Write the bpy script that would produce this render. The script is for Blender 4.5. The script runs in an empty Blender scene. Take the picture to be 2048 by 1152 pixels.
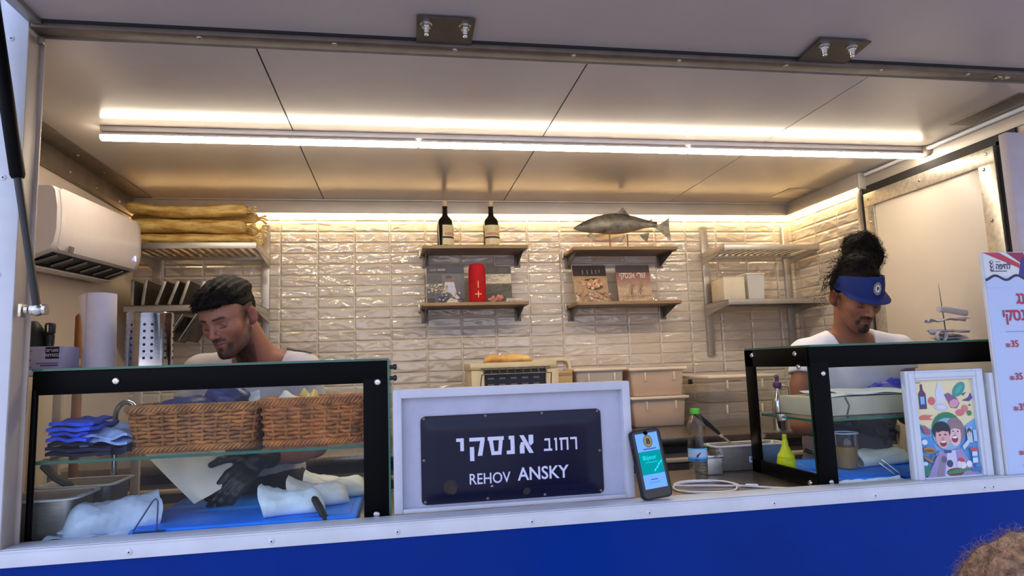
import bpy, bmesh, math, random
import numpy as np
from mathutils import Vector, Matrix, Euler

# ------------------------------------------------------------------ camera
SC = bpy.context.scene
COL = SC.collection
cam_data = bpy.data.cameras.new('camera')
cam = bpy.data.objects.new('camera', cam_data)
COL.objects.link(cam)
cam_data.sensor_width = 36.0
cam_data.lens = 36.0 * 1311.3 / 2048.0
cam_data.clip_start = 0.02
_rt = Vector((0.98535484, -0.16700761, -0.03441372))
_up = Vector((0.01392162, -0.12235405, 0.99238887))
_fw = Vector((0.16994715, 0.97833427, 0.11823714))
cam.matrix_world = Matrix(((_rt.x, _up.x, -_fw.x, 0.0), (_rt.y, _up.y, -_fw.y, 0.0),
                           (_rt.z, _up.z, -_fw.z, 1.62), (0, 0, 0, 1)))
SC.camera = cam

# ------------------------------------------------------------------ colour management
SC.view_settings.view_transform = 'Standard'
SC.view_settings.look = 'None'
SC.view_settings.gamma = 1.0
SC.view_settings.use_curve_mapping = False
SC.view_settings.exposure = 0.95

# ------------------------------------------------------------------ dusk sky
def build_world():
    w = bpy.data.worlds.new('dusk_sky')
    SC.world = w
    w.use_nodes = True
    nt = w.node_tree
    nt.nodes.clear()
    out = nt.nodes.new('ShaderNodeOutputWorld')
    bg = nt.nodes.new('ShaderNodeBackground')
    tc = nt.nodes.new('ShaderNodeTexCoord')
    sep = nt.nodes.new('ShaderNodeSeparateXYZ')
    nt.links.new(tc.outputs['Generated'], sep.inputs[0])
    # brighter western sky on the left of the street, darker to the right
    mr = nt.nodes.new('ShaderNodeMapRange')
    mr.inputs['From Min'].default_value = -1.0
    mr.inputs['From Max'].default_value = 1.0
    mr.inputs['To Min'].default_value = 1.25
    mr.inputs['To Max'].default_value = 0.45
    nt.links.new(sep.outputs['X'], mr.inputs['Value'])
    ramp = nt.nodes.new('ShaderNodeValToRGB')
    mz = nt.nodes.new('ShaderNodeMapRange')
    mz.inputs['From Min'].default_value = -0.2
    mz.inputs['From Max'].default_value = 1.0
    nt.links.new(sep.outputs['Z'], mz.inputs['Value'])
    cr = ramp.color_ramp
    cr.elements[0].position = 0.0
    cr.elements[0].color = (0.62, 0.56, 0.52, 1)
    cr.elements[1].position = 1.0
    cr.elements[1].color = (0.4, 0.6, 1.2, 1)
    e = cr.elements.new(0.17); e.color = (0.92, 0.88, 0.98, 1)
    e = cr.elements.new(0.35); e.color = (0.75, 0.88, 1.3, 1)
    nt.links.new(mz.outputs[0], ramp.inputs[0])
    nt.links.new(ramp.outputs[0], bg.inputs['Color'])
    mul = nt.nodes.new('ShaderNodeMath'); mul.operation = 'MULTIPLY'
    mul.inputs[1].default_value = 1.0
    nt.links.new(mr.outputs[0], mul.inputs[0])
    nt.links.new(mul.outputs[0], bg.inputs['Strength'])
    nt.links.new(bg.outputs[0], out.inputs['Surface'])
build_world()
TUBE_POWER = 27.0        # the ceiling tube
STRIP_POWER = 42.0        # the warm strip behind the cornice
try:
    SC.cycles.use_denoising = True
    SC.cycles.max_bounces = 10
    SC.cycles.transparent_max_bounces = 24
    SC.cycles.caustics_reflective = False
    SC.cycles.caustics_refractive = False
    SC.cycles.sample_clamp_indirect = 6.0
except Exception:
    pass

rnd = random.Random(7)
PI = math.pi

# ------------------------------------------------------------------ materials
def lin(c):
    return tuple(((v / 255.0) / 12.92 if v / 255.0 <= 0.04045 else ((v / 255.0 + 0.055) / 1.055) ** 2.4) for v in c[:3]) + (1.0,)

class NT:
    """small node helper"""
    def __init__(s, name):
        s.m = bpy.data.materials.new(name)
        s.m.use_nodes = True
        s.t = s.m.node_tree
        s.t.nodes.clear()
        s.out = s.t.nodes.new('ShaderNodeOutputMaterial')
    def n(s, kind, **kw):
        nd = s.t.nodes.new('ShaderNode' + kind)
        for k, v in kw.items():
            if k in nd.inputs:
                nd.inputs[k].default_value = v
            else:
                setattr(nd, k, v)
        return nd
    def l(s, a, b):
        s.t.links.new(a, b)
    def bsdf(s, color=None, rough=0.5, metal=0.0, spec=0.5, **kw):
        b = s.n('BsdfPrincipled')
        if color is not None:
            b.inputs['Base Color'].default_value = color
        b.inputs['Roughness'].default_value = rough
        b.inputs['Metallic'].default_value = metal
        b.inputs['Specular IOR Level'].default_value = spec
        for k, v in kw.items():
            b.inputs[k.replace('_', ' ')].default_value = v
        s.l(b.outputs[0], s.out.inputs['Surface'])
        s.b = b
        return b
    def noise(s, scale, detail=3.0, rough=0.5, stretch=None, space='Object'):
        tc = s.n('TexCoord')
        mp = s.n('Mapping')
        s.l(tc.outputs[space], mp.inputs[0])
        if stretch:
            mp.inputs['Scale'].default_value = stretch
        nz = s.n('TexNoise')
        nz.inputs['Scale'].default_value = scale
        nz.inputs['Detail'].default_value = detail
        nz.inputs['Roughness'].default_value = rough
        s.l(mp.outputs[0], nz.inputs['Vector'])
        return nz
    def vary(s, fac, c1, c2, lo=0.35, hi=0.65):
        r = s.n('ValToRGB')
        r.color_ramp.elements[0].position = lo
        r.color_ramp.elements[0].color = c1
        r.color_ramp.elements[1].position = hi
        r.color_ramp.elements[1].color = c2
        s.l(fac, r.inputs[0])
        s.l(r.outputs[0], s.b.inputs['Base Color'])
        return r
    def bump(s, h, strength=0.3, dist=0.01):
        b = s.n('Bump')
        b.inputs['Strength'].default_value = strength
        b.inputs['Distance'].default_value = dist
        s.l(h, b.inputs['Height'])
        s.l(b.outputs[0], s.b.inputs['Normal'])
        return b
    def rrough(s, fac, lo, hi):
        m = s.n('MapRange')
        m.inputs['To Min'].default_value = lo
        m.inputs['To Max'].default_value = hi
        s.l(fac, m.inputs['Value'])
        s.l(m.outputs[0], s.b.inputs['Roughness'])

def M(name, c, rough=0.5, metal=0.0, spec=0.5, var=0.06, scale=12.0, bump=0.0, bscale=None, bdist=0.004, stretch=None, **kw):
    t = NT(name)
    col = lin(c)
    t.bsdf(col, rough, metal, spec, **kw)
    if var > 0 or bump > 0:
        nz = t.noise(scale, 4.0, 0.55, stretch)
        if var > 0:
            a = tuple(max(0, v * (1 - var)) for v in col[:3]) + (1,)
            b = tuple(min(1, v * (1 + var)) for v in col[:3]) + (1,)
            t.vary(nz.outputs['Fac'], a, b)
        if bump > 0:
            nb = nz if bscale is None else t.noise(bscale, 4.0, 0.55, stretch)
            t.bump(nb.outputs['Fac'], bump, bdist)
    return t.m

def mat_print(name, rough=0.5, spec=0.3, var=0.0):
    """printed surface: the ink colours are stored per face corner"""
    t = NT(name)
    t.bsdf(None, rough, 0.0, spec)
    a = t.n('VertexColor', layer_name='ink')
    if var:
        nz = t.noise(60.0, 5.0, 0.6)
        mx = t.n('MixRGB', blend_type='MULTIPLY')
        mx.inputs[0].default_value = var
        t.l(a.outputs[0], mx.inputs[1])
        r = t.n('ValToRGB')
        r.color_ramp.elements[0].position = 0.3
        r.color_ramp.elements[1].position = 0.7
        r.color_ramp.elements[0].color = (0.55, 0.52, 0.5, 1)
        t.l(nz.outputs['Fac'], r.inputs[0])
        t.l(r.outputs[0], mx.inputs[2])
        t.l(mx.outputs[0], t.b.inputs['Base Color'])
    else:
        t.l(a.outputs[0], t.b.inputs['Base Color'])
    return t.m

def mat_glass(name, tint=(0.96, 0.985, 0.975), refl=0.6, smear=0.012):
    t = NT(name)
    tr = t.n('BsdfTransparent'); tr.inputs[0].default_value = tint + (1,)
    gl = t.n('BsdfGlossy'); gl.inputs['Roughness'].default_value = 0.02
    fr = t.n('Fresnel'); fr.inputs['IOR'].default_value = 1.45
    geo = t.n('NewGeometry')
    inv = t.n('Math', operation='SUBTRACT'); inv.inputs[0].default_value = refl
    t.l(geo.outputs['Backfacing'], inv.inputs[1])          # mirror only on the way in
    inv.use_clamp = True
    mm = t.n('Math', operation='MULTIPLY')
    t.l(inv.outputs[0], mm.inputs[1])
    t.l(fr.outputs[0], mm.inputs[0])
    mx = t.n('MixShader')
    t.l(mm.outputs[0], mx.inputs[0]); t.l(tr.outputs[0], mx.inputs[1]); t.l(gl.outputs[0], mx.inputs[2])
    df = t.n('BsdfDiffuse'); df.inputs[0].default_value = (0.8, 0.8, 0.8, 1)
    nz = t.noise(7.0, 5.0, 0.65)
    r = t.n('MapRange'); r.inputs['From Min'].default_value = 0.5; r.inputs['From Max'].default_value = 0.8
    r.inputs['To Max'].default_value = smear
    t.l(nz.outputs['Fac'], r.inputs['Value'])
    m2 = t.n('MixShader')
    t.l(r.outputs[0], m2.inputs[0]); t.l(mx.outputs[0], m2.inputs[1]); t.l(df.outputs[0], m2.inputs[2])
    t.l(m2.outputs[0], t.out.inputs['Surface'])
    return t.m

def mat_clear_plastic(name, tint, milk, rough=0.15):
    """translucent food-box plastic"""
    t = NT(name)
    tr = t.n('BsdfTransparent'); tr.inputs[0].default_value = tint + (1,)
    b = t.n('BsdfPrincipled'); b.inputs['Base Color'].default_value = tint + (1,)
    b.inputs['Roughness'].default_value = rough
    nz = t.noise(5.0, 3.0, 0.5)
    r = t.n('MapRange'); r.inputs['To Min'].default_value = milk * 0.8; r.inputs['To Max'].default_value = min(1, milk * 1.2)
    t.l(nz.outputs['Fac'], r.inputs['Value'])
    mx = t.n('MixShader')
    t.l(r.outputs[0], mx.inputs[0]); t.l(tr.outputs[0], mx.inputs[1]); t.l(b.outputs[0], mx.inputs[2])
    t.l(mx.outputs[0], t.out.inputs['Surface'])
    return t.m

def mat_emit(name, c, strength):
    t = NT(name)
    e = t.n('Emission'); e.inputs[0].default_value = c + (1,); e.inputs[1].default_value = strength
    t.l(e.outputs[0], t.out.inputs['Surface'])
    return t.m

def mat_steel(name, c=(170, 168, 165), rough=0.32, stretch=(1, 1, 14), scale=30, bump=0.08, metal=1.0):
    t = NT(name)
    t.bsdf(lin(c), rough, metal, 0.5)
    nz = t.noise(scale, 4, 0.6, stretch)
    col = lin(c)
    t.vary(nz.outputs['Fac'], tuple(v * 0.82 for v in col[:3]) + (1,), tuple(min(1, v * 1.1) for v in col[:3]) + (1,), 0.3, 0.7)
    t.rrough(nz.outputs['Fac'], rough * 0.8, rough * 1.3)
    t.bump(nz.outputs['Fac'], bump, 0.002)
    return t.m

def mat_tiles(name, axis='X', x0=-0.64, px=0.198, z0=2.459, pz=0.0613):
    """glazed hand-made looking wall tiles laid in a straight grid"""
    t = NT(name)
    t.bsdf((0.8, 0.8, 0.8, 1), 0.07, 0.0, 0.9)
    geo = t.n('NewGeometry')
    sep = t.n('SeparateXYZ'); t.l(geo.outputs['Position'], sep.inputs[0])
    def m(op, a, b=None, c=None):
        nd = t.n('Math', operation=op)
        for i, v in enumerate((a, b, c)):
            if v is None: continue
            if isinstance(v, (int, float)): nd.inputs[i].default_value = v
            else: t.l(v, nd.inputs[i])
        return nd.outputs[0]
    u = m('DIVIDE', m('SUBTRACT', sep.outputs[axis], x0), px)
    v = m('DIVIDE', m('SUBTRACT', sep.outputs['Z'], z0), pz)
    fu, fv = m('FRACT', u), m('FRACT', v)
    iu, iv = m('FLOOR', u), m('FLOOR', v)
    eu = m('MULTIPLY', m('MINIMUM', fu, m('SUBTRACT', 1.0, fu)), px)
    ev = m('MULTIPLY', m('MINIMUM', fv, m('SUBTRACT', 1.0, fv)), pz)
    e = m('MINIMUM', eu, ev)               # distance to the nearest joint
    def smooth(lo, hi):
        r = t.n('MapRange', interpolation_type='SMOOTHSTEP')
        r.inputs['From Min'].default_value = lo; r.inputs['From Max'].default_value = hi
        t.l(e, r.inputs['Value'])
        return r.outputs[0]
    grout = smooth(0.0012, 0.0022)
    pillow = smooth(0.0012, 0.010)
    cmb = t.n('CombineXYZ'); t.l(iu, cmb.inputs[0]); t.l(iv, cmb.inputs[1])
    wn = t.n('TexWhiteNoise', noise_dimensions='2D'); t.l(cmb.outputs[0], wn.inputs['Vector'])
    off = t.n('VectorMath', operation='SCALE'); t.l(wn.outputs['Color'], off.inputs[0]); off.inputs['Scale'].default_value = 37.0
    add = t.n('VectorMath', operation='ADD'); t.l(geo.outputs['Position'], add.inputs[0]); t.l(off.outputs[0], add.inputs[1])
    mp = t.n('Mapping'); t.l(add.outputs[0], mp.inputs[0]); mp.inputs['Scale'].default_value = (1, 1, 2.4)
    nz = t.n('TexNoise'); t.l(mp.outputs[0], nz.inputs['Vector'])
    nz.inputs['Scale'].default_value = 9.0; nz.inputs['Detail'].default_value = 1.0; nz.inputs['Roughness'].default_value = 0.45
    nz.inputs['Distortion'].default_value = 0.6
    nz2 = t.n('TexNoise'); t.l(mp.outputs[0], nz2.inputs['Vector'])
    nz2.inputs['Scale'].default_value = 40.0; nz2.inputs['Detail'].default_value = 1.0
    h = m('ADD', m('MULTIPLY', nz.outputs['Fac'], 1.0), m('MULTIPLY', nz2.outputs['Fac'], 0.07))
    h = m('MULTIPLY', m('ADD', h, m('MULTIPLY', pillow, 0.30)), 1.0)
    t.bump(h, 1.0, 0.013)
    mx = t.n('MixRGB'); t.l(grout, mx.inputs[0])
    mx.inputs[1].default_value = lin((206, 192, 172))
    tv = t.n('MixRGB'); t.l(wn.outputs['Value'], tv.inputs[0])
    tv.inputs[1].default_value = lin((196, 182, 164)); tv.inputs[2].default_value = lin((210, 198, 182))
    t.l(tv.outputs[0], mx.inputs[2])
    t.l(mx.outputs[0], t.b.inputs['Base Color'])
    rr = t.n('MapRange'); rr.inputs['To Min'].default_value = 0.6; rr.inputs['To Max'].default_value = 0.035
    t.l(grout, rr.inputs['Value']); t.l(rr.outputs[0], t.b.inputs['Roughness'])
    return t.m

def mat_skin(name, rough=0.5):
    t = NT(name)
    t.bsdf(None, rough, 0.0, 0.35)
    a = t.n('VertexColor', layer_name='ink')
    nz = t.noise(90.0, 4.0, 0.6)
    mx = t.n('MixRGB', blend_type='MULTIPLY'); mx.inputs[0].default_value = 0.25
    r = t.n('ValToRGB'); r.color_ramp.elements[0].position = 0.25; r.color_ramp.elements[1].position = 0.6
    r.color_ramp.elements[0].color = (0.65, 0.55, 0.5, 1)
    t.l(nz.outputs['Fac'], r.inputs[0])
    t.l(a.outputs[0], mx.inputs[1]); t.l(r.outputs[0], mx.inputs[2])
    t.l(mx.outputs[0], t.b.inputs['Base Color'])
    t.bump(nz.outputs['Fac'], 0.12, 0.002)
    t.b.inputs['Subsurface Weight'].default_value = 0.08
    t.b.inputs['Subsurface Radius'].default_value = (0.01, 0.004, 0.002)
    return t.m

def mat_wood(name, c1, c2, scale=3.0, stretch=(2, 14, 14), rough=0.5):
    t = NT(name)
    t.bsdf(lin(c1), rough, 0, 0.4)
    nz = t.noise(scale, 6.0, 0.65, stretch)
    t.vary(nz.outputs['Fac'], lin(c1), lin(c2), 0.35, 0.65)
    t.bump(nz.outputs['Fac'], 0.15, 0.002)
    return t.m

MT = {}
MT['white_panel'] = M('white_panel', (180, 169, 159), 0.20, 0, 0.35, 0.03, 3.0, 0.04, 18.0, 0.004)
MT['hatch_panel'] = M('hatch_panel', (178, 166, 158), 0.36, 0, 0.4, 0.04, 3.0, 0.04, 14.0, 0.004)
MT['seam'] = M('dark_seam', (38, 34, 32), 0.8)
MT['cream_wall'] = M('cream_wall', (206, 190, 172), 0.5, 0, 0.4, 0.04, 2.0, 0.03, 40.0, 0.003)
MT['alu'] = M('brushed_aluminium', (168, 163, 158), 0.42, 0.85, 0.5, 0.08, 20.0, 0.06, 60.0, 0.002)
MT['alu_dark'] = M('dull_aluminium', (120, 110, 100), 0.5, 0.7, 0.4, 0.12, 14.0, 0.06, 60.0, 0.002)
MT['white_alu'] = M('painted_white_aluminium', (200, 202, 206), 0.45, 0, 0.5, 0.05, 9.0, 0.05, 50.0, 0.002)
MT['jamb'] = M('jamb_plate', (176, 164, 152), 0.5, 0.2, 0.5, 0.05, 9.0, 0.04, 50.0, 0.002)
MT['blue_panel'] = M('gloss_blue_panel', (0, 42, 122), 0.32, 0, 0.1, 0.06, 4.0, 0.03, 10.0, 0.003)
MT['tiles'] = mat_tiles('glazed_tiles', 'X')
MT['tiles_right'] = mat_tiles('glazed_tiles_side', 'Y', 3.475 - 0.198 * 5, 0.198)
MT['cornice'] = M('cornice_grey', (172, 164, 156), 0.45, 0.3, 0.5, 0.05, 6.0)
MT['tube'] = mat_emit('tube_light', (1.0, 0.87, 0.68), TUBE_POWER)
MT['strip'] = mat_emit('warm_strip_light', (1.0, 0.72, 0.36), STRIP_POWER)
MT['steel'] = mat_steel('stainless_steel', (182, 176, 168), 0.36, metal=0.75)
MT['steel_counter'] = mat_steel('counter_steel', (165, 158, 150), 0.28, (14, 1, 1), 20, 0.05)
MT['galv'] = M('galvanised_steel', (190, 182, 168), 0.4, 0.7, 0.5, 0.18, 45.0, 0.05, 45.0, 0.002)
MT['plate'] = M('dull_steel_plate', (104, 98, 94), 0.42, 0.8, 0.5, 0.12, 22.0, 0.05, 50.0, 0.002)
MT['zinc'] = M('zinc_bolt', (205, 200, 192), 0.25, 1.0, 0.5, 0.05)
MT['black'] = M('black_enamel', (3, 3, 3), 0.45, 0, 0.08, 0.1, 10.0)
MT['black_rubber'] = M('black_rubber', (14, 14, 15), 0.55, 0, 0.4, 0.15)
MT['black_plastic'] = M('black_plastic', (18, 18, 20), 0.4, 0, 0.5, 0.1)
MT['glass'] = mat_glass('clear_glass')
MT['side_glass'] = mat_glass('side_glass', refl=0.3)
MT['glass_edge'] = M('green_glass_edge', (28, 92, 74), 0.15, 0, 0.6, 0.1)
MT['white_plastic'] = M('white_plastic', (226, 220, 216), 0.3, 0, 0.5, 0.02)
MT['print'] = mat_print('printed_ink', 0.55, 0.3)
MT['print_gloss'] = mat_print('glossy_print', 0.25, 0.5)
MT['print_mottled'] = mat_print('mottled_print', 0.35, 0.4, 0.75)
MT['shelf_wood'] = mat_wood('light_oak_board', (128, 100, 66), (160, 130, 92), 3.0, (1, 12, 12))
MT['shelf_under'] = M('grey_board_underside', (120, 106, 94), 0.6)
MT['floor'] = M('grey_floor', (80, 76, 72), 0.7, 0, 0.3, 0.2, 30.0)
MT['asphalt'] = M('pale_paving', (224, 204, 184), 0.85, 0, 0.3, 0.3, 40.0, 0.3)  # unseen ground, made pale and warm to bounce light up under the hatch
MT['plinth'] = M('dark_cabinet', (66, 60, 56), 0.4, 0.5, 0.5, 0.1)

# ------------------------------------------------------------------ mesh builder
class MB:
    def __init__(s):
        s.bm = bmesh.new()
        s.mi = 0
    def _tag(s, faces):
        for f in faces:
            f.material_index = s.mi
    def poly(s, pts):
        vs = [s.bm.verts.new(p) for p in pts]
        try:
            f = s.bm.faces.new(vs)
            f.material_index = s.mi
            return f
        except ValueError:
            return None
    def box(s, c, d, rot=None, bev=0.0, seg=2):
        """centre, full size, optional Matrix/Euler rotation, edge bevel"""
        mt = Matrix.Translation(Vector(c))
        if rot is not None:
            mt = mt @ (rot.to_matrix().to_4x4() if isinstance(rot, Euler) else rot.to_4x4())
        mt = mt @ Matrix.Diagonal((d[0], d[1], d[2], 1))
        n0 = len(s.bm.faces)
        r = bmesh.ops.create_cube(s.bm, size=1.0, matrix=mt)
        vs = r['verts']
        es = list({e for v in vs for e in v.link_edges})
        fs = list({f for v in vs for f in v.link_faces})
        s._tag(fs)
        if bev > 0:
            rr = bmesh.ops.bevel(s.bm, geom=es, offset=min(bev, 0.49 * min(d)), segments=seg, affect='EDGES', profile=0.5)
            s._tag(rr['faces'])
        return s
    def bx(s, x0, x1, y0, y1, z0, z1, bev=0.0, seg=2):
        return s.box(((x0 + x1) / 2, (y0 + y1) / 2, (z0 + z1) / 2), (abs(x1 - x0), abs(y1 - y0), abs(z1 - z0)), None, bev, seg)
    def grid(s, P, closed_u=False, closed_v=False):
        """P[i][j] points"""
        nu, nv = len(P), len(P[0])
        V = [[s.bm.verts.new(p) for p in row] for row in P]
        for i in range(nu if closed_u else nu - 1):
            for j in range(nv if closed_v else nv - 1):
                a, b = V[i][j], V[(i + 1) % nu][j]
                c, d = V[(i + 1) % nu][(j + 1) % nv], V[i][(j + 1) % nv]
                try:
                    f = s.bm.faces.new((a, b, c, d)); f.material_index = s.mi
                except ValueError:
                    pass
        return V
    def cap(s, ring, flip=False):
        try:
            f = s.bm.faces.new(ring[::-1] if flip else ring); f.material_index = s.mi
        except ValueError:
            pass
    def lathe(s, prof, c=(0, 0, 0), rot=None, n=32, caps=True, sx=1.0, sy=1.0):
        """prof: (radius, height) pairs around z"""
        mt = Matrix.Translation(Vector(c))
        if rot is not None:
            mt = mt @ rot.to_4x4()
        P = []
        for r, z in prof:
            P.append([mt @ Vector((sx * r * math.cos(2 * PI * k / n), sy * r * math.sin(2 * PI * k / n), z)) for k in range(n)])
        V = s.grid(P, False, True)
        if caps:
            s.cap(V[0], True); s.cap(V[-1])
        return s
    def tube(s, pts, r, n=8, closed=False, caps=True, flat=1.0):
        """r: number or list"""
        pts = [Vector(p) for p in pts]
        m = len(pts)
        rs = r if isinstance(r, (list, tuple)) else [r] * m
        P = []
        prev = None
        for i, p in enumerate(pts):
            if closed:
                t = pts[(i + 1) % m] - pts[i - 1]
            else:
                t = pts[min(i + 1, m - 1)] - pts[max(i - 1, 0)]
            if t.length < 1e-9: t = Vector((0, 0, 1))
            t.normalize()
            if prev is None:
                a = Vector((0, 0, 1)) if abs(t.z) < 0.9 else Vector((1, 0, 0))
                u = t.cross(a).normalized()
            else:
                u = prev - t * prev.dot(t)
                u = u.normalized() if u.length > 1e-6 else t.orthogonal().normalized()
            prev = u
            w = t.cross(u)
            P.append([p + (u * math.cos(2 * PI * k / n) + w * math.sin(2 * PI * k / n) * flat) * rs[i] for k in range(n)])
        V = s.grid(P, closed, True)
        if caps and not closed:
            s.cap(V[0], True); s.cap(V[-1])
        return s
    def prism(s, poly, o, ux, uy, depth, bev=0.0):
        """polygon (2-D list) on axes ux, uy at o, extruded along ux x uy by depth"""
        o, ux, uy = Vector(o), Vector(ux), Vector(uy)
        n = ux.cross(uy).normalized()
        a = [s.bm.verts.new(o + ux * p[0] + uy * p[1]) for p in poly]
        b = [s.bm.verts.new(o + ux * p[0] + uy * p[1] + n * depth) for p in poly]
        k = len(poly)
        fs = []
        s.cap(a, True); s.cap(b)
        for i in range(k):
            f = s.bm.faces.new((a[i], a[(i + 1) % k], b[(i + 1) % k], b[i])); f.material_index = s.mi
        if bev > 0:
            es = [e for v in b for e in v.link_edges if e.other_vert(v) in b]
            bmesh.ops.bevel(s.bm, geom=list(set(es)), offset=bev, segments=2, affect='EDGES')
        return s
    def ball(s, c, r, n=16, sx=1, sy=1, sz=1, rot=None):
        mt = Matrix.Translation(Vector(c))
        if rot is not None: mt = mt @ rot.to_4x4()
        mt = mt @ Matrix.Diagonal((sx * r, sy * r, sz * r, 1))
        rr = bmesh.ops.create_uvsphere(s.bm, u_segments=n, v_segments=max(6, n // 2), radius=1.0, matrix=mt)
        s._tag({f for v in rr['verts'] for f in v.link_faces})
        return s
    def mesh(s, name, origin=(0, 0, 0), smooth=True, angle=40):
        me = bpy.data.meshes.new(name)
        bmesh.ops.recalc_face_normals(s.bm, faces=s.bm.faces)
        if any(origin):
            bmesh.ops.translate(s.bm, verts=s.bm.verts, vec=-Vector(origin))
        s.bm.to_mesh(me)
        s.bm.free()
        if smooth:
            me.polygons.foreach_set('use_smooth', [True] * len(me.polygons))
            me.set_sharp_from_angle(angle=math.radians(angle))
        return me

def tag(o, label=None, cat=None, group=None, kind=None):
    if label: o['label'] = label
    if cat: o['category'] = cat
    if group: o['group'] = group
    if kind: o['kind'] = kind
    return o

def wpos(o):
    v = Vector(o.location)
    p = o.parent
    while p:
        v = v + Vector(p.location); p = p.parent
    return v

def link_mesh(name, me, mats, parent=None, loc=None, label=None):
    o = bpy.data.objects.new(name, me)
    COL.objects.link(o)
    if not isinstance(mats, (list, tuple)): mats = [mats]
    for m in mats: me.materials.append(m)
    if parent is not None:
        o.parent = parent
    if loc is not None: o.location = loc
    if label: o['label'] = label
    return o

def part(name, mb, mats, parent, label=None, smooth=True, angle=40):
    """a mesh built in world coordinates, hung under its thing (or part)"""
    return link_mesh(name, mb.mesh(name, tuple(wpos(parent)), smooth, angle), mats, parent, None, label)

def thing(name, label, cat, loc, group=None):
    o = bpy.data.objects.new(name, None)
    o.empty_display_size = 0.05
    COL.objects.link(o)
    o.location = loc
    return tag(o, label, cat, group)

def solo(name, mb, mats, label, cat, loc=(0, 0, 0), group=None, smooth=True, angle=40, kind=None):
    """a thing that is a single mesh"""
    o = link_mesh(name, mb.mesh(name, loc, smooth, angle), mats, None, loc)
    return tag(o, label, cat, group, kind)

def struct(name, mb, mats, parent=None, smooth=True):
    o = link_mesh(name, mb.mesh(name, (0, 0, 0), smooth), mats, parent)
    if parent is None: o['kind'] = 'structure'
    return o

def copy_tree(o, parent=None):
    c = o.copy()
    COL.objects.link(c)
    if parent is not None: c.parent = parent
    for ch in [x for x in bpy.data.objects if x.parent == o]:
        copy_tree(ch, c)
    return c

# ------------------------------------------------------------------ flat prints (ink polygons) and lettering
class Print:
    """flat coloured shapes in a local (u,v) frame -> one mesh with an ink colour per corner"""
    def __init__(s):
        s.v, s.f, s.c, s.k = [], [], [], 0
    def poly(s, pts, c, lift=None):
        s.k += 1
        z = 0.00012 * s.k if lift is None else lift
        b = len(s.v)
        s.v += [(p[0], p[1], z) for p in pts]
        s.f.append(list(range(b, b + len(pts))))
        s.c.append(lin(c))
    def rect(s, x0, y0, x1, y1, c, lift=None):
        s.poly([(x0, y0), (x1, y0), (x1, y1), (x0, y1)], c, lift)
    def ell(s, x, y, rx, ry, c, a=0.0, n=24, t0=0, t1=360):
        pts = []
        for k in range(n + (0 if t1 - t0 >= 360 else 1)):
            t = math.radians(t0 + (t1 - t0) * k / n)
            px, py = rx * math.cos(t), ry * math.sin(t)
            pts.append((x + px * math.cos(a) - py * math.sin(a), y + px * math.sin(a) + py * math.cos(a)))
        s.poly(pts, c)
    def line(s, pts, w, c):
        up, dn = [], []
        for i, p in enumerate(pts):
            a, b = pts[max(i - 1, 0)], pts[min(i + 1, len(pts) - 1)]
            dx, dy = b[0] - a[0], b[1] - a[1]
            L = math.hypot(dx, dy) or 1
            up.append((p[0] - dy / L * w / 2, p[1] + dx / L * w / 2)); dn.append((p[0] + dy / L * w / 2, p[1] - dx / L * w / 2))
        for i in range(len(pts) - 1):
            s.poly([dn[i], dn[i + 1], up[i + 1], up[i]], c, 0.00012 * (s.k + 1))
            s.k -= 1
        s.k += 1
    def text(s, body, x, y, size, c, bold=0.0, align='LEFT', sx=1.0, shear=0.0):
        me = text_mesh(body, size, bold, align)
        s.k += 1
        z = 0.00012 * s.k
        b = len(s.v)
        s.v += [(x + (v.co.x + shear * v.co.y) * sx, y + v.co.y, z) for v in me.vertices]
        for p in me.polygons:
            s.f.append([b + i for i in p.vertices]); s.c.append(lin(c))
        bpy.data.meshes.remove(me)
    def mesh(s, name, fn):
        """fn maps (u, v, lift) to a point"""
        me = bpy.data.meshes.new(name)
        me.from_pydata([tuple(fn(*p)) for p in s.v], [], s.f)
        ca = me.color_attributes.new('ink', 'FLOAT_COLOR', 'CORNER')
        buf = []
        for f, c in zip(s.f, s.c):
            buf += list(c) * len(f)
        ca.data.foreach_set('color', buf)
        me.update()
        return me
    def part(s, name, parent, o, ux, uy, mat, label=None, fn=None):
        o, ux, uy = Vector(o) - wpos(parent), Vector(ux).normalized(), Vector(uy).normalized()
        n = ux.cross(uy)
        g = fn or (lambda u, v, w: o + ux * u + uy * v + n * (w + 0.0004))
        return link_mesh(name, s.mesh(name, g), mat, parent, None, label)

def text_mesh(body, size, bold=0.0, align='LEFT', extrude=0.0):
    cu = bpy.data.curves.new('t', 'FONT')
    cu.body = body
    cu.size = size
    cu.offset = bold * size
    cu.align_x = align
    cu.extrude = extrude
    cu.resolution_u = 3
    o = bpy.data.objects.new('t', cu)
    COL.objects.link(o)
    bpy.context.view_layer.update()
    me = bpy.data.meshes.new_from_object(o.evaluated_get(bpy.context.evaluated_depsgraph_get()))
    bpy.data.objects.remove(o)
    bpy.data.curves.remove(cu)
    return me
def heb(s):
    return s[::-1]      # glyphs in visual order
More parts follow.
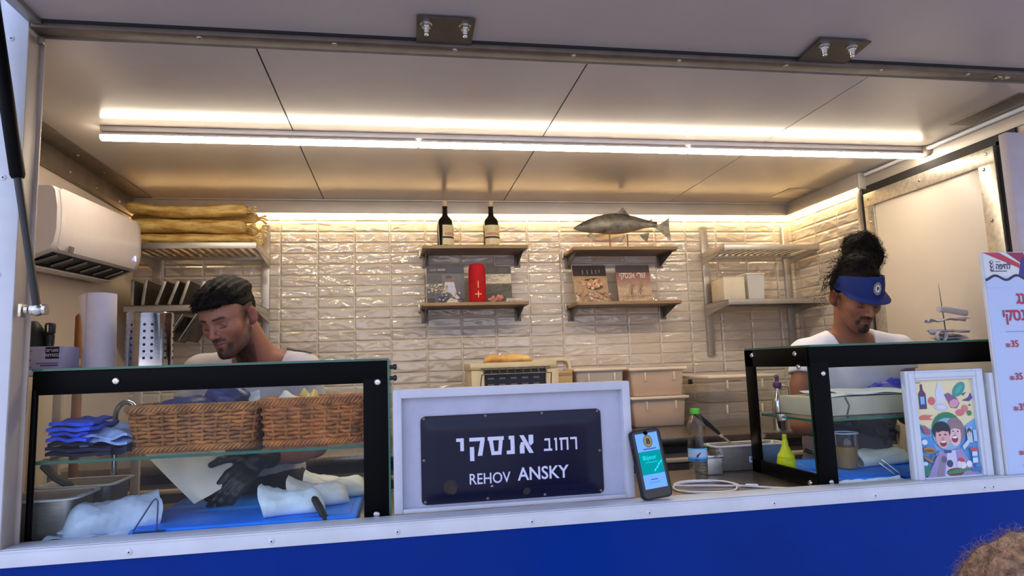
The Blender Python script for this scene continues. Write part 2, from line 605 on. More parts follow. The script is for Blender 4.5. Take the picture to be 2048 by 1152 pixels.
# ================================================================== THE SETTING
ZC = 2.572                       # ceiling
def build_setting():
    b = MB(); b.bx(-30, 30, -30, 30, -0.1, 0.0); struct('ground', b, MT['asphalt'])
    b = MB(); b.bx(-1.42, 2.52, 1.9, 3.78, 0.40, 0.45); struct('floor', b, MT['floor'])
    # ceiling: four panels with open dark joints between them
    b = MB()
    xs = [-1.42, -0.403, 0.604, 1.613, 2.52]
    for i in range(4):
        b.bx(xs[i] + (0.0026 if i else 0), xs[i + 1] - (0.0026 if i < 3 else 0), 1.895, 3.78, ZC, ZC + 0.03)
    b.mi = 1
    for x in xs[1:4]:
        b.bx(x - 0.012, x + 0.012, 1.895, 3.78, ZC + 0.004, ZC + 0.02)
    struct('ceiling', b, [MT['white_panel'], MT['seam']])
    b = MB(); b.bx(-1.42, 2.52, 3.72, 3.78, 0.45, ZC); struct('wall_back', b, MT['tiles'])
    b = MB(); b.bx(-1.44, -1.385, 1.9, 3.72, 0.45, ZC); struct('wall_left', b, MT['cream_wall'])
    b = MB(); b.bx(2.45, 2.52, 1.9, 3.0, 0.45, ZC)
    struct('wall_right', b, MT['cream_wall'])
    b = MB(); b.bx(2.449, 2.52, 3.075, 3.72, 0.45, ZC); struct('wall_right_tiles', b, MT['tiles_right'])
    # outside skin below and beside the hatch opening
    b = MB()
    b.bx(-2.3, 3.3, 1.856, 1.90, 0.30, 1.176)
    struct('wall_front', b, MT['blue_panel'])
    b = MB(); b.bx(-2.3, -1.045, 1.856, 1.9, 1.176, 2.9); struct('wall_front_left', b, MT['blue_panel'])
    b = MB(); b.bx(2.62, 3.3, 1.856, 1.9, 1.176, 2.9); struct('wall_front_right', b, MT['blue_panel'])
    b = MB(); b.bx(-1.045, 2.62, 1.856, 1.9, 2.60, 2.9); struct('wall_front_top', b, MT['blue_panel'])
    # sill: folded aluminium with a lip groove, pop rivets
    t = MB()
    t.bx(-1.05, 2.62, 1.850, 1.857, 1.174, 1.2165, 0.001)
    t.bx(-1.05, 2.62, 1.850, 1.925, 1.2135, 1.2175, 0.001)
    t.bx(-1.05, 2.62, 1.8485, 1.852, 1.2085, 1.2120, 0.0008)
    sill = struct('trim_1', t, MT['white_alu'])
    sx = [-0.98, -0.676, -0.335, -0.013, 0.354, 0.697, 1.086, 1.422, 1.808, 1.839]
    for i, x in enumerate(sx):
        r = MB()
        r.lathe([(0.0, 0.0035), (0.003, 0.0033), (0.006, 0.0022), (0.0085, 0.0005), (0.009, 0)], (x, 1.850, 1.190), Matrix.Rotation(PI / 2, 3, 'X'), 16, False)
        r.mi = 1
        r.lathe([(0.0022, 0.0036), (0.0022, 0.003)], (x, 1.850, 1.190), Matrix.Rotation(PI / 2, 3, 'X'), 10)
        part('rivet', r, [MT['white_alu'], MT['seam']], sill)
    # left outer post and jamb return
    t = MB()
    t.bx(-1.045, -0.967, 1.847, 1.857, 1.2175, 2.90, 0.001)
    t.bx(-1.045, -1.038, 1.8445, 1.85, 1.2175, 2.90, 0.001)
    t.bx(-1.10, -1.04, 1.846, 1.856, 2.44, 2.90, 0.001)
    post = struct('trim_2', t, MT['white_alu'])
    for z in (1.40, 1.66, 1.895, 2.15, 2.404, 2.53):
        r = MB()
        r.lathe([(0.0, 0.0035), (0.003, 0.0033), (0.006, 0.0022), (0.0085, 0.0005), (0.009, 0)], (-1.006, 1.847, z), Matrix.Rotation(PI / 2, 3, 'X'), 16, False)
        r.mi = 1
        r.lathe([(0.0022, 0.0036), (0.0022, 0.003)], (-1.006, 1.847, z), Matrix.Rotation(PI / 2, 3, 'X'), 10)
        part('rivet', r, [MT['white_alu'], MT['seam']], post)
    t = MB()
    t.bx(-0.975, -0.966, 1.851, 1.912, 1.2175, 2.572, 0.001)
    t.bx(-0.972, -0.955, 1.906, 1.912, 1.2175, 2.572, 0.001)
    struct('trim_3', t, MT['jamb'])
    b = MB(); b.bx(-1.385, -0.972, 1.90, 1.91, 0.45, ZC); struct('wall_inside_left', b, MT['cream_wall'])
    b = MB(); b.bx(2.45, 2.62, 1.90, 1.95, 0.45, ZC); struct('wall_inside_right', b, MT['cream_wall'])
    # lintel over the opening
    t = MB()
    t.bx(-0.967, 2.62, 1.850, 1.905, 2.568, 2.60, 0.001)
    t.bx(-0.967, 2.62, 1.902, 1.906, 2.562, 2.60, 0.001)
    lint = struct('trim_4', t, MT['alu_dark'])
    for x in (-0.544, -0.175, 0.175, 0.543, 0.889, 1.262, 1.612, 1.95):
        r = MB()
        r.lathe([(0.0, -0.004), (0.004, -0.0036), (0.007, -0.0022), (0.009, 0)], (x, 1.868, 2.568), None, 14, False)
        part('screw_head', r, MT['zinc'], lint)
    for x in (2.07, 2.10):
        r = MB(); r.bx(x, x + 0.022, 1.865, 1.885, 2.564, 2.568, 0.001); part('screw_head', r, MT['zinc'], lint)
    r = MB(); r.bx(-0.958, -0.942, 1.87, 1.885, 2.532, 2.552, 0.002); part('latch_stop', r, MT['alu_dark'], lint)
    # the left ceiling angle: one leg on the ceiling, one on the wall
    t = MB()
    t.bx(-1.385, -1.28, 1.91, 3.72, ZC - 0.004, ZC, 0.001)
    t.bx(-1.385, -1.378, 1.91, 3.72, ZC - 0.098, ZC, 0.001)
    t.bx(-1.385, -1.372, 1.91, 3.72, ZC - 0.104, ZC - 0.096, 0.001)
    ang = struct('trim_5', t, MT['alu_dark'])
    for y in (2.65, 2.95, 3.2, 3.45):
        r = MB(); r.lathe([(0, -0.004), (0.005, -0.003), (0.008, 0)], (-1.33, y, ZC - 0.004), None, 12, False)
        part('screw_head', r, MT['zinc'], ang)
        r = MB(); r.lathe([(0, 0.004), (0.005, 0.003), (0.008, 0)], (-1.378, y + 0.05, ZC - 0.06), Matrix.Rotation(PI / 2, 3, 'Y'), 12, False)
        part('screw_head', r, MT['zinc'], ang)
    # cornice box round back and right, warm strip tucked behind it
    t = MB()
    t.bx(-1.385, 2.44, 3.675, 3.684, 2.498, ZC, 0.001)
    t.bx(2.40, 2.409, 3.02, 3.675, 2.50, ZC, 0.001)
    t.bx(2.441, 2.449, 2.05, 3.03, 2.50, ZC, 0.001)
    t.bx(2.398, 2.449, 3.012, 3.022, 2.485, ZC, 0.001)
    t.bx(-1.385, 2.43, 3.655, 3.684, ZC - 0.008, ZC, 0.001)
    struct('trim_6', t, MT['cornice'])
    t = MB()
    t.tube([(2.431, 3.00, ZC - 0.014), (2.431, 2.06, ZC - 0.014)], 0.010, 10)
    struct('trim_7', t, MT['white_alu'])
    t = MB(); t.bx(2.30, 2.40, 2.0, 2.32, ZC - 0.004, ZC, 0.001); struct('trim_8', t, MT['alu_dark'])
    t = MB(); t.bx(2.20, 2.40, 3.32, 3.52, ZC - 0.003, ZC, 0.001); struct('trim_12', t, MT['alu'])
    # galvanised uprights at the right end and the pale jamb board
    t = MB()
    t.bx(2.428, 2.45, 2.085, 2.15, 0.45, 2.47, 0.001)
    g = struct('trim_9', t, MT['galv'])
    for z in (1.95, 2.10, 2.25, 2.42):
        r = MB(); r.lathe([(0, 0.004), (0.005, 0.003), (0.008, 0)], (2.428, 2.12, z), Matrix.Rotation(-PI / 2, 3, 'Y'), 12, False)
        part('screw_head', r, MT['zinc'], g)
    t = MB(); t.bx(2.105, 2.30, 1.893, 1.925, 1.2175, 2.375, 0.002); struct('trim_10', t, M('lilac_board', (176, 166, 172), 0.6))
    # the side door
    t = MB(); t.bx(2.435, 2.45, 2.30, 3.00, 0.47, 2.42, 0.002)
    d = struct('door_1', t, M('door_leaf', (216, 204, 188), 0.36, 0, 0.5, 0.03, 2.0, 0.03, 30, 0.003))
    t = MB()
    t.bx(2.424, 2.436, 2.245, 2.325, 0.47, 2.455, 0.002)
    part('stile', t, MT['galv'], d)
    t = MB(); t.bx(2.424, 2.436, 2.955, 3.02, 0.47, 2.455, 0.002); part('stile', t, MT['galv'], d)
    t = MB(); t.bx(2.423, 2.436, 2.245, 3.02, 2.385, 2.455, 0.002); part('rail', t, MT['galv'], d)
    t = MB(); t.bx(2.44, 2.452, 2.155, 2.245, 0.47, 2.47); t.bx(2.44, 2.452, 2.155, 3.05, 2.455, 2.50)
    t.bx(2.43, 2.452, 3.02, 3.04, 0.47, 2.455)
    part('gasket', t, MT['seam'], d)
    for y, z in ((2.28, 2.43), (2.30, 2.37), (2.29, 2.0), (2.29, 2.15), (2.64, 2.42), (2.985, 2.42), (2.985, 2.3)):
        r = MB(); r.lathe([(0, 0.005), (0.005, 0.004), (0.008, 0)], (2.424, y, z), Matrix.Rotation(-PI / 2, 3, 'Y'), 12, False)
        part('screw_head', r, MT['zinc'], d)
    t = MB(); t.bx(2.425, 2.452, 3.045, 3.078, 0.45, 2.49, 0.001); struct('trim_11', t, MT['alu'])
    # open hatch above the counter
    t = MB()
    t.bx(-0.945, 2.7, 0.75, 1.842, 2.588, 2.63)
    h = struct('hatch', t, MT['hatch_panel'])
    t = MB(); t.bx(-0.965, -0.935, 0.75, 1.846, 2.575, 2.635, 0.002); part('edge_trim', t, MT['alu'], h)
    t = MB(); t.bx(-0.95, 2.7, 1.842, 1.850, 2.581, 2.64); part('hinge_gap', t, MT['seam'], h)

def hatch_plate(x0, y0, w0, dx, bolts, label):
    t = thing('hinge_plate', label, 'bracket', (x0, 1.8, 2.588), 'steel plates bolted under the hatch')
    b = MB()
    o = (0, 0, 2.580)
    b.prism([(x0, 1.705), (x0 + w0, 1.705), (x0 + w0 + dx, 1.895), (x0 + dx, 1.895)], (0, 0, 2.575), (1, 0, 0), (0, 1, 0), 0.006, 0.0)
    part('plate', b, MT['plate'], t)
    for bx_ in bolts:
        b = MB()
        b.lathe([(0.017, 0), (0.017, -0.003), (0.010, -0.003)], (bx_, 1.735, 2.575), None, 20)
        b.lathe([(0.0125, -0.003), (0.0135, -0.005), (0.0135, -0.012), (0.0125, -0.014)], (bx_, 1.735, 2.575), None, 6)
        b.lathe([(0.007, -0.014), (0.0062, -0.016), (0.007, -0.018), (0.0062, -0.02), (0.007, -0.022), (0.0062, -0.024), (0.007, -0.026), (0.0062, -0.028), (0.007, -0.030), (0.0062, -0.034), (0.004, -0.036)], (bx_, 1.735, 2.575), None, 14)
        part('bolt', b, MT['zinc'], t)

LENS_EDGE = 6
def build_lights():
    # long tube light in two joined lengths
    t = thing('tube_light', 'long glowing white tube light running under the ceiling', 'light', (0.66, 2.61, 2.56))
    b = MB(); b.bx(-1.10, 2.42, 2.595, 2.625, 2.552, 2.571, 0.002); part('housing', b, MT['white_plastic'], t)
    for x0, x1 in ((-1.10, 0.085), (0.089, 1.255), (1.259, 2.425)):
        b = MB()
        # the lens glows downwards and a little above the horizontal, the back of the tube is opaque
        b.tube([(x0, 2.61, 2.5335), (x0 + 0.004, 2.61, 2.5335), (x1 - 0.004, 2.61, 2.5335), (x1, 2.61, 2.5335)], [0.013, 0.0165, 0.0165, 0.013], 36)
        for f in b.bm.faces:
            if f.calc_center_median().z > 2.5335 + 0.0165 * math.sin(math.radians(LENS_EDGE)): f.material_index = 1
        part('tube', b, [MT['tube'], MT['white_plastic']], t)
    t = thing('junction_box', 'round grey cable box at the right end of the tube light', 'junction box', (2.44, 2.60, 2.57))
    b = MB()
    b.lathe([(0.040, 0), (0.040, -0.035), (0.034, -0.042), (0.0, -0.042)], (2.455, 2.60, 2.570), None, 24, False)
    b.tube([(2.40, 2.605, 2.552), (2.44, 2.605, 2.552)], 0.010, 10)
    part('body', b, M('grey_box', (150, 138, 122), 0.5), t)
    b = MB(); b.lathe([(0.030, -0.042), (0.030, -0.045), (0, -0.045)], (2.455, 2.60, 2.570), None, 24, False)
    part('lid', b, MT['alu_dark'], t)
    # warm strip behind the cornice
    b = MB()
    b.bx(-1.37, 2.44, 3.688, 3.696, 2.504, 2.509)
    solo('strip_light', b, MT['strip'], 'warm strip light hidden behind the cornice above the back tiles', 'light', (0, 0, 0))
    b = MB()
    b.bx(2.413, 2.421, 3.08, 3.66, 2.505, 2.510)
    solo('strip_light', b, MT['strip'], 'short warm strip light behind the cornice above the side tiles', 'light', (0, 0, 0))

def build_strut():
    t = thing('gas_strut', 'black gas strut leaning beside the left post and holding up the hatch', 'gas strut', (-0.93, 1.82, 1.80))
    a = Vector((-1.0, 1.60, 2.80)); 
    lo = Vector((-0.907, 1.84, 1.803)); hi = Vector((-1.015, 1.755, 2.64))
    d = (hi - lo)
    mid = lo + d * 0.40
    b = MB(); b.tube([mid, mid + d * 0.01, hi - d * 0.02, hi], [0.014, 0.0170, 0.0170, 0.012], 20); part('cylinder', b, MT['black'], t)
    b = MB(); b.tube([lo, mid], 0.0095, 14); part('rod', b, MT['black_plastic'], t)
    b = MB()
    b.ball(lo, 0.016, 12)
    for k in range(4):
        b.lathe([(0.010 + 0.004 * (k % 2), -0.004), (0.010 + 0.004 * (k % 2), 0.004)], lo + Vector((-0.024 + 0.014 * k, 0, 0.001)), Matrix.Rotation(PI / 2, 3, 'Y'), 12)
    b.box(lo + Vector((-0.040, 0.012, 0.0)), (0.008, 0.03, 0.034), None, 0.003)
    part('ball_joint', b, MT['zinc'], t)

build_setting()
hatch_plate(0.058, 1.7, 0.162, 0.003, (0.085, 0.193), 'dull steel plate with two bolts under the hatch above the wine bottles')
hatch_plate(1.275, 1.7, 0.175, 0.02, (1.31, 1.405), 'dull steel plate with two bolts under the hatch at upper right')
build_lights()
build_strut()
# ================================================================== WORKTOPS
ZK = 1.20        # front counter
ZB = 1.265       # back counter
def build_counters():
    t = thing('front_counter', 'dark reflective steel worktop running along inside the serving hatch', 'counter', (0.5, 2.18, 0.45))
    b = MB(); b.bx(-0.96, 2.10, 1.926, 2.45, ZK - 0.04, ZK, 0.004); b.bx(-1.38, 2.44, 1.99, 2.45, ZK - 0.041, ZK - 0.001, 0.004)
    part('worktop', b, MT['steel_counter'], t)
    b = MB(); b.bx(-1.37, 2.43, 1.96, 2.40, 0.45, ZK - 0.041); part('cabinet', b, MT['plinth'], t)
    t = thing('back_counter', 'brown steel worktop against the back tiles with dark drawers below', 'counter', (0.5, 3.35, 0.45))
    b = MB(); b.bx(-1.38, 2.44, 2.94, 3.715, ZB - 0.035, ZB, 0.004); part('worktop', b, MT['steel_counter'], t)
    b = MB(); b.bx(-1.37, 2.43, 2.97, 3.70, 0.45, ZB - 0.035); part('carcass', b, MT['plinth'], t)
    for i in range(4):
        x = -1.36 + i * 0.95
        d = part('drawer', MB().bx(x, x + 0.93, 2.955, 2.975, ZB - 0.20, ZB - 0.075, 0.003), MT['alu_dark'], t)
        part('handle', MB().bx(x, x + 0.93, 2.938, 2.957, ZB - 0.115, ZB - 0.095, 0.004), M('pale_handle', (196, 176, 148), 0.4), d)
        part('door', MB().bx(x, x + 0.93, 2.958, 2.975, 0.55, ZB - 0.215, 0.003), MT['plinth'], t)

# ================================================================== DISPLAY CASES
def build_cases():
    # ---- left
    x0, x1, y0, y1, zt = -0.955, -0.035, 1.93, 2.33, 1.655
    t = thing('display_case', 'black framed glass display case at left holding wicker baskets', 'display case', (-0.5, 2.13, ZK))
    part('top_rail', MB().bx(x0, x1, y0, y0 + 0.012, 1.586, zt - 0.006, 0.002), MT['black'], t)
    part('post', MB().bx(-0.104, x1, y0 - 0.001, y0 + 0.014, ZK, 1.60, 0.002), MT['black'], t)
    part('post', MB().bx(x0, x0 + 0.012, y0 - 0.001, y0 + 0.014, ZK, 1.60, 0.002), MT['black'], t)
    for px in (x1 - 0.012,):
        part('post', MB().bx(px, px + 0.012, y1 - 0.012, y1, ZK, zt - 0.006, 0.002), MT['black'], t)
    gmats = [MT['glass'], MT['glass_edge']]
    def pane(a, edge, side=False):
        b = MB(); b.bx(*a)
        me = b.bm
        me.faces.ensure_lookup_table()
        big = max(f.calc_area() for f in me.faces)
        for f in me.faces:
            f.material_index = 0 if f.calc_area() > big * 0.5 else 1
        return part('glass_pane', b, [MT['side_glass'], MT['glass_edge']] if side else gmats, t, None, False)
    def shelf(tt, a):
        b = MB(); b.bx(*a)
        b.bm.faces.ensure_lookup_table()
        big = max(f.calc_area() for f in b.bm.faces)
        for f in b.bm.faces:
            f.material_index = 0 if f.calc_area() > big * 0.5 else 1
        return part('glass_shelf', b, gmats, tt, 'green edged glass shelf', False)
    pane((x0, x1 + 0.004, y0 - 0.004, y1, zt - 0.006, zt), True)
    pane((x0 + 0.012, -0.104, y0 + 0.003, y0 + 0.008, ZK, 1.60), True)
    b = MB(); b.bx(x1 - 0.001, x1 + 0.005, y0, y1, ZK, zt - 0.006)
    b.bm.faces.ensure_lookup_table()
    big = max(f.calc_area() for f in b.bm.faces)
    for f in b.bm.faces: f.material_index = 0 if f.calc_area() > big * 0.5 else 1
    part('side_pane', b, gmats, t, None, False)
    shelf(t, (x0 + 0.004, x1 - 0.003, 1.945, 2.26, 1.405, 1.413))
    for x, z in ((-0.752, 1.617), (-0.064, 1.588), (-0.070, 1.222)):
        b = MB(); b.lathe([(0.009, 0), (0.009, 0.002), (0.007, 0.004), (0, 0.0045)], (x, y0 - 0.001, z), Matrix.Rotation(PI / 2, 3, 'X'), 18)
        part('screw', b, MT['zinc'], t)
    for z in (1.63, 1.598):
        b = MB(); b.lathe([(0.006, 0), (0.006, 0.012), (0.009, 0.012), (0.009, 0.018), (0.004, 0.021)], (x1 + 0.005, y0 + 0.01, z), Matrix.Rotation(PI / 2, 3, 'Y'), 14)
        part('screw', b, MT['black_plastic'], t)
    # ---- right
    x0, x1 = 1.298, 2.10
    t = thing('display_case', 'black framed glass display case at right beside the picture', 'display case', (1.7, 2.13, ZK))
    part('top_rail', MB().bx(x0, x1, y0, y0 + 0.012, 1.580, zt - 0.006, 0.002), MT['black'], t)
    part('post', MB().bx(x0, 1.362, y0 - 0.001, y0 + 0.014, ZK, 1.60, 0.002), MT['black'], t)
    part('post', MB().bx(x1 - 0.05, x1, y0 - 0.001, y0 + 0.014, ZK, 1.60, 0.002), MT['black'], t)
    sf = MB()
    sf.bx(x0 - 0.004, x0 + 0.008, y0 + 0.012, y1, 1.586, zt - 0.006, 0.002)
    sf.bx(x0 - 0.004, x0 + 0.008, y0 + 0.012, y1, ZK, 1.247, 0.002)
    sf.bx(x0 - 0.004, x0 + 0.008, y1 - 0.060, y1, ZK, zt - 0.006, 0.002)
    part('side_frame', sf, MT['black'], t)
    pane((x0, x1, y0 - 0.004, y1 + 0.003, zt - 0.006, zt), True)
    pane((1.362, x1 - 0.05, y0 + 0.003, y0 + 0.008, ZK, 1.60), True)
    pane((x0 + 0.001, x0 + 0.005, y0 + 0.02, y1 - 0.055, 1.24, 1.60), True, True)
    shelf(t, (x0 + 0.008, x1 - 0.01, 1.945, 2.26, 1.408, 1.416))
    for x, z in ((1.340, 1.562), (1.335, 1.222)):
        b = MB(); b.lathe([(0.008, 0), (0.008, 0.002), (0.006, 0.004), (0, 0.0045)], (x, y0 - 0.001, z), Matrix.Rotation(PI / 2, 3, 'X'), 18)
        part('screw', b, MT['zinc'], t)
    for y, z in ((2.0, 1.628), (2.27, 1.628), (1.985, 1.585), (1.975, 1.215)):
        b = MB(); b.lathe([(0.009, 0), (0.009, 0.003), (0.006, 0.007), (0, 0.008)], (x0 - 0.004, y, z), Matrix.Rotation(-PI / 2, 3, 'Y'), 16)
        part('screw', b, MT['zinc'], t)
    b = MB(); b.bx(x0 - 0.006, x0 + 0.02, 2.12, 2.135, 1.40, 1.422, 0.002)
    part('shelf_clip', b, MT['zinc'], t)

# ================================================================== STREET SIGN BOX
def build_sign():
    t = thing('sign_box', 'white framed box holding a dark blue street name sign on the sill', 'sign box', (0.33, 1.95, 1.2175))
    X0, X1, Z0, Z1 = -0.022, 0.688, 1.2175, 1.563
    b = MB()
    fw = 0.025
    b.bx(X0, X0 + fw, 1.93, 2.0, Z0, Z1, 0.003); b.bx(X1 - fw, X1, 1.93, 2.0, Z0, Z1, 0.003)
    b.bx(X0, X1, 1.9305, 2.0, Z1 - fw, Z1, 0.003)
    b.bx(X0 + fw, X1 - fw, 1.9305, 2.0, Z0, Z0 + 0.012, 0.002)
    wp = M('white_painted_wood', (194, 195, 204), 0.5, 0, 0.4, 0.05, 10, 0.06, 40, 0.003)
    part('frame', b, wp, t)
    part('back_panel', MB().bx(X0 + fw, X1 - fw, 1.955, 1.965, Z0, Z1 - fw), M('grey_white_board', (176, 178, 194), 0.6, 0, 0.3, 0.05, 14), t)
    # chips on the frame
    # enamel plate, pillow-pressed
    px0, px1, pz0, pz1 = 0.056, 0.598, 1.2335, 1.4835
    b = MB()
    n, m = 40, 24
    def rr(u, v):   # rounded rectangle sampling
        return u, v
    P = []
    for j in range(m + 1):
        row = []
        for i in range(n + 1):
            u, v = i / n, j / m
            x = px0 + (px1 - px0) * u; z = pz0 + (pz1 - pz0) * v
            e = min(x - px0, px1 - x, z - pz0, pz1 - z)
            d = 0.006 * min(1, max(0, (e - 0.012) / 0.022)) ** 1.0
            # round the corners
            cx = min(max(x, px0 + 0.014), px1 - 0.014); cz = min(max(z, pz0 + 0.014), pz1 - 0.014)
            L = math.hypot(x - cx, z - cz)
            if L > 0.014: x, z = cx + (x - cx) / L * 0.014, cz + (z - cz) / L * 0.014
            row.append((x, 1.951 - d, z))
        P.append(row)
    V = b.grid(P)
    rim = [V[0][i] for i in range(n + 1)] + [V[j][n] for j in range(1, m + 1)] + [V[m][i] for i in range(n - 1, -1, -1)] + [V[j][0] for j in range(m - 1, 0, -1)]
    back = [b.bm.verts.new((v.co.x, 1.9535, v.co.z)) for v in rim]
    for k in range(len(rim)):
        b.bm.faces.new((rim[k], rim[(k + 1) % len(rim)], back[(k + 1) % len(rim)], back[k]))
    pl = part('name_plate', b, M('navy_enamel', (5, 7, 38), 0.24, 0, 0.3, 0.12, 9.0, 0.03, 16.0, 0.003), t, 'dark navy enamel street plate')
    yf = 1.951 - 0.006
    p = Print()
    W = (206, 206, 226)
    def fitted(body, u0, u1, v0, h, bold, refh=None):
        """lettering stretched into the box u0..u1, baseline v0, cap height h"""
        me = text_mesh(body, 1.0, bold)
        xs = [v.co.x for v in me.vertices]; ys = [v.co.y for v in me.vertices]
        ref = text_mesh(refh or body, 1.0, bold)
        ry = [v.co.y for v in ref.vertices]
        s_y = h / (max(ry) - min(ry)); s_x = (u1 - u0) / (max(xs) - min(xs))
        p.k += 1; z = 0.00012 * p.k; k = len(p.v)
        p.v += [(u0 + (v.co.x - min(xs)) * s_x, v0 + (v.co.y - min(ry)) * s_y, z) for v in me.vertices]
        for q in me.polygons:
            p.f.append([k + i for i in q.vertices]); p.c.append(lin(W))
        bpy.data.meshes.remove(me); bpy.data.meshes.remove(ref)
    # measured on the plate: u from its left edge, v from its lower edge
    # letters drawn as block strokes, measured on the plate: u from its left edge, v from its lower edge
    def glyph(u0, u1, v0, v1, polys):
        for q in polys:
            p.poly([(u0 + (u1 - u0) * a, v0 + (v1 - v0) * b_) for a, b_ in q], W)
    def place(nm, lb):
        p.part(nm, pl, (px0, yf - 0.0004, pz0), (1, 0, 0), (0, 0, 1), MT['print'], lb)
        p.__init__()
    k = 0.000489
    U = lambda x: (x - 190) * k
    V0, V1 = 0.1305, 0.183
    glyph(U(398), U(443), V0 + .016, V1, [[(0, .74), (1, .74), (1, 1), (0, 1)], [(.52, 0), (1, 0), (1, .8), (.52, .8)]])
    glyph(U(476), U(568), V0, V1, [[(0, .80), (1, .80), (1, 1), (0, 1)], [(.72, .84), (1, .84), (.82, 0), (.52, 0)], [(.02, -.26), (.30, -.26), (.30, .50), (.02, .50)]])
    glyph(U(586), U(684), V0, V1, [[(0, .80), (1, .80), (1, 1), (0, 1)], [(.06, .84), (.32, .84), (.42, 0), (.22, 0)], [(.94, .84), (.70, .84), (.60, 0), (.82, 0)], [(.20, 0), (.84, 0), (.80, .20), (.24, .20)]])
    glyph(U(699), U(748), V0, V1, [[(.30, .80), (1, .80), (1, 1), (.30, 1)], [(.50, .0), (1, 0), (1, .9), (.50, .9)], [(0, 0), (1, 0), (1, .20), (0, .20)]])
    glyph(U(779), U(864), V0, V1, [[(.0, 1), (.32, 1), (1, 0), (.68, 0)], [(.66, 1), (1, 1), (1, .56), (.80, .40), (.66, .56)], [(0, 0), (.34, 0), (.34, .40), (.30, .62), (.10, .62), (0, .40)]])
    place('lettering', 'pale bold Hebrew word')
    V0, V1 = 0.1335, 0.170
    glyph(U(928), U(976), V0, V1, [[(0, 0), (1.08, 0), (1.08, .17), (0, .17)], [(.62, .1), (.84, .1), (.84, 1), (.62, 1)], [(.10, .83), (.84, .83), (.84, 1), (.10, 1)]])
    glyph(U(998), U(1012), V0, V1, [[(.1, 0), (.9, 0), (.9, 1), (.1, 1)], [(-.3, .83), (.9, .83), (.9, 1), (-.3, 1)]])
    glyph(U(1030), U(1084), V0, V1, [[(.05, 0), (.25, 0), (.25, 1), (.05, 1)], [(.75, 0), (.95, 0), (.95, 1), (.75, 1)], [(-.08, .83), (.95, .83), (.95, 1), (-.08, 1)]])
    glyph(U(1094), U(1136), V0, V1, [[(.74, 0), (1, 0), (1, .85), (.74, .85)], [(0, .83), (.90, .83), (1, .80), (.98, 1), (0, 1)]])
    place('lettering', 'pale thin Hebrew word')
    fitted('REHOV', 0.138, 0.258, 0.050, 0.031, 0.008)
    p.rect(0.199, 0.041, 0.206, 0.044, W)
    place('lettering', 'pale small Latin word')
    fitted('ANSKY', 0.279, 0.434, 0.0525, 0.038, 0.016)
    place('lettering', 'pale large Latin word')
    q = Print()
    q.ell(0.082, 0.048, 0.021, 0.020, (42, 36, 34), 0.4, 14); q.ell(0.088, 0.040, 0.012, 0.014, (52, 42, 34), 0.1, 12)
    q.part('rust_stain', pl, (px0, yf - 0.0002, pz0), (1, 0, 0), (0, 0, 1), MT['print'], 'brown rust stain')
    q = Print(); q.ell(0.305, 0.022, 0.012, 0.010, (40, 34, 36), 0.4, 12)
    q.part('rust_stain', pl, (px0, yf - 0.0002, pz0), (1, 0, 0), (0, 0, 1), MT['print'], 'brown rust stain')
    for u, v in ((0.010, 0.008), (0.010, 0.243), (0.532, 0.243), (0.532, 0.008), (0.19, 0.244), (0.36, 0.244), (0.19, 0.007), (0.36, 0.007), (0.008, 0.125), (0.534, 0.125)):
        s = MB(); s.lathe([(0.0042, 0), (0.0042, 0.0015), (0.002, 0.003), (0, 0.0032)], (px0 + u, 1.951, pz0 + v), Matrix.Rotation(PI / 2, 3, 'X'), 12)
        part('screw', s, MT['alu_dark'], pl)

# ================================================================== WALL SHELVES AND WHAT STANDS ON THEM
def wood_shelf(x0, x1, z, label):
    t = thing('wall_shelf', label, 'shelf', ((x0 + x1) / 2, 3.72, z), 'oak wall shelves')
    b = MB(); b.bx(x0, x1, 3.49, 3.718, z - 0.018, z, 0.002)
    b.bm.faces.ensure_lookup_table()
    for f in b.bm.faces:
        if f.normal.z < -0.7: f.material_index = 1
    part('board', b, [MT['shelf_wood'], MT['shelf_under']], t)
    for x in (x0 + 0.022, x1 - 0.022):
        b = MB()
        b.prism([(3.50, z - 0.019), (3.716, z - 0.019), (3.716, z - 0.085)], (x - 0.0015, 0, 0), (0, 1, 0), (0, 0, 1), 0.003)
        b.bx(x - 0.018, x + 0.018, 3.50, 3.716, z - 0.0215, z - 0.0185, 0.0008)
        b.bx(x - 0.018, x + 0.018, 3.714, 3.719, z - 0.092, z - 0.018, 0.0008)
        br = part('bracket', b, MT['alu_dark'], t)
    b = MB(); b.bx(x0 - 0.014, x0 - 0.002, 3.70, 3.72, z - 0.03, z + 0.012, 0.001)
    part('wall_clip', b, MT['galv'], t)

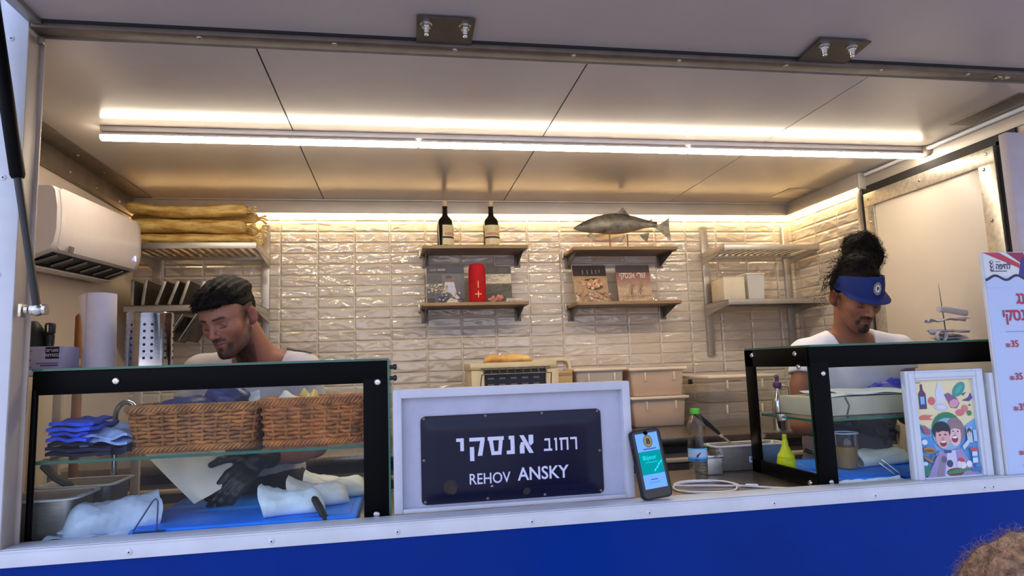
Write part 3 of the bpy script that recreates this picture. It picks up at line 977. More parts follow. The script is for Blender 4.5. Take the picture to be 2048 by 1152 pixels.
def wine(x, ang, label):
    y, z0 = 3.585, 2.281
    R = 0.046
    t = thing('wine_bottle', label, 'bottle', (x, y, z0))
    dark = M('dark_bottle_glass', (14, 13, 9), 0.08, 0, 0.6, 0.1)
    b = MB()
    b.lathe([(0.0, 0.004), (R * 0.8, 0.0), (R, 0.004), (R, 0.128), (R * 0.97, 0.142), (R * 0.82, 0.158), (R * 0.55, 0.172), (R * 0.38, 0.182), (0.0145, 0.196), (0.0135, 0.215), (0.0135, 0.226), (0.0155, 0.228), (0.0155, 0.234), (0, 0.234)], (x, y, z0), None, 36)
    part('glass', b, dark, t)
    b = MB(); b.lathe([(0.0128, 0.232), (0.0132, 0.236), (0.0145, 0.262), (0.0150, 0.2635), (0.0140, 0.267), (0, 0.267)], (x, y, z0), None, 24)
    part('stopper', b, M('cork', (196, 172, 140), 0.6, 0, 0.3, 0.15, 60), t)
    p = Print()
    w, h = 0.105, 0.112
    cream, gold, red, blk = (214, 200, 164), (186, 164, 96), (178, 66, 44), (22, 20, 18)
    p.rect(-w / 2, 0.010, w / 2, 0.010 + h, cream)
    p.rect(-w / 2, 0.048, w / 2, 0.058, blk)
    p.rect(-w / 2, 0.084, w / 2, 0.112, (206, 188, 138))
    p.ell(0, 0.104, 0.009, 0.006, (232, 220, 130))
    p.ell(0, 0.031, 0.036, 0.013, gold, 0, 20, 180, 360)
    p.ell(0, 0.033, 0.030, 0.008, cream, 0, 20, 180, 360)
    p.rect(-w / 2, 0.0100, w / 2, 0.013, gold)
    p.text('HERING', 0, 0.064, 0.024, red, 0.02, 'CENTER', 0.95)
    def fn(u, v, lift):
        a = ang + u / R
        r = R + 0.0006 + lift
        return Vector((r * math.sin(a), -r * math.cos(a), v))
    # subdivide the wide fields so that they bend round the glass
    out = Print()
    for f, c in zip(p.f, p.c):
        pts = [p.v[i] for i in f]
        xs = [q[0] for q in pts]
        if max(xs) - min(xs) > 0.02 and len(pts) == 4:
            n = 12
            for i in range(n):
                a0 = min(xs) + (max(xs) - min(xs)) * i / n; a1 = min(xs) + (max(xs) - min(xs)) * (i + 1) / n
                lo, hi = min(q[1] for q in pts), max(q[1] for q in pts)
                k = len(out.v)
                out.v += [(a0, lo, pts[0][2]), (a1, lo, pts[0][2]), (a1, hi, pts[0][2]), (a0, hi, pts[0][2])]
                out.f.append([k, k + 1, k + 2, k + 3]); out.c.append(c)
        else:
            k = len(out.v); out.v += [tuple(q) for q in pts]; out.f.append(list(range(k, k + len(pts)))); out.c.append(c)
    me = out.mesh('label', fn)
    link_mesh('paper_label', me, MT['print'], t, None, 'cream label with red lettering')

def fish():
    z0 = 2.270
    t = thing('fish_sculpture', 'grey metal salmon sculpture mounted on a small wooden base', 'sculpture', (1.25, 3.58, z0))
    x0, x1 = 0.993, 1.50
    y = 3.58
    zc = lambda u: z0 + 0.128 + 0.030 * math.sin(u * PI * 0.9) - 0.006 + 0.025 * max(0, u - 0.55)
    # (u, up, down, half-thickness)
    prof = [(q[0], q[1] * 1.22, q[2] * 1.15, q[3] * 1.1) for q in [(0.0, 0.003, 0.004, 0.003), (0.03, 0.010, 0.012, 0.010), (0.08, 0.019, 0.022, 0.017), (0.16, 0.030, 0.033, 0.024), (0.26, 0.041, 0.042, 0.030), (0.38, 0.048, 0.052, 0.034), (0.50, 0.050, 0.056, 0.035),
            (0.62, 0.044, 0.052, 0.031), (0.74, 0.033, 0.038, 0.023), (0.85, 0.022, 0.022, 0.014), (0.94, 0.016, 0.015, 0.008), (1.0, 0.016, 0.014, 0.005)]]
    b = MB()
    P = []
    for u, up, dn, th in prof:
        x = x0 + (x1 - x0) * u
        c = zc(u)
        P.append([(x, y + th * math.cos(a), c + (up if math.sin(a) > 0 else dn) * math.sin(a)) for a in [2 * PI * k / 24 for k in range(24)]])
    V = b.grid(P, False, True); b.cap(V[0], True); b.cap(V[-1])
    fm = NT('pewter_scales')
    fm.bsdf(lin((112, 108, 98)), 0.40, 0.35, 0.5)
    nz = fm.noise(14, 5, 0.6, (1, 1, 1.5)); fm.vary(nz.outputs['Fac'], lin((74, 71, 66)), lin((150, 142, 124)), 0.35, 0.68)
    vo = fm.n('TexVoronoi'); vo.inputs['Scale'].default_value = 150
    tc = fm.n('TexCoord'); fm.l(tc.outputs['Object'], vo.inputs['Vector'])
    fm.bump(vo.outputs['Distance'], 0.35, 0.002)
    part('body', b, fm.m, t)
    def fin(pts, th=0.004, yy=y, ang=0.0):
        b = MB(); b.prism(pts, (0, yy + th / 2, 0), (1, 0, 0), (0, 0, 1), th, 0.0008)
        return b
    c = lambda u: x0 + (x1 - x0) * u
    part('dorsal_fin', fin([(1.236, z0 + 0.197), (1.268, z0 + 0.222), (1.292, z0 + 0.246), (1.302, z0 + 0.240), (1.318, z0 + 0.214), (1.345, z0 + 0.190), (1.30, z0 + 0.192)]), fm.m, t)
    part('tail_fin', fin([(1.492, z0 + 0.142), (1.52, z0 + 0.15), (1.556, z0 + 0.172), (1.578, z0 + 0.190), (1.572, z0 + 0.13), (1.580, z0 + 0.056), (1.545, z0 + 0.078), (1.515, z0 + 0.108), (1.492, z0 + 0.118)]), fm.m, t)
    part('anal_fin', fin([(1.385, z0 + 0.088), (1.450, z0 + 0.098), (1.440, z0 + 0.070), (1.432, z0 + 0.042), (1.41, z0 + 0.058)]), fm.m, t)
    part('adipose_fin', fin([(1.438, z0 + 0.162), (1.462, z0 + 0.176), (1.476, z0 + 0.178), (1.468, z0 + 0.166), (1.458, z0 + 0.160)]), fm.m, t)
    part('pectoral_fin', fin([(1.075, z0 + 0.088), (1.062, z0 + 0.070), (1.085, z0 + 0.062), (1.112, z0 + 0.068), (1.122, z0 + 0.084)], 0.005, y - 0.026), fm.m, t)
    part('pelvic_fin', fin([(1.285, z0 + 0.074), (1.262, z0 + 0.044), (1.270, z0 + 0.040), (1.296, z0 + 0.070)], 0.004, y - 0.012), fm.m, t)
    b = MB(); b.ball((c(0.085), y - 0.0165, zc(0.085) + 0.008), 0.005, 10)
    part('eye', b, MT['black_plastic'], t)
    b = MB(); b.tube([(c(0.0) - 0.001, y - 0.004, zc(0)), (c(0.04), y - 0.0135, zc(0.04) - 0.003), (c(0.075), y - 0.018, zc(0.075) - 0.006)], 0.0014, 6)
    part('mouth', b, MT['seam'], t)
    br = M('bronze_rod', (128, 92, 54), 0.4, 0.6)
    for x in (1.206, 1.313):
        part('rod', MB().tube([(x, y, z0 + 0.006), (x, y, z0 + 0.09)], 0.0045, 10), br, t)
    part('base', MB().bx(1.14, 1.40, 3.545, 3.615, z0, z0 + 0.007, 0.002), MT['shelf_wood'], t)

def book(name, x0, w, h, z, yb, lean, yaw, th, label, cover, spine, pages=(226, 214, 190)):
    """a cover-out book leaning back against the tiles"""
    t = thing(name, label, 'book', (x0 + w / 2, yb, z), 'cover-out books on the oak shelves')
    rot = Euler((-lean, 0, yaw)).to_matrix()
    o = Vector((x0, yb, z))
    def tr(b):
        bmesh.ops.transform(b.bm, matrix=Matrix.Translation(o) @ rot.to_4x4(), verts=b.bm.verts)
        return b
    b = MB(); b.bx(0.002, w - 0.003, 0.002, th - 0.002, 0.003, h - 0.003); part('pages', tr(b), M('paper_block', pages, 0.8), t)
    b = MB(); b.bx(0, w, 0, 0.002, 0, h); b.bx(0, w, th - 0.002, th, 0, h); b.bx(w - 0.003, w, 0.0, th, 0, h)
    c = part('cover', tr(b), M('cover_board', spine, 0.4), t)
    p = Print(); cover(p, w, h)
    ux, uz, n = rot @ Vector((1, 0, 0)), rot @ Vector((0, 0, 1)), rot @ Vector((0, -1, 0))
    p.part('cover_print', c, o + n * 0.0003, ux, uz, MT['print_mottled'])

def cover_kitchen(p, w, h):
    r = random.Random(3)
    p.rect(0, 0, w, h, (104, 100, 104))
    p.rect(0, h * 0.80, w, h, (24, 28, 48)); p.rect(w * 0.55, h * 0.83, w * 0.97, h * 0.97, (34, 44, 76))
    p.rect(w * 0.06, h * 0.72, w * 0.4, h * 0.78, (120, 104, 96))
    p.rect(0, h * 0.55, w * 0.4, h * 0.78, (72, 70, 78))
    p.rect(w * .08, h * .875, w * .26, h * .925, (112, 112, 124)); p.rect(w * .29, h * .88, w * .5, h * .93, (140, 140, 150))
    p.ell(w * 0.58, h * 0.66, w * 0.08, h * 0.07, (132, 92, 84)); p.ell(w * 0.58, h * 0.71, w * 0.09, h * 0.045, (58, 48, 50))
    p.poly([(w * 0.42, h * 0.30), (w * 0.78, h * 0.30), (w * 0.72, h * 0.58), (w * 0.48, h * 0.58)], (208, 208, 228))
    for k in range(60):
        p.ell(r.uniform(0.0, w * 0.55), r.uniform(h * 0.30, h * 0.52), r.uniform(.004, .011), r.uniform(.002, .005), r.choice([(206, 194, 150), (188, 174, 138), (150, 134, 106), (226, 218, 188)]), r.uniform(-.5, .5), 8)
    p.rect(0, 0, w, h * 0.28, (92, 86, 96))
    p.rect(w * 0.3, 0, w * 0.58, h * 0.2, (44, 48, 78)); p.rect(0, 0, w * 0.2, h * 0.15, (56, 54, 46))
    p.poly([(w * 0.45, 0), (w * 0.85, 0), (w * 0.8, h * 0.1), (w * 0.6, h * 0.16)], (222, 216, 196))
    p.poly([(w * 0.6, h * 0.28), (w * 0.72, h * 0.30), (w * 0.86, h * 0.16), (w * 0.78, h * 0.12)], (214, 200, 196))
    p.ell(w * 0.92, h * 0.09, w * 0.06, h * 0.07, (50, 32, 28))
    for k in range(40):
        p.ell(r.uniform(w * .3, w * .98), r.uniform(h * 0.05, h * 0.32), r.uniform(.002, .007), r.uniform(.002, .004), r.choice([(190, 186, 200), (74, 70, 80), (230, 226, 220), (132, 110, 100)]), r.uniform(0, 3), 7)

def cover_garden(p, w, h):
    r = random.Random(5)
    p.rect(0, 0, w, h, (92, 84, 70))
    p.rect(0, h * 0.79, w, h, (28, 22, 22)); p.ell(w * .72, h * .89, w * .17, h * .07, (58, 48, 46)); p.ell(w * .28, h * .88, w * .12, h * .05, (48, 40, 40))
    p.rect(0, h * 0.53, w * 0.99, h * 0.78, (216, 204, 176))
    for k in range(14):
        x = r.uniform(w * .05, w * .7); y = r.uniform(h * .58, h * .74)
        p.line([(x, y), (x + r.uniform(.01, .03), y + r.uniform(-.006, .012)), (x + r.uniform(.03, .05), y + r.uniform(-.006, .006))], 0.0016, (104, 92, 84))
    for k in range(40):
        p.ell(r.uniform(0, w), r.uniform(h * .3, h * .5), r.uniform(.004, .012), r.uniform(.003, .006), r.choice([(84, 78, 62), (108, 98, 80), (70, 62, 50)]), r.uniform(0, 3), 8)
    p.ell(w * .38, h * .14, w * .36, h * .14, (66, 36, 26))
    for k in range(16):
        a = r.uniform(0, 6.28); q = r.uniform(0, 1) ** .5
        p.ell(w * (.42 + .26 * q * math.cos(a)), h * (.14 + .10 * q * math.sin(a)), .012, .008, r.choice([(190, 112, 84), (166, 84, 62), (206, 140, 110)]), r.uniform(0, 3), 9)
    p.poly([(w * .74, 0), (w * .99, 0), (w * .99, h * .13), (w * .8, h * .13)], (206, 196, 184))

def cover_flowers(p, w, h):
    r = random.Random(9)
    p.rect(0, 0, w, h, (186, 152, 112))
    p.rect(0, h * 0.71, w, h, (44, 26, 36))
    for k, x in enumerate((0.28, 0.42, 0.56, 0.68)):
        p.rect(w * x, h * 0.76, w * (x + 0.03), h * 0.88, (132, 112, 112))
    p.rect(w * .78, h * .80, w * .81, h * .88, (132, 112, 112))
    p.line([(w * .15, h * .56), (w * .95, h * .14)], 0.003, (92, 66, 46))
    p.ell(w * .52, h * .62, w * .2, h * .03, (58, 52, 44), 0.1); p.ell(w * .6, h * .44, w * .26, h * .1, (84, 62, 44))
    for k in range(22):
        a = r.uniform(0, 6.28); q = r.uniform(0, 1) ** .5
        p.ell(w * (.5 + .34 * q * math.cos(a)), h * (.50 + .10 * q * math.sin(a)), .014, .010, r.choice([(214, 148, 112), (226, 176, 138), (186, 108, 82), (232, 200, 166)]), r.uniform(0, 3), 9)
    for k in range(70):
        p.ell(r.uniform(0, w), r.uniform(0.004, h * .28), r.uniform(.004, .011), r.uniform(.003, .007), r.choice([(206, 190, 172), (178, 150, 126), (190, 110, 92), (224, 212, 198), (148, 120, 96)]), r.uniform(0, 3), 8)

def cover_sketch(p, w, h):
    r = random.Random(12)
    p.rect(0, 0, w, h, (196, 164, 128))
    for k in range(8):
        f = k / 8
        p.rect(0, h * (.40 + .05 * k), w, h * (.455 + .05 * k), (int(186 - 52 * f), int(146 - 78 * f), int(122 - 62 * f)))
    p.rect(0, h * 0.80, w, h, (46, 28, 44))
    p.text(heb('שרי אנסקי'), w * 0.08, h * 0.655, 0.052, (232, 218, 206), 0.012, 'LEFT', 0.72)
    ink = (116, 86, 62)
    for cx, cy in ((.42, .34), (.66, .36)):
        for k in range(10):
            a = r.uniform(0, 6.28)
            p.line([(w * cx, h * cy), (w * (cx + .06 * math.cos(a)), h * (cy + .10 * math.sin(a))), (w * (cx + .11 * math.cos(a + .4)), h * (cy - .02 + .13 * math.sin(a + .4)))], 0.0022, ink)
        p.ell(w * (cx + .04), h * (cy + .1), w * .06, h * .05, (150, 118, 88))
    for k in range(60):
        x, y = r.uniform(w * .05, w * .95), r.uniform(h * .03, h * .26)
        p.line([(x, y), (x + r.uniform(.004, .018), y + r.uniform(-.008, .01))], 0.0018, r.choice([ink, (222, 196, 160), (150, 116, 84)]))
    p.line([(0, h * .16), (w, h * .17)], 0.0022, (126, 92, 64))

def build_speaker():
    x, y, z, h = 0.424, 3.555, 1.970, 0.213
    t = thing('portable_speaker', 'red cylindrical portable speaker standing between two cookbooks', 'speaker', (x, y, z))
    R = 0.047
    b = MB()
    b.lathe([(0.0, 0.0), (R * .80, 0.0), (R * .93, 0.004), (R, 0.02), (R * 1.01, h * .5), (R, h - .04), (R * .94, h - .015), (R * .84, h - .003), (R * .7, h), (0, h)], (x, y, z), None, 40)
    part('fabric_body', b, M('red_woven_fabric', (176, 16, 26), 0.75, 0, 0.3, 0.12, 40, 0.35, 300, 0.002), t)
    pl = M('cream_marks', (240, 196, 116), 0.5)
    b = MB()
    yy = y - R * 1.01
    b.bx(x - .002, x + .002, yy - .0008, yy + .002, z + 0.078, z + 0.116, .0005)
    b.bx(x - .002, x + .002, yy - .0008, yy + .002, z + 0.026, z + 0.062, .0005)
    b.bx(x - .019, x + .019, yy - .0006, yy + .006, z + 0.042, z + 0.046, .0005)
    part('volume_buttons', b, pl, t, 'raised plus and minus marks')

def steel_rack(x0, x1, z, front, label, slats, parent_posts, group):
    t = thing('steel_shelf', label, 'shelf', ((x0 + x1) / 2, 3.7, z), group)
    b = MB()
    b.bx(x0, x1, front, front + 0.002, z - 0.030, z, 0.0006)
    b.bx(x0, x0 + 0.002, front, 3.70, z - 0.034, z, 0.0006); b.bx(x1 - 0.002, x1, front, 3.70, z - 0.034, z, 0.0006)
    b.bx(x0, x1, 3.690, 3.694, z - 0.030, z, 0.0006)
    part('frame', b, MT['steel'], t)
    if slats:
        n = int((x1 - x0) / 0.042)
        b = MB()
        for i in range(n):
            x = x0 + 0.012 + i * (x1 - x0 - 0.02) / n
            b.bx(x, x + 0.022, front + 0.004, 3.69, z - 0.010, z - 0.006)
        part('slats', b, MT['steel'], t)
    else:
        part('deck', MB().bx(x0, x1, front, 3.694, z - 0.003, z), MT['steel'], t)
    for x in (x0 + 0.002, x1 - 0.006):
        b = MB(); b.prism([(front + 0.02, z - 0.030), (3.70, z - 0.030), (3.70, z - 0.075)], (x, 0, 0), (0, 1, 0), (0, 0, 1), 0.004)
        part('bracket', b, MT['steel'], t)
    return t

def uprights(xs, z0, z1, label, group):
    for x, w in xs:
        b = MB(); b.bx(x, x + w, 3.700, 3.722, z0, z1, 0.002)
        b.bx(x + w * .3, x + w * .36, 3.699, 3.7005, z0 + .02, z1 - .02)
        solo('shelf_upright', b, MT['steel'], label(x), 'upright', (x + w / 2, 3.71, z0), group)

def build_racks():
    uprights([(-1.285, 0.045), (-0.735, 0.042)], 1.62, 2.436, lambda x: 'steel wall upright holding the left shelves, %s one' % ('corner' if x < -1 else 'right hand'), 'steel uprights on the left')
    steel_rack(-1.285, -0.690, 2.270, 3.35, 'slatted steel shelf under the yellow bread bags', True, None, 'left steel shelves')
    steel_rack(-1.285, -0.690, 1.967, 3.35, 'lower steel shelf holding leaning baking trays behind the man', False, None, 'left steel shelves')
    uprights([(1.828, 0.044), (2.372, 0.044)], 1.64, 2.430, lambda x: 'steel wall upright holding the right shelves, %s one' % ('left hand' if x < 2 else 'corner'), 'steel uprights on the right')
    steel_rack(1.818, 2.414, 2.262, 3.40, 'empty slatted steel shelf at upper right', True, None, 'right steel shelves')
    steel_rack(1.818, 2.414, 1.950, 3.40, 'steel shelf at right holding a white box and papers', False, None, 'right steel shelves')
    # stickers on shelf edges
    # white things on the right lower shelf
    t = thing('paper_pack', 'cream cardboard pack at left on the right hand lower steel shelf', 'box', (1.90, 3.55, 1.95))
    b = MB(); b.box((1.905, 3.56, 2.017), (0.125, 0.20, 0.134), Euler((0, 0, -0.12)), 0.004)
    part('carton', b, M('cream_carton', (216, 202, 176), 0.6, 0, 0.3, 0.05), t)
    part('flap', MB().box((1.905, 3.56, 2.0855), (0.128, 0.203, 0.004), Euler((0, 0, -0.12)), 0.001), M('cream_flap', (224, 212, 188), 0.6), t)
    t = thing('storage_tub', 'frosted white plastic tub at right on the right hand lower steel shelf', 'tub', (2.05, 3.55, 1.95))
    b = MB()
    b.lathe([(0.060, 0.0), (0.068, 0.01), (0.076, 0.145), (0.080, 0.152)], (2.05, 3.55, 1.951), Matrix.Rotation(PI / 4, 3, 'Z'), 4)
    part('body', b, mat_clear_plastic('frosted_tub', (0.86, 0.84, 0.80), 0.75), t, None, True, 30)
    part('lid', MB().box((2.05, 3.55, 2.106), (0.120, 0.120, 0.010), None, 0.003), M('tub_lid', (224, 216, 202), 0.4), t)

def build_bags():
    """long bread loaves in yellow cellophane, laid in a pile on the slatted shelf"""
    t = NT('yellow_cellophane')
    t.bsdf(lin((206, 160, 62)), 0.14, 0, 0.8)
    nz = t.noise(9, 5, 0.6, (1, 4, 4)); t.vary(nz.outputs['Fac'], lin((172, 120, 34)), lin((240, 206, 122)), 0.32, 0.68)
    nb = t.noise(28, 5, 0.7, (0.6, 2, 2)); t.bump(nb.outputs['Fac'], 0.9, 0.012)
    mat = t.m
    knot = M('clear_bag_knot', (236, 214, 150), 0.2, 0, 0.6, 0.1)
    rows = [(3.415, 2.299, 0.0235, 'yellow bread bag at the bottom of the pile on the left shelf'),
            (3.42, 2.363, 0.034, 'thick yellow bread bag in the middle of the pile on the left shelf'),
            (3.54, 2.368, 0.0275, 'yellow bread bag behind the thick middle one in the pile'),
            (3.545, 2.434, 0.0275, 'yellow bread bag at the back of the top layer of the pile'),
            (3.425, 2.452, 0.0285, 'long yellow bread bag at the front on top of the pile on the left shelf'),
            (3.54, 2.304, 0.0275, 'yellow bread bag at the back of the pile against the tiles')]
    for k, (y, z, r, label) in enumerate(rows):
        rr = random.Random(20 + k)
        x0, x1 = -1.335, -0.735 + rr.uniform(-0.02, 0.02)
        if k == 4: x1 = -0.745; x0 = -1.32
        th = thing('bread_bag', label, 'bread bag', ((x0 + x1) / 2, y, z - r), 'yellow bread bags on the left shelf')
        b = MB()
        P = []
        n = 60
        for i in range(n + 1):
            u = i / n
            x = x0 + (x1 - x0) * u
            e = min(1.0, (min(u, 1 - u) / 0.04) ** 0.5) if u < 1 else 0.2
            e = max(e, 0.25)
            sag = -0.012 * math.sin(PI * u) * (1 if k == 4 else 0.0) + (0.012 * max(0, 0.3 - u) / 0.3 if k == 4 else 0)
            row = []
            for j in range(20):
                a = 2 * PI * j / 20
                q = r * e * (1 + 0.08 * math.sin(3 * a + 5 * u + k) + 0.06 * math.sin(5 * a - 14 * u + 2 * k) + rr.uniform(-.03, .03))
                row.append((x, y + 1.45 * q * math.cos(a), z + sag + q * math.sin(a)))
            P.append(row)
        V = b.grid(P, False, True); b.cap(V[0], True); b.cap(V[-1])
        part('bag', b, mat, th, None, True, 80)
        # gathered end
        b = MB()
        for q in range(7):
            a = q * 0.9 + k
            b.tube([(x1 - 0.01, y, z), (x1 + 0.012, y + 0.01 * math.cos(a), z + 0.01 * math.sin(a)), (x1 + 0.036, y + 0.030 * math.cos(a), z - 0.008 + 0.024 * math.sin(a))], [0.012, 0.005, 0.009], 7, False, True, 0.35)
        part('twisted_end', b, knot, th)

def build_trays():
    xs = [(-1.262, 0.00), (-1.215, 0.10), (-1.155, 0.32), (-1.098, 0.34), (-1.045, 0.30), (-0.985, 0.42)]
    z = 1.970
    names = ['leftmost of the dark baking trays leaning on the lower steel shelf', 'second dark baking tray from the left on the lower steel shelf',
             'third dark baking tray from the left on the lower steel shelf', 'fourth dark baking tray from the left on the lower steel shelf',
             'fifth dark baking tray from the left on the lower steel shelf', 'rightmost dark baking tray on the lower shelf beside the man']
    dark = M('dark_baked_steel', (92, 82, 72), 0.42, 0.7, 0.5, 0.25, 16)
    for (x, a), nm in zip(xs, names):
        t = thing('baking_tray', nm, 'tray', (x, 3.52, z), 'baking trays on the lower left shelf')
        H, D = 0.128, 0.27
        def tr(b):
            bmesh.ops.transform(b.bm, matrix=Matrix.Translation((x, 3.40, z)) @ Matrix.Rotation(a, 4, 'Y'), verts=b.bm.verts)
            return b
        b = MB(); b.bx(-0.001, 0.001, 0.006, D - 0.006, 0.006, H - 0.006); part('pan', tr(b), dark, t)
        b = MB(); b.bx(-0.012, 0.002, 0, 0.005, 0, H, .001); b.bx(-0.012, 0.002, D - .005, D, 0, H, .001); b.bx(-0.012, 0.002, 0, D, 0, .005, .001); b.bx(-0.012, 0.002, 0, D, H - .005, H, .001)
        part('rim', tr(b), MT['steel'], t)
    for k, (x, lab) in enumerate(((-1.05, 'dark tray slanting below the lower steel shelf, left of the two'), (-0.99, 'dark tray slanting below the lower steel shelf beside the man'))):
        t = thing('baking_tray', lab, 'tray', (x, 3.33, 1.86), 'baking trays hooked below the lower left shelf')
        b = MB()
        b.box((0, 0, 0), (0.004, 0.02, 0.15), None, 0.001)
        bmesh.ops.transform(b.bm, matrix=Matrix.Translation((x, 3.325, 1.855)) @ Matrix.Rotation(0.55, 4, 'Y'), verts=b.bm.verts)
        part('rim', b, MT['steel'], t)
        b = MB(); b.box((0.006, 0.03, 0), (0.003, 0.26, 0.135), None, 0.001)
        bmesh.ops.transform(b.bm, matrix=Matrix.Translation((x, 3.43, 1.855)) @ Matrix.Rotation(0.55, 4, 'Y'), verts=b.bm.verts)
        part('pan', b, dark, t)

def build_ac():
    t = thing('air_conditioner', 'white split air conditioner mounted high on the left wall', 'air conditioner', (-1.38, 2.9, 2.05))
    rot = Matrix.Translation((-1.385, 2.505, 2.035)) @ Matrix.Rotation(math.radians(2.6), 4, 'X')
    L = 0.765
    def tr(b):
        bmesh.ops.transform(b.bm, matrix=rot, verts=b.bm.verts); return b
    # section in (x,z): wall at 0
    sec = [(0, 0.0), (0.0, 0.278), (0.176, 0.278), (0.188, 0.274), (0.196, 0.262), (0.204, 0.20), (0.203, 0.12), (0.194, 0.075), (0.184, 0.054), (0.176, 0.048), (0.06, 0.0)]
    P = []
    for y, s in ((0.0, .985), (0.006, 1), (L - 0.006, 1), (L, .985)):
        P.append([(p[0] * s, y, 0.1375 + (p[1] - 0.1375) * s) for p in sec])
    b = MB(); V = b.grid(P, False, True); b.cap(V[0], True); b.cap(V[-1])
    part('casing', tr(b), MT['white_plastic'], t, None, True, 32)
    # front panel sits proud with rounded corners
    fs = [(0.1945, 0.275), (0.2005, 0.262), (0.2085, 0.20), (0.2070, 0.12), (0.1980, 0.075), (0.1880, 0.053)]
    P = []
    for y in (0.022, 0.028, 0.05, L - 0.05, L - 0.028, L - 0.022):
        e = min(y - 0.022, L - 0.022 - y)
        k = 0.012 * (1 - min(1, e / 0.02))
        P.append([(p[0] - (0.0025 if e < 0.003 else 0), y, p[1] - k * (1 if i == 0 else (-1 if i == len(fs) - 1 else 0))) for i, p in enumerate(fs)])
    b = MB(); b.grid(P)
    g = bmesh.ops.extrude_face_region(b.bm, geom=list(b.bm.faces))
    bmesh.ops.translate(b.bm, vec=(-0.008, 0, 0), verts=[v for v in g['geom'] if isinstance(v, bmesh.types.BMVert)])
    part('front_panel', tr(b), M('gloss_white_panel', (236, 224, 218), 0.16, 0, 0.5, 0.02), t)
    # outlet: dark slot with guide vanes and a flap
    b = MB(); b.prism([(0.080, 0.012), (0.168, 0.048), (0.170, 0.0425), (0.082, 0.006)], (0, 0.72, 0), (1, 0, 0), (0, 0, 1), 0.675)
    part('air_outlet', tr(b), MT['black_plastic'], t, 'dark air outlet slot')
    for k in range(6):
        b = MB(); b.box((0.128, 0.085 + k * 0.115, 0.0225), (0.075, 0.045, 0.006), Euler((0, -0.39, 0.4)), 0.001)
        part('vane', tr(b), M('vane_grey', (112, 106, 100), 0.5), t)
    b = MB(); b.box((0.078, L / 2 - 0.01, -0.006), (0.040, 0.69, 0.004), Euler((0, -0.2, 0)), 0.0015)
    part('flap', tr(b), MT['white_plastic'], t)
    p = Print()
    for k in range(4): p.rect(.010 * k, 0, .010 * k + .0075, .016, (52, 44, 42)); p.rect(.010 * k + .0025, .004, .010 * k + .005, .011 - .002 * (k % 2), (120, 110, 106))
    p.rect(0, -0.005, 0.038, -0.002, (52, 44, 42))
    yaxis = rot.to_3x3() @ Vector((0, 1, 0)); zaxis = rot.to_3x3() @ Vector((0.2, 0, 1)).normalized()
    p.part('badge', t, rot @ Vector((0.2000, 0.085, 0.055)), yaxis, zaxis, MT['print'], 'small dark maker mark')
    b = MB(); b.bx(0.2055, 0.2085, L - 0.085, L - 0.075, 0.085, 0.108, 0.001)
    part('status_lamp', tr(b), mat_emit('blue_status_led', (0.35, 0.4, 1.0), 1.6), t, 'small blue status light')

build_counters(); build_cases(); build_sign()
wood_shelf(0.128, 0.704, 2.280, 'oak wall shelf holding the two wine bottles')
wood_shelf(0.120, 0.697, 1.969, 'oak wall shelf holding the red speaker and two books')
wood_shelf(0.962, 1.580, 2.269, 'oak wall shelf holding the metal fish')
wood_shelf(0.968, 1.582, 1.960, 'oak wall shelf holding two books, below the fish')
wine(0.258, 0.75, 'dark wine bottle at left on the top shelf, its label turned to the right')
wine(0.516, 0.16, 'dark wine bottle at right on the top shelf, its label facing forward')
fish()
book('cookbook', 0.152, 0.208, 0.217, 1.9695, 3.600, 0.10, 0.02, 0.012, 'cookbook with a grey blue kitchen photograph left of the red speaker', cover_kitchen, (170, 166, 160))
book('cookbook', 0.462, 0.165, 0.217, 1.9695, 3.610, 0.10, 0.0, 0.012, 'cookbook with a cream band and red spine right of the red speaker', cover_garden, (186, 44, 34))
book('cookbook', 0.990, 0.203, 0.232, 1.9605, 3.585, 0.24, 0.05, 0.012, 'tan cookbook with a dark top band and flowers, left under the fish', cover_flowers, (196, 168, 130))
book('cookbook', 1.245, 0.205, 0.226, 1.9605, 3.585, 0.20, 0.0, 0.012, 'tan cookbook with white Hebrew title, right under the fish', cover_sketch, (168, 120, 96))
build_speaker(); build_racks(); build_bags(); build_trays(); build_ac()
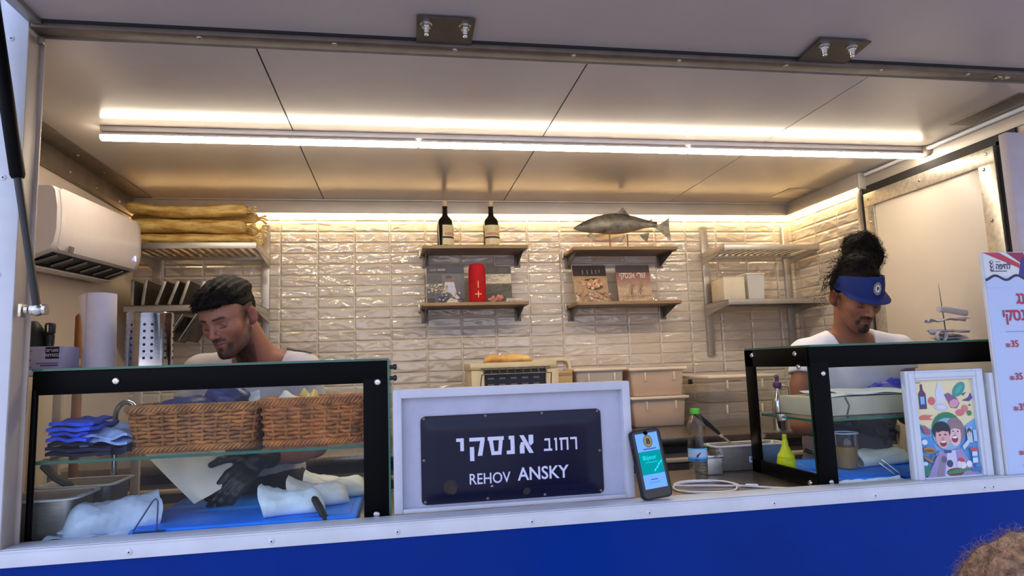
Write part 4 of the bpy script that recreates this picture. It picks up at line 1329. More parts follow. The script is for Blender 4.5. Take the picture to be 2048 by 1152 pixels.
# ================================================================== LEFT CASE: WHAT IS ON, IN AND UNDER IT
ZG = 1.655      # case top glass
ZS = 1.413      # glass shelf top
def wicker(x0, x1, y0, y1, z, h, label, seed, tint):
    t = thing('wicker_basket', label, 'basket', ((x0 + x1) / 2, (y0 + y1) / 2, z), 'wicker baskets on the glass shelf')
    m = NT('wicker_%d' % seed)
    m.bsdf(lin(tint), 0.5, 0, 0.4)
    nz = m.noise(26, 4, 0.6); m.vary(nz.outputs['Fac'], lin([c * 0.74 for c in tint]), lin([min(255, c * 1.25) for c in tint]), 0.3, 0.7)
    m = m.m
    cx, cy, hx, hy = (x0 + x1) / 2, (y0 + y1) / 2, (x1 - x0) / 2, (y1 - y0) / 2
    def ring(zz, off):
        f = 1.0 - 0.085 * (1 - zz / h)
        ax, ay, r = hx * f + off, hy * f + off, 0.03
        pts = []
        segs = [((cx + ax - r), (cy - ay + r), -90), ((cx + ax - r), (cy + ay - r), 0), ((cx - ax + r), (cy + ay - r), 90), ((cx - ax + r), (cy - ay + r), 180)]
        for qx, qy, a0 in segs:
            for k in range(7):
                a = math.radians(a0 + 15 * k); pts.append(Vector((qx + r * math.cos(a), qy + r * math.sin(a), z + zz)))
        return pts
    def resample(pts, n):
        L = [0]
        for i in range(len(pts)): L.append(L[-1] + (pts[(i + 1) % len(pts)] - pts[i]).length)
        out = []
        j = 0
        for k in range(n):
            s = L[-1] * k / n
            while L[j + 1] < s: j += 1
            f = (s - L[j]) / max(1e-9, L[j + 1] - L[j])
            out.append(pts[j].lerp(pts[(j + 1) % len(pts)], f))
        return out
    per = 2 * (x1 - x0 + y1 - y0)
    stakes = int(per / 0.038) // 2 * 2
    N = stakes * 6
    b = MB()
    rows = 10
    for k in range(rows):
        zz = 0.012 + (h - 0.030) * k / (rows - 1)
        base = resample(ring(zz, 0), N)
        pts = []
        for i, p in enumerate(base):
            q = Vector((p.x - cx, p.y - cy, 0)).normalized()
            # outward normal approximated from neighbours
            tn = (base[(i + 1) % N] - base[i - 1]).normalized(); nn = Vector((tn.y, -tn.x, 0))
            s = math.cos(PI * i / 6 + (PI if k % 2 else 0))
            pts.append(p + nn * (0.0058 * s) + Vector((0, 0, 0.0012 * math.sin(i * 0.9 + k))))
        b.tube(pts, 0.0056, 6, True, False)
    part('weave', b, m, t, None, True, 80)
    b = MB()
    lo, hi = resample(ring(0.004, 0), stakes), resample(ring(h - 0.008, 0), stakes)
    for i in range(stakes):
        b.tube([lo[i], (lo[i] + hi[i]) / 2, hi[i]], 0.0045, 6)
    part('stakes', b, m, t)
    for name, zz, rr, turns in (('rim', h - 0.008, 0.0085, 22), ('foot_border', 0.008, 0.0070, 20)):
        b = MB()
        base = resample(ring(zz, 0.002), 300)
        for s in range(4):
            pts = []
            for i, p in enumerate(base):
                tn = (base[(i + 1) % 300] - base[i - 1]).normalized(); nn = Vector((tn.y, -tn.x, 0))
                a = 2 * PI * (turns * i / 300 + s / 4)
                pts.append(p + nn * (rr * math.cos(a)) + Vector((0, 0, rr * math.sin(a))))
            b.tube(pts, 0.0044, 6, True, False)
        part(name, b, m, t, None, True, 80)
    b = MB()
    b.bx(cx - hx * .9, cx + hx * .9, cy - hy * .9, cy + hy * .9, z + 0.001, z + 0.006)
    part('bottom', b, m, t)
    return t

def crumple(b, c, dims, seed, amp=0.25, n=28, freq=3.0):
    r = random.Random(seed)
    ph = [(r.uniform(-1, 1), r.uniform(-1, 1), r.uniform(-1, 1), r.uniform(0, 6.28)) for _ in range(12)]
    P = []
    for i in range(n // 2 + 1):
        th = PI * i / (n // 2)
        row = []
        for j in range(n):
            a = 2 * PI * j / n
            d = Vector((math.sin(th) * math.cos(a), math.sin(th) * math.sin(a), math.cos(th)))
            s = 0
            for k, (x, y, z, p) in enumerate(ph):
                s += abs(math.sin(freq * (1 + k * .35) * (d.x * x + d.y * y + d.z * z) + p)) / (1 + k * .5)
            q = 1 + amp * (s / 2.2 - .8)
            row.append((c[0] + dims[0] * d.x * q, c[1] + dims[1] * d.y * q, c[2] + dims[2] * d.z * q))
        P.append(row)
    b.grid(P, False, True)
    return b

def sheet(b, P4, n=20, m=14, amp=0.004, seed=0, th=0.0012, fold=0.0):
    """wavy sheet of paper between four corners (o, x, xy, y), a little thick"""
    r = random.Random(seed)
    w = [(r.uniform(2, 7), r.uniform(2, 7), r.uniform(0, 6.28)) for _ in range(4)]
    o, x, xy, y = [Vector(p) for p in P4]
    nrm = (x - o).cross(y - o).normalized()
    P, Q = [], []
    for j in range(m + 1):
        v = j / m; row = []; row2 = []
        for i in range(n + 1):
            u = i / n
            p = (o * (1 - u) + x * u) * (1 - v) + (y * (1 - u) + xy * u) * v
            d = sum(math.sin(a * u * 2 + c * v * 2 + p0) for a, c, p0 in w) * amp / 2
            d += fold * math.sin(PI * u) * math.sin(PI * v * .5)
            row.append(p + nrm * d); row2.append(p + nrm * (d + th))
        P.append(row); Q.append(row2)
    A, B = b.grid(P), b.grid(Q)
    def rim(V): return V[0] + [V[j][n] for j in range(1, m + 1)] + V[m][-2::-1] + [V[j][0] for j in range(m - 1, 0, -1)]
    ra, rb = rim(A), rim(B)
    for k in range(len(ra)):
        f = b.bm.faces.new((ra[k], ra[(k + 1) % len(ra)], rb[(k + 1) % len(ra)], rb[k])); f.material_index = b.mi
    return b

def loaf(b, c, L, w, h, rz=0.0, seed=0, n=30, k=18, blunt=0.5, wr=0.06, tilt=0.0):
    """a rounded wrapped roll lying along its local x"""
    r = random.Random(seed); p1, p2, p3 = [r.uniform(0, 6) for _ in range(3)]
    R = Matrix.Rotation(rz, 3, 'Z') @ Matrix.Rotation(tilt, 3, 'Y')
    P = []
    for i in range(n + 1):
        u = i / n
        e = max(0.02, 1 - abs(2 * u - 1) ** (2 / blunt)) ** 0.5
        row = []
        for j in range(k):
            a = 2 * PI * j / k
            q = e * (1 + wr * math.sin(3 * a + 11 * u + p1) + wr * .7 * math.sin(2 * a - 17 * u + p2) + wr * .5 * math.sin(23 * u + p3))
            z = math.sin(a)
            z = max(z, -0.75) + 0.75
            row.append(Vector(c) + R @ Vector(((u - .5) * L, w / 2 * q * math.cos(a), h / 1.75 * z * q)))
        P.append(row)
    V = b.grid(P, False, True); b.cap(V[0], True); b.cap(V[-1])
    return b

def wrapped(b, c, L, w, h, rz, seed, flare=1.25, n=34, k=26):
    """a roll in paper: rounded at one end, the paper left open like a cone at the other (local -x)"""
    r = random.Random(seed); p1, p2, p3 = [r.uniform(0, 6) for _ in range(3)]
    R = Matrix.Rotation(rz, 3, 'Z')
    P, Q = [], []
    for i in range(n + 1):
        u = i / n
        e = 1.0 if u < .72 else max(.03, 1 - ((u - .72) / .28) ** 2.6) ** .5
        g = 1 + (flare - 1) * max(0, 1 - u / .38) ** 1.4
        row, row2 = [], []
        for j in range(k):
            a = 2 * PI * j / k
            q = e * g * (1 + .05 * math.sin(3 * a + 9 * u + p1) + .04 * math.sin(2 * a - 13 * u + p2) + .03 * math.sin(7 * a + 5 * u + p3) + .035 * abs(math.sin(5 * a - 19 * u + p2)) + .03 * abs(math.sin(2 * a + 27 * u + p1)))
            zz = max(math.sin(a), -.72) + .72
            xo = (.06 * math.sin(2 * a + p1) + .10 * max(0, math.sin(a))) * max(0, 1 - u / .2) * L * .6
            for lst, f in ((row, 1.0), (row2, .93)):
                lst.append(Vector(c) + R @ Vector(((u - .5) * L - xo, w / 2 * q * f * math.cos(a), h / 1.72 * (zz * q * f + (1 - f) * .7))))
        P.append(row); Q.append(row2)
    V = b.grid(P, False, True); b.cap(V[-1])
    Wn = b.grid(Q[:8], False, True)
    for j in range(k):
        f = b.bm.faces.new((V[0][j], V[0][(j + 1) % k], Wn[0][(j + 1) % k], Wn[0][j])); f.material_index = b.mi
    return b

PAPER = None
def build_left_things():
    paper = M('white_wrap_paper', (222, 224, 228), 0.6, 0, 0.3, 0.03, 20, 0.08, 60, 0.003)
    wicker(-0.757, -0.412, 2.015, 2.215, ZS + 0.001, 0.128, 'wicker basket holding a crumpled dark blue bag, left of the two', 1, (160, 104, 54))
    wicker(-0.398, -0.108, 2.015, 2.215, ZS + 0.001, 0.134, 'wicker basket with white paper lying in it, right of the two', 2, (168, 102, 50))
    # bag in the left basket
    t = thing('plastic_bag', 'crumpled dark blue plastic bag heaped in the left wicker basket', 'bag', (-0.55, 2.12, ZS + 0.02))
    blue = M('navy_bag', (26, 42, 118), 0.28, 0, 0.5, 0.25, 20, 0.6, 40, 0.006)
    b = MB(); crumple(b, (-0.585, 2.11, 1.50), (0.145, 0.075, 0.058), 4, 0.30); crumple(b, (-0.51, 2.10, 1.548), (0.055, 0.045, 0.042), 9, 0.34)
    part('bag', b, blue, t, None, True, 50)
    b = MB(); sheet(b, [(-0.70, 2.16, 1.545), (-0.43, 2.16, 1.572), (-0.42, 2.12, 1.535), (-0.68, 2.12, 1.527)], 20, 6, 0.008, 3)
    part('white_flap', b, paper, t)
    t = thing('paper_roll', 'white and yellow paper lying in the right wicker basket', 'paper', (-0.35, 2.12, ZS + 0.02))
    b = MB(); loaf(b, (-0.325, 2.115, 1.43), 0.15, 0.12, 0.128, 0.2, 2); part('wrap', b, paper, t)
    b = MB(); loaf(b, (-0.28, 2.12, 1.43), 0.09, 0.11, 0.132, -0.2, 5); part('yellow_wrap', b, M('yellow_wrap', (226, 196, 104), 0.45), t)
    # napkins / folded paper at the left end of the shelf
    b1 = M('royal_blue_cloth', (52, 88, 226), 0.5, 0, 0.3, 0.3, 14, 0.4, 60, 0.004)
    b2 = M('dark_navy_cloth', (16, 18, 52), 0.55, 0, 0.3, 0.3, 14, 0.4, 60, 0.004)
    names = ['dark folded bag at the bottom of the pile on the glass shelf', 'dark folded bag second from the bottom of the pile on the glass shelf',
             'navy folded bag in the middle of the pile on the glass shelf', 'blue folded bag fourth from the bottom of the pile on the glass shelf',
             'blue folded bag fifth from the bottom of the pile on the glass shelf', 'blue folded bag second from the top of the pile on the glass shelf', 'bright blue folded bag on top of the pile on the glass shelf']
    r = random.Random(4)
    for k, nm in enumerate(names):
        z = ZS + 0.008 + k * 0.0135
        x1 = -0.775 if k < 2 else -0.840 + r.uniform(-.012, .014)
        y0 = 1.985 + r.uniform(-.01, .01)
        b = MB(); sheet(b, [(-1.02 if False else -0.94, y0, z), (x1, y0 + r.uniform(-.01, .01), z - 0.004), (x1 + r.uniform(-.02, .01), 2.17, z + 0.003), (-0.94, 2.17, z + 0.004)], 24, 12, 0.0022, 30 + k, 0.0085)
        solo('folded_bag', b, b2 if k < 3 else b1, nm, 'folded bag', (-0.88, 2.07, z), 'folded bags on the glass shelf', True, 60)
    pr = M('blue_white_paper', (150, 174, 240), 0.45, 0, 0.4, 0.45, 18, 0.3, 60, 0.004)
    for k, (nm, dz) in enumerate((('blue and white printed paper bag under another, beside the left basket', 0.0), ('blue and white printed paper bag on top, beside the left basket', 0.017))):
        b = MB(); sheet(b, [(-0.865, 2.00, ZS + .034 + dz), (-0.742, 1.99, ZS + .030 + dz), (-0.738, 2.10, ZS + .046 + dz), (-0.860, 2.12, ZS + .05 + dz)], 24, 12, 0.007, 50 + k, 0.007, 0.006)
        solo('paper_bag', b, pr, nm, 'paper bag', (-0.80, 2.05, ZS + .03 + dz), 'printed paper bags on the glass shelf', True, 60)
    b = MB(); sheet(b, [(-0.842, 2.0, ZS + .005), (-0.742, 1.99, ZS + .005), (-0.736, 2.12, ZS + .012), (-0.842, 2.14, ZS + .012)], 20, 10, 0.005, 60, 0.018)
    solo('folded_cloth', b, b2, 'dark folded cloth under the printed paper bags beside the left basket', 'cloth', (-0.80, 2.05, ZS + .01), None, True, 60)
    # ---- standing on the case
    t = thing('paper_towel_roll', 'white paper towel roll standing on the left display case', 'paper towel', (-0.94, 2.25, ZG))
    x, y = -0.922, 2.24
    b = MB(); P = []
    for i in range(13):
        u = i / 12; z = ZG + 0.235 * u
        P.append([(x + 0.045 * math.cos(a) - 0.004 * u, y + 0.045 * math.sin(a), z) for a in [2 * PI * k / 40 for k in range(40)]])
    V = b.grid(P, False, True); b.cap(V[0], True)
    core = [[(x - .004 + q * math.cos(a), y + q * math.sin(a), ZG + zz) for a in [2 * PI * k / 40 for k in range(40)]] for q, zz in ((0.045, .235), (0.020, .234), (0.020, .10), (0.0005, .10))]
    b.grid(core, False, True)
    part('roll', b, M('tissue_paper', (214, 206, 212), 0.85, 0, 0.1, 0.03, 30, 0.3, 80, 0.003), t)
    b = MB()
    P = []
    for i in range(13):
        u = i / 12
        row = []
        for k in range(12):
            a = PI * 1.02 + 0.085 * k
            q = 0.0462 + 0.020 * (u ** 2.5) * ((11 - k) / 11) ** 1.5
            row.append((x - .004 * u + q * math.cos(a), y + q * math.sin(a), ZG + 0.235 * u - 0.012 * u ** 4 * ((11 - k) / 11)))
        P.append(row)
    b.grid(P); part('loose_sheet', b, M('tissue_edge', (222, 214, 218), 0.85), t)
    # perforated steel holder
    t = thing('utensil_holder', 'shiny perforated steel utensil cylinder on the left display case', 'utensil holder', (-0.78, 2.25, ZG))
    x, y, R, H = -0.775, 2.23, 0.066, 0.170
    b = MB()
    b.lathe([(0.0, 0.002), (R - .004, 0.0), (R, 0.004), (R, H - .004), (R + .0015, H - .002), (R, H), (R - .003, H - .001), (R - .0035, 0.01), (0, 0.008)], (x, y, ZG), None, 64, False)
    b.mi = 1
    for col in range(20):
        if col % 4 == 3 and False: continue
        grp = col % 5
        if grp in (2, 4): continue
        a = 2 * PI * col / 20 + 0.1
        for k in range(6):
            c = Vector((x + (R + .0003) * math.cos(a), y + (R + .0003) * math.sin(a), ZG + 0.028 + k * 0.0205))
            rot = Matrix.Rotation(a, 3, 'Z') @ Matrix.Rotation(PI / 2, 3, 'Y')
            b.lathe([(0.0042, 0), (0.0038, .0003), (0.0, .0003)], c, rot, 10, False)
    part('cylinder', b, [MT['steel_mirror'], MT['seam']], t)
    # box with printed label
    t = thing('carton', 'pale printed carton at the far left end of the display case', 'box', (-1.0, 2.1, ZG))
    bx0, bx1, by, bz1 = -0.948 - 0.012, -0.875, 2.02, ZG + 0.068
    lilac = M('lilac_carton', (164, 160, 190), 0.6, 0, 0.3, 0.05)
    bx0, bx1 = -1.060, -0.962; by = 2.10
    part('box', MB().bx(bx0, bx1, by, by + 0.10, ZG, bz1, 0.002), lilac, t)
    p = Print()
    k = (24, 22, 40)
    p.rect(0.052, 0.032, 0.088, 0.066, k)
    p.text(heb('מוצרים'), 0.070, 0.0525, 0.0115, (220, 216, 224), 0.012, 'CENTER', 0.95)
    p.text(heb('בבטיחות'), 0.070, 0.0385, 0.0125, (220, 216, 224), 0.012, 'CENTER', 0.95)
    p.rect(0.028, 0.0180, 0.086, 0.0205, (74, 66, 110)); p.rect(0.040, 0.0110, 0.086, 0.0150, (84, 76, 116))
    p.rect(0.006, 0.054, 0.018, 0.0565, (104, 96, 130)); p.rect(0.006, 0.048, 0.018, 0.0495, (130, 122, 150))
    p.ell(0.010, 0.029, 0.006, 0.003, (92, 84, 118)); p.rect(0.006, 0.008, 0.018, 0.010, (112, 104, 140))
    p.part('print', t, (bx0, by, ZG), (1, 0, 0), (0, 0, 1), MT['print'], 'dark printed label')
    t = thing('sauce_bottle', 'dark bottle neck showing behind the pale carton', 'bottle', (-1.06, 2.24, ZG))
    b = MB(); b.lathe([(0, 0), (0.026, 0), (0.028, .004), (0.028, .05), (.02, .065), (.012, .078), (.0125, .085), (0.0, .085)], (-1.075, 2.26, ZG - 0.0), None, 24)
    part('body', b, M('brown_glass', (30, 22, 16), 0.1, 0, 0.6), t)
    b = MB(); b.lathe([(.013, .083), (.0135, .11), (.0115, .112), (.0145, .118), (.0150, .142), (.012, .148), (0, .148)], (-1.075, 2.26, ZG), None, 24)
    part('cap', b, MT['black_plastic'], t)
    b = MB(); b.bx(-1.077, -1.073, 2.2445, 2.246, ZG + .120, ZG + .142, .0005); part('cap_mark', b, MT['white_plastic'], t)
    b = MB(); crumple(b, (-1.125, 2.26, ZG + .075), (0.038, 0.04, 0.076), 12, 0.12, 24)
    solo('black_pouch', b, MT['black_rubber'], 'black pouch at the far left behind the pale carton', 'pouch', (-1.125, 2.26, ZG), None, True, 60)
    # these three stand on a ledge level with the case top
    t = thing('wall_ledge', 'white ledge on the left wall beside the display case', 'ledge', (-1.2, 2.25, ZG))
    part('board', MB().bx(-1.384, -0.957, 2.05, 2.42, ZG - 0.016, ZG - 0.0005, 0.002), MT['white_alu'], t)
    # wooden stick leaning on wall
    wood = mat_wood('brown_broomstick', (112, 70, 30), (142, 92, 44), 4, (14, 14, 2))
    t = thing('broom', 'brown wooden broomstick standing against the left wall', 'broom', (-1.25, 2.75, 0.45))
    part('stick', MB().tube([(-1.195, 2.72, 0.60), (-1.192, 2.72, 1.86), (-1.192, 2.72, 1.868), (-1.192, 2.72, 1.873)], [0.016, 0.016, 0.013, 0.007], 16), wood, t)
    part('head', MB().bx(-1.32, -1.06, 2.69, 2.75, 0.47, 0.60, 0.01), M('broom_bristle', (60, 40, 30), 0.8), t)
    p = Print(); p.rect(0, 0, .02, .028, (222, 214, 206)); p.rect(.006, .010, .012, .020, (150, 70, 60))
    st = t
    p.part('sticker', st, (-1.196, 2.7035, 1.675), (1, 0, 0), (0, 0, 1), MT['print'], 'white sticker')
    for k, x in enumerate((-1.30, -1.02)):
        b = MB(); b.bx(x, x + 0.030, 2.775, 2.795, 0.46, 1.64, .002)
        solo('steel_post', b, MT['jamb'], ('left' if k == 0 else 'right') + ' one of two steel posts seen through the left display case', 'post', (x, 2.75, 0.45), 'steel posts behind the left case')
    # tap arch
    b = MB(); b.tube([(-0.90 + 0.032 * math.cos(a), 2.40, 1.50 + 0.045 * math.sin(a)) for a in [PI * k / 16 for k in range(17)]] + [(-0.932, 2.40, 1.42), (-0.932, 2.40, 1.2)], 0.009, 12)
    solo('tap', b, MT['steel_mirror'], 'curved steel tap behind the left wicker basket', 'tap', (-0.93, 2.40, ZK))
    # ---- lying on the counter below the shelf
    def gastro(x0, x1, y0, y1, h, label, food, lip=0.016):
        t = thing('steel_pan', label, 'pan', ((x0 + x1) / 2, (y0 + y1) / 2, ZK))
        b = MB(); n = 4
        def rrect(off, z):
            r = 0.022
            out = []
            for qx, qy, a0 in ((x1 - r, y0 + r, -90), (x1 - r, y1 - r, 0), (x0 + r, y1 - r, 90), (x0 + r, y0 + r, 180)):
                for k in range(6):
                    a = math.radians(a0 + 18 * k); out.append((qx + (r + off) * math.cos(a), qy + (r + off) * math.sin(a), ZK + z))
            return out
        V = b.grid([rrect(-.012, 0.001), rrect(-.008, 0.006), rrect(0, h - .004), rrect(lip, h), rrect(lip, h + .002), rrect(0.001, h + .002), rrect(-.004, h - .006), rrect(-.012, .008)], False, True)
        b.cap(V[0], True); b.cap(V[-1])
        part('pan', b, MT['steel'], t)
        b = MB(); b.grid([rrect(.001, h + .0022), rrect(.001, h + .0038), rrect(lip + .001, h + .0038), rrect(lip + .001, h - .0005)], False, True)
        part('rim', b, MT['white_alu'], t)  # white rim colour stands in for the tube light reflected in the steel
        if food is not None:
            b = MB(); P = []
            for j in range(11):
                P.append([(x0 + .006 + (x1 - x0 - .012) * i / 12, y0 + .006 + (y1 - y0 - .012) * j / 10, ZK + h * food[1] + .004 * math.sin(i * 2.1 + j) + .003 * math.sin(3 * j - i)) for i in range(13)])
            b.grid(P); part('filling', b, food[0], t)
        return t
    cream = M('cream_filling', (226, 212, 158), 0.5, 0, 0.3, 0.12, 30, 0.4, 40, .004)
    gastro(-1.06, -0.878, 1.995, 2.15, 0.105, 'deep steel food pan standing at the lower left corner of the counter', (M('dark_sauce', (96, 78, 52), 0.4, 0, 0.4, .3, 20), 0.55))
    gastro(-1.06, -0.862, 2.195, 2.36, 0.108, 'steel food pan with pale filling behind the lower left pan', (cream, 0.8))
    t = thing('ladle', 'dark ladle standing handle up in the rear left food pan', 'ladle', (-1.0, 2.24, ZK + .1))
    b = MB(); b.tube([(-1.045, 2.21, 1.392), (-1.05, 2.21, 1.372), (-1.022, 2.22, 1.335), (-0.992, 2.235, 1.312), (-0.985, 2.24, 1.304)], [0.010, 0.017, 0.016, 0.019, 0.014], 12, False, True, 0.6)
    part('handle', b, M('grey_ladle', (58, 54, 50), 0.4, .3), t)
    # white paper bundle
    t = thing('paper_bundle', 'white paper bundle lying in front of the steel pans', 'paper bundle', (-0.77, 2.03, ZK))
    blu = M('bluish_white_paper', (196, 208, 226), 0.5, 0, 0.3, 0.05, 14, 0.55, 22, 0.012)
    b = MB(); wrapped(b, (-0.790, 2.025, ZK + 0.004), 0.22, 0.12, 0.082, 0.42 + PI, 3, 1.12)
    part('roll', b, blu, t, None, True, 60)
    b = MB(); sheet(b, [(-0.895, 1.965, 1.222), (-0.83, 1.955, 1.222), (-0.835, 2.02, 1.285), (-0.89, 2.05, 1.262)], 12, 8, .006, 8)
    part('loose_corner', b, blu, t)
    b = MB(); sheet(b, [(-0.92, 1.935, 1.212), (-0.72, 1.935, 1.212), (-0.70, 2.06, 1.222), (-0.90, 2.08, 1.218)], 20, 10, .005, 5)
    solo('paper_sheet', b, blu, 'loose white paper sheet under the white paper bundle', 'paper', (-0.80, 2.0, ZK + .01), None, True, 60)
    # blue board
    def board(x0, x1, y0, y1, label, z=ZK):
        t = thing('cutting_board', label, 'cutting board', ((x0 + x1) / 2, (y0 + y1) / 2, z))
        b = MB(); b.bx(x0, x1, y0, y1, z + .0005, z + 0.022, 0.006, 3)
        part('board', b, M('blue_board', (8, 128, 248), 0.42, 0, 0.4, 0.12, 9, 0.12, 90, .002), t)
        b = MB()
        ins = 0.02
        b.tube([(x0 + ins, y0 + ins, z + .0222), (x1 - ins, y0 + ins, z + .0222), (x1 - ins, y1 - ins, z + .0222), (x0 + ins, y1 - ins, z + .0222)], 0.0012, 6, True, False)
        part('groove', b, M('blue_groove', (8, 66, 180), 0.4), t)
        return t
    board(-0.715, -0.125, 1.945, 2.40, 'blue cutting board at left under the wrapped sandwiches')
    board(1.40, 2.06, 1.96, 2.40, 'blue cutting board at right under the beer cup')
    ZT = ZK + 0.0222
    for k, (x, y, rz, L, nm) in enumerate(((-0.305, 2.03, 0.12, 0.17, 'nearest of three white wrapped sandwiches on the left blue board'), (-0.245, 2.13, 0.12, 0.17, 'middle one of three white wrapped sandwiches on the left blue board'), (-0.205, 2.245, 0.08, 0.19, 'farthest of three white wrapped sandwiches on the left blue board'))):
        t = thing('wrapped_sandwich', nm, 'sandwich', (x, y, ZT), 'wrapped sandwiches on the left board')
        pp = M('sandwich_paper_%d' % k, ((222, 234, 238), (238, 234, 224), (242, 238, 226))[k], 0.55, 0, 0.3, 0.05, 14, 0.5, 22, 0.005)
        b = MB(); wrapped(b, (x, y, ZT), L, 0.080, 0.060, rz, 11 + k, 1.38)
        part('roll', b, pp, t, None, True, 60)
    # knife handle
    t = thing('knife', 'black knife handle leaning up at the front edge of the left board', 'knife', (-0.22, 1.97, ZK))
    b = MB(); b.tube([(-0.247, 1.985, 1.272), (-0.243, 1.982, 1.266), (-0.228, 1.968, 1.243), (-0.214, 1.955, 1.222), (-0.207, 1.950, 1.212)], [0.006, 0.012, 0.013, 0.011, 0.009], 14, False, True, 0.7)
    part('handle', b, MT['black_rubber'], t)
    b = MB(); b.prism([(0, 0), (0.07, 0.006), (0.07, 0.012), (0, 0.018)], (-0.212, 1.945, 1.205), (0.9, -0.05, -0.05), (0, 0.9, .1), 0.0015)
    part('blade', b, MT['steel_mirror'], t)
    # wire sign holder
    b = MB(); b.tube([(-0.70, 1.938, 1.222), (-0.678, 1.945, 1.26), (-0.660, 1.952, 1.292), (-0.653, 1.954, 1.300), (-0.646, 1.953, 1.292), (-0.644, 1.946, 1.26), (-0.643, 1.938, 1.222), (-0.62, 1.936, 1.219), (-0.70, 1.935, 1.219)], 0.0022, 8)
    solo('wire_stand', b, M('blue_grey_wire', (60, 74, 110), 0.4, 0.6), 'thin bent wire stand at the left corner of the blue board', 'stand', (-0.66, 1.945, ZK))
    b = MB(); b.tube([(-0.71 + 0.6 * k / 20, 1.936 + .003 * math.sin(k * .9), 1.206) for k in range(21)], 0.004, 8)
    solo('cable', b, MT['white_plastic'], 'white cable lying along the front of the left blue board', 'cable', (-0.4, 1.936, ZK))
    return gastro, board

# ================================================================== MIDDLE
def build_middle(gastro):
    # toaster on the back counter
    t = thing('toaster', 'cream and dark toaster oven with a wire rack behind the sign', 'toaster', (0.54, 3.25, ZB))
    cr = M('cream_steel', (212, 188, 138), 0.35, 0.3, 0.5, 0.05)
    b = MB(); b.bx(0.325, 0.745, 3.10, 3.40, 1.604, 1.640, 0.004); part('top', b, cr, t)
    for x0, x1 in ((0.330, 0.392), (0.690, 0.752)):
        b = MB(); b.bx(x0, x1, 3.10, 3.40, ZB, 1.604, 0.003); part('side', b, cr, t)
    b = MB(); b.bx(0.392, 0.690, 3.12, 3.40, ZB, 1.604)
    b.mi = 1
    for row in range(3):
        for k in range(5):
            b.bx(0.41 + k * .055, 0.44 + k * .055, 3.117, 3.121, 1.50 + row * .03, 1.508 + row * .03)
    part('oven_cavity', b, [MT['black_plastic'], M('lilac_vent', (112, 106, 118), 0.4)], t)
    b = MB()
    for k in range(9):
        x = 0.385 + k * 0.0375
        b.tube([(x, 3.095, 1.612), (x - .004, 3.03, 1.585)], 0.0022, 6)
    b.tube([(0.375, 3.095, 1.614), (0.71, 3.095, 1.614)], 0.003, 6); b.tube([(0.372, 3.03, 1.585), (0.70, 3.03, 1.585)], 0.003, 6)
    b.tube([(0.372, 3.03, 1.585), (0.365, 3.05, 1.53)], 0.0025, 6); b.tube([(0.70, 3.03, 1.585), (0.70, 3.05, 1.53)], 0.0025, 6)
    b.tube([(0.36, 3.05, 1.53), (0.71, 3.05, 1.53)], 0.0035, 6)
    part('wire_rack', b, MT['plate'], t)
    b = MB(); loaf(b, (0.525, 3.22, 1.6405), 0.245, 0.058, 0.040, 0.05, 7, 40, 18, 0.35, 0.035)
    bt = NT('crust'); bt.bsdf(lin((206, 158, 86)), 0.55, 0, 0.3)
    nz = bt.noise(16, 5, .6); bt.vary(nz.outputs['Fac'], lin((184, 128, 58)), lin((228, 190, 122)), .3, .7); bt.bump(nz.outputs['Fac'], .3, .004)
    solo('baguette', b, bt.m, 'small golden baguette lying on top of the toaster', 'bread', (0.525, 3.22, 1.6405), None, True, 80)
    # pipe and conduit on the wall
    b = MB(); b.tube([(0.70, 3.705, 1.640), (0.93, 3.705, 1.648), (0.955, 3.705, 1.640), (0.965, 3.705, 1.615), (0.965, 3.705, 1.55)], 0.011, 12)
    solo('wall_pipe', b, M('cream_pipe', (214, 198, 168), 0.4), 'cream pipe bending down the tiles right of the toaster', 'pipe', (0.85, 3.705, 1.6))
    # storage boxes
    amber = mat_clear_plastic('tan_food_box', (0.90, 0.74, 0.56), 0.55, 0.3)
    lidm = M('white_box_lid', (236, 214, 186), 0.35, 0, 0.5, 0.03)
    fill = M('tan_contents', (222, 176, 130), 0.7, 0, 0.2, 0.22, 6, 0.4, 14, .01, (1, 1, 6))
    def tub(x0, x1, y0, y1, z0, h, label, mat=amber, contents=True, lid=True, group='stacked food boxes on the back counter'):
        t = thing('food_box', label, 'box', ((x0 + x1) / 2, (y0 + y1) / 2, z0), group)
        b = MB()
        def ring(o, z):
            r = .018; out = []
            for qx, qy, a0 in ((x1 - r, y0 + r, -90), (x1 - r, y1 - r, 0), (x0 + r, y1 - r, 90), (x0 + r, y0 + r, 180)):
                for k in range(5):
                    a = math.radians(a0 + 22.5 * k); out.append((qx + (r + o) * math.cos(a), qy + (r + o) * math.sin(a), z0 + z))
            return out
        V = b.grid([ring(-.018, .001), ring(-.014, .006), ring(-.006, h * .55), ring(0, h - .004), ring(.004, h - .004), ring(.004, h)], False, True); b.cap(V[0], True)
        part('body', b, mat, t)
        b = MB()
        for fx in (.26, .80):
            x = x0 + (x1 - x0) * fx
            b.bx(x - .004, x + .004, y0 - .006, y0 + .004, z0 + h - .055, z0 + h - .010, .002)
        part('clip', b, lidm, t)
        if contents:
            b = MB(); P = []
            b.bx(x0 + .018, x1 - .018, y0 + .016, y1 - .016, z0 + .008, z0 + h * .86, .012)
            part('contents', b, fill, t)
        if lid:
            b = MB(); b.bx(x0 - .012, x1 + .014, y0 - .012, y1 + .01, z0 + h + .0005, z0 + h + .016, .005); part('lid', b, lidm, t)
        return t
    tub(1.238, 1.548, 3.44, 3.68, ZB, 0.148, 'lower tan food box with a white lid on the back counter right of the sign')
    tub(1.238, 1.545, 3.44, 3.68, ZB + 0.1655, 0.140, 'upper tan food box stacked on another right of the sign')
    pale = mat_clear_plastic('pale_food_box', (0.84, 0.74, 0.62), 0.6, 0.3)
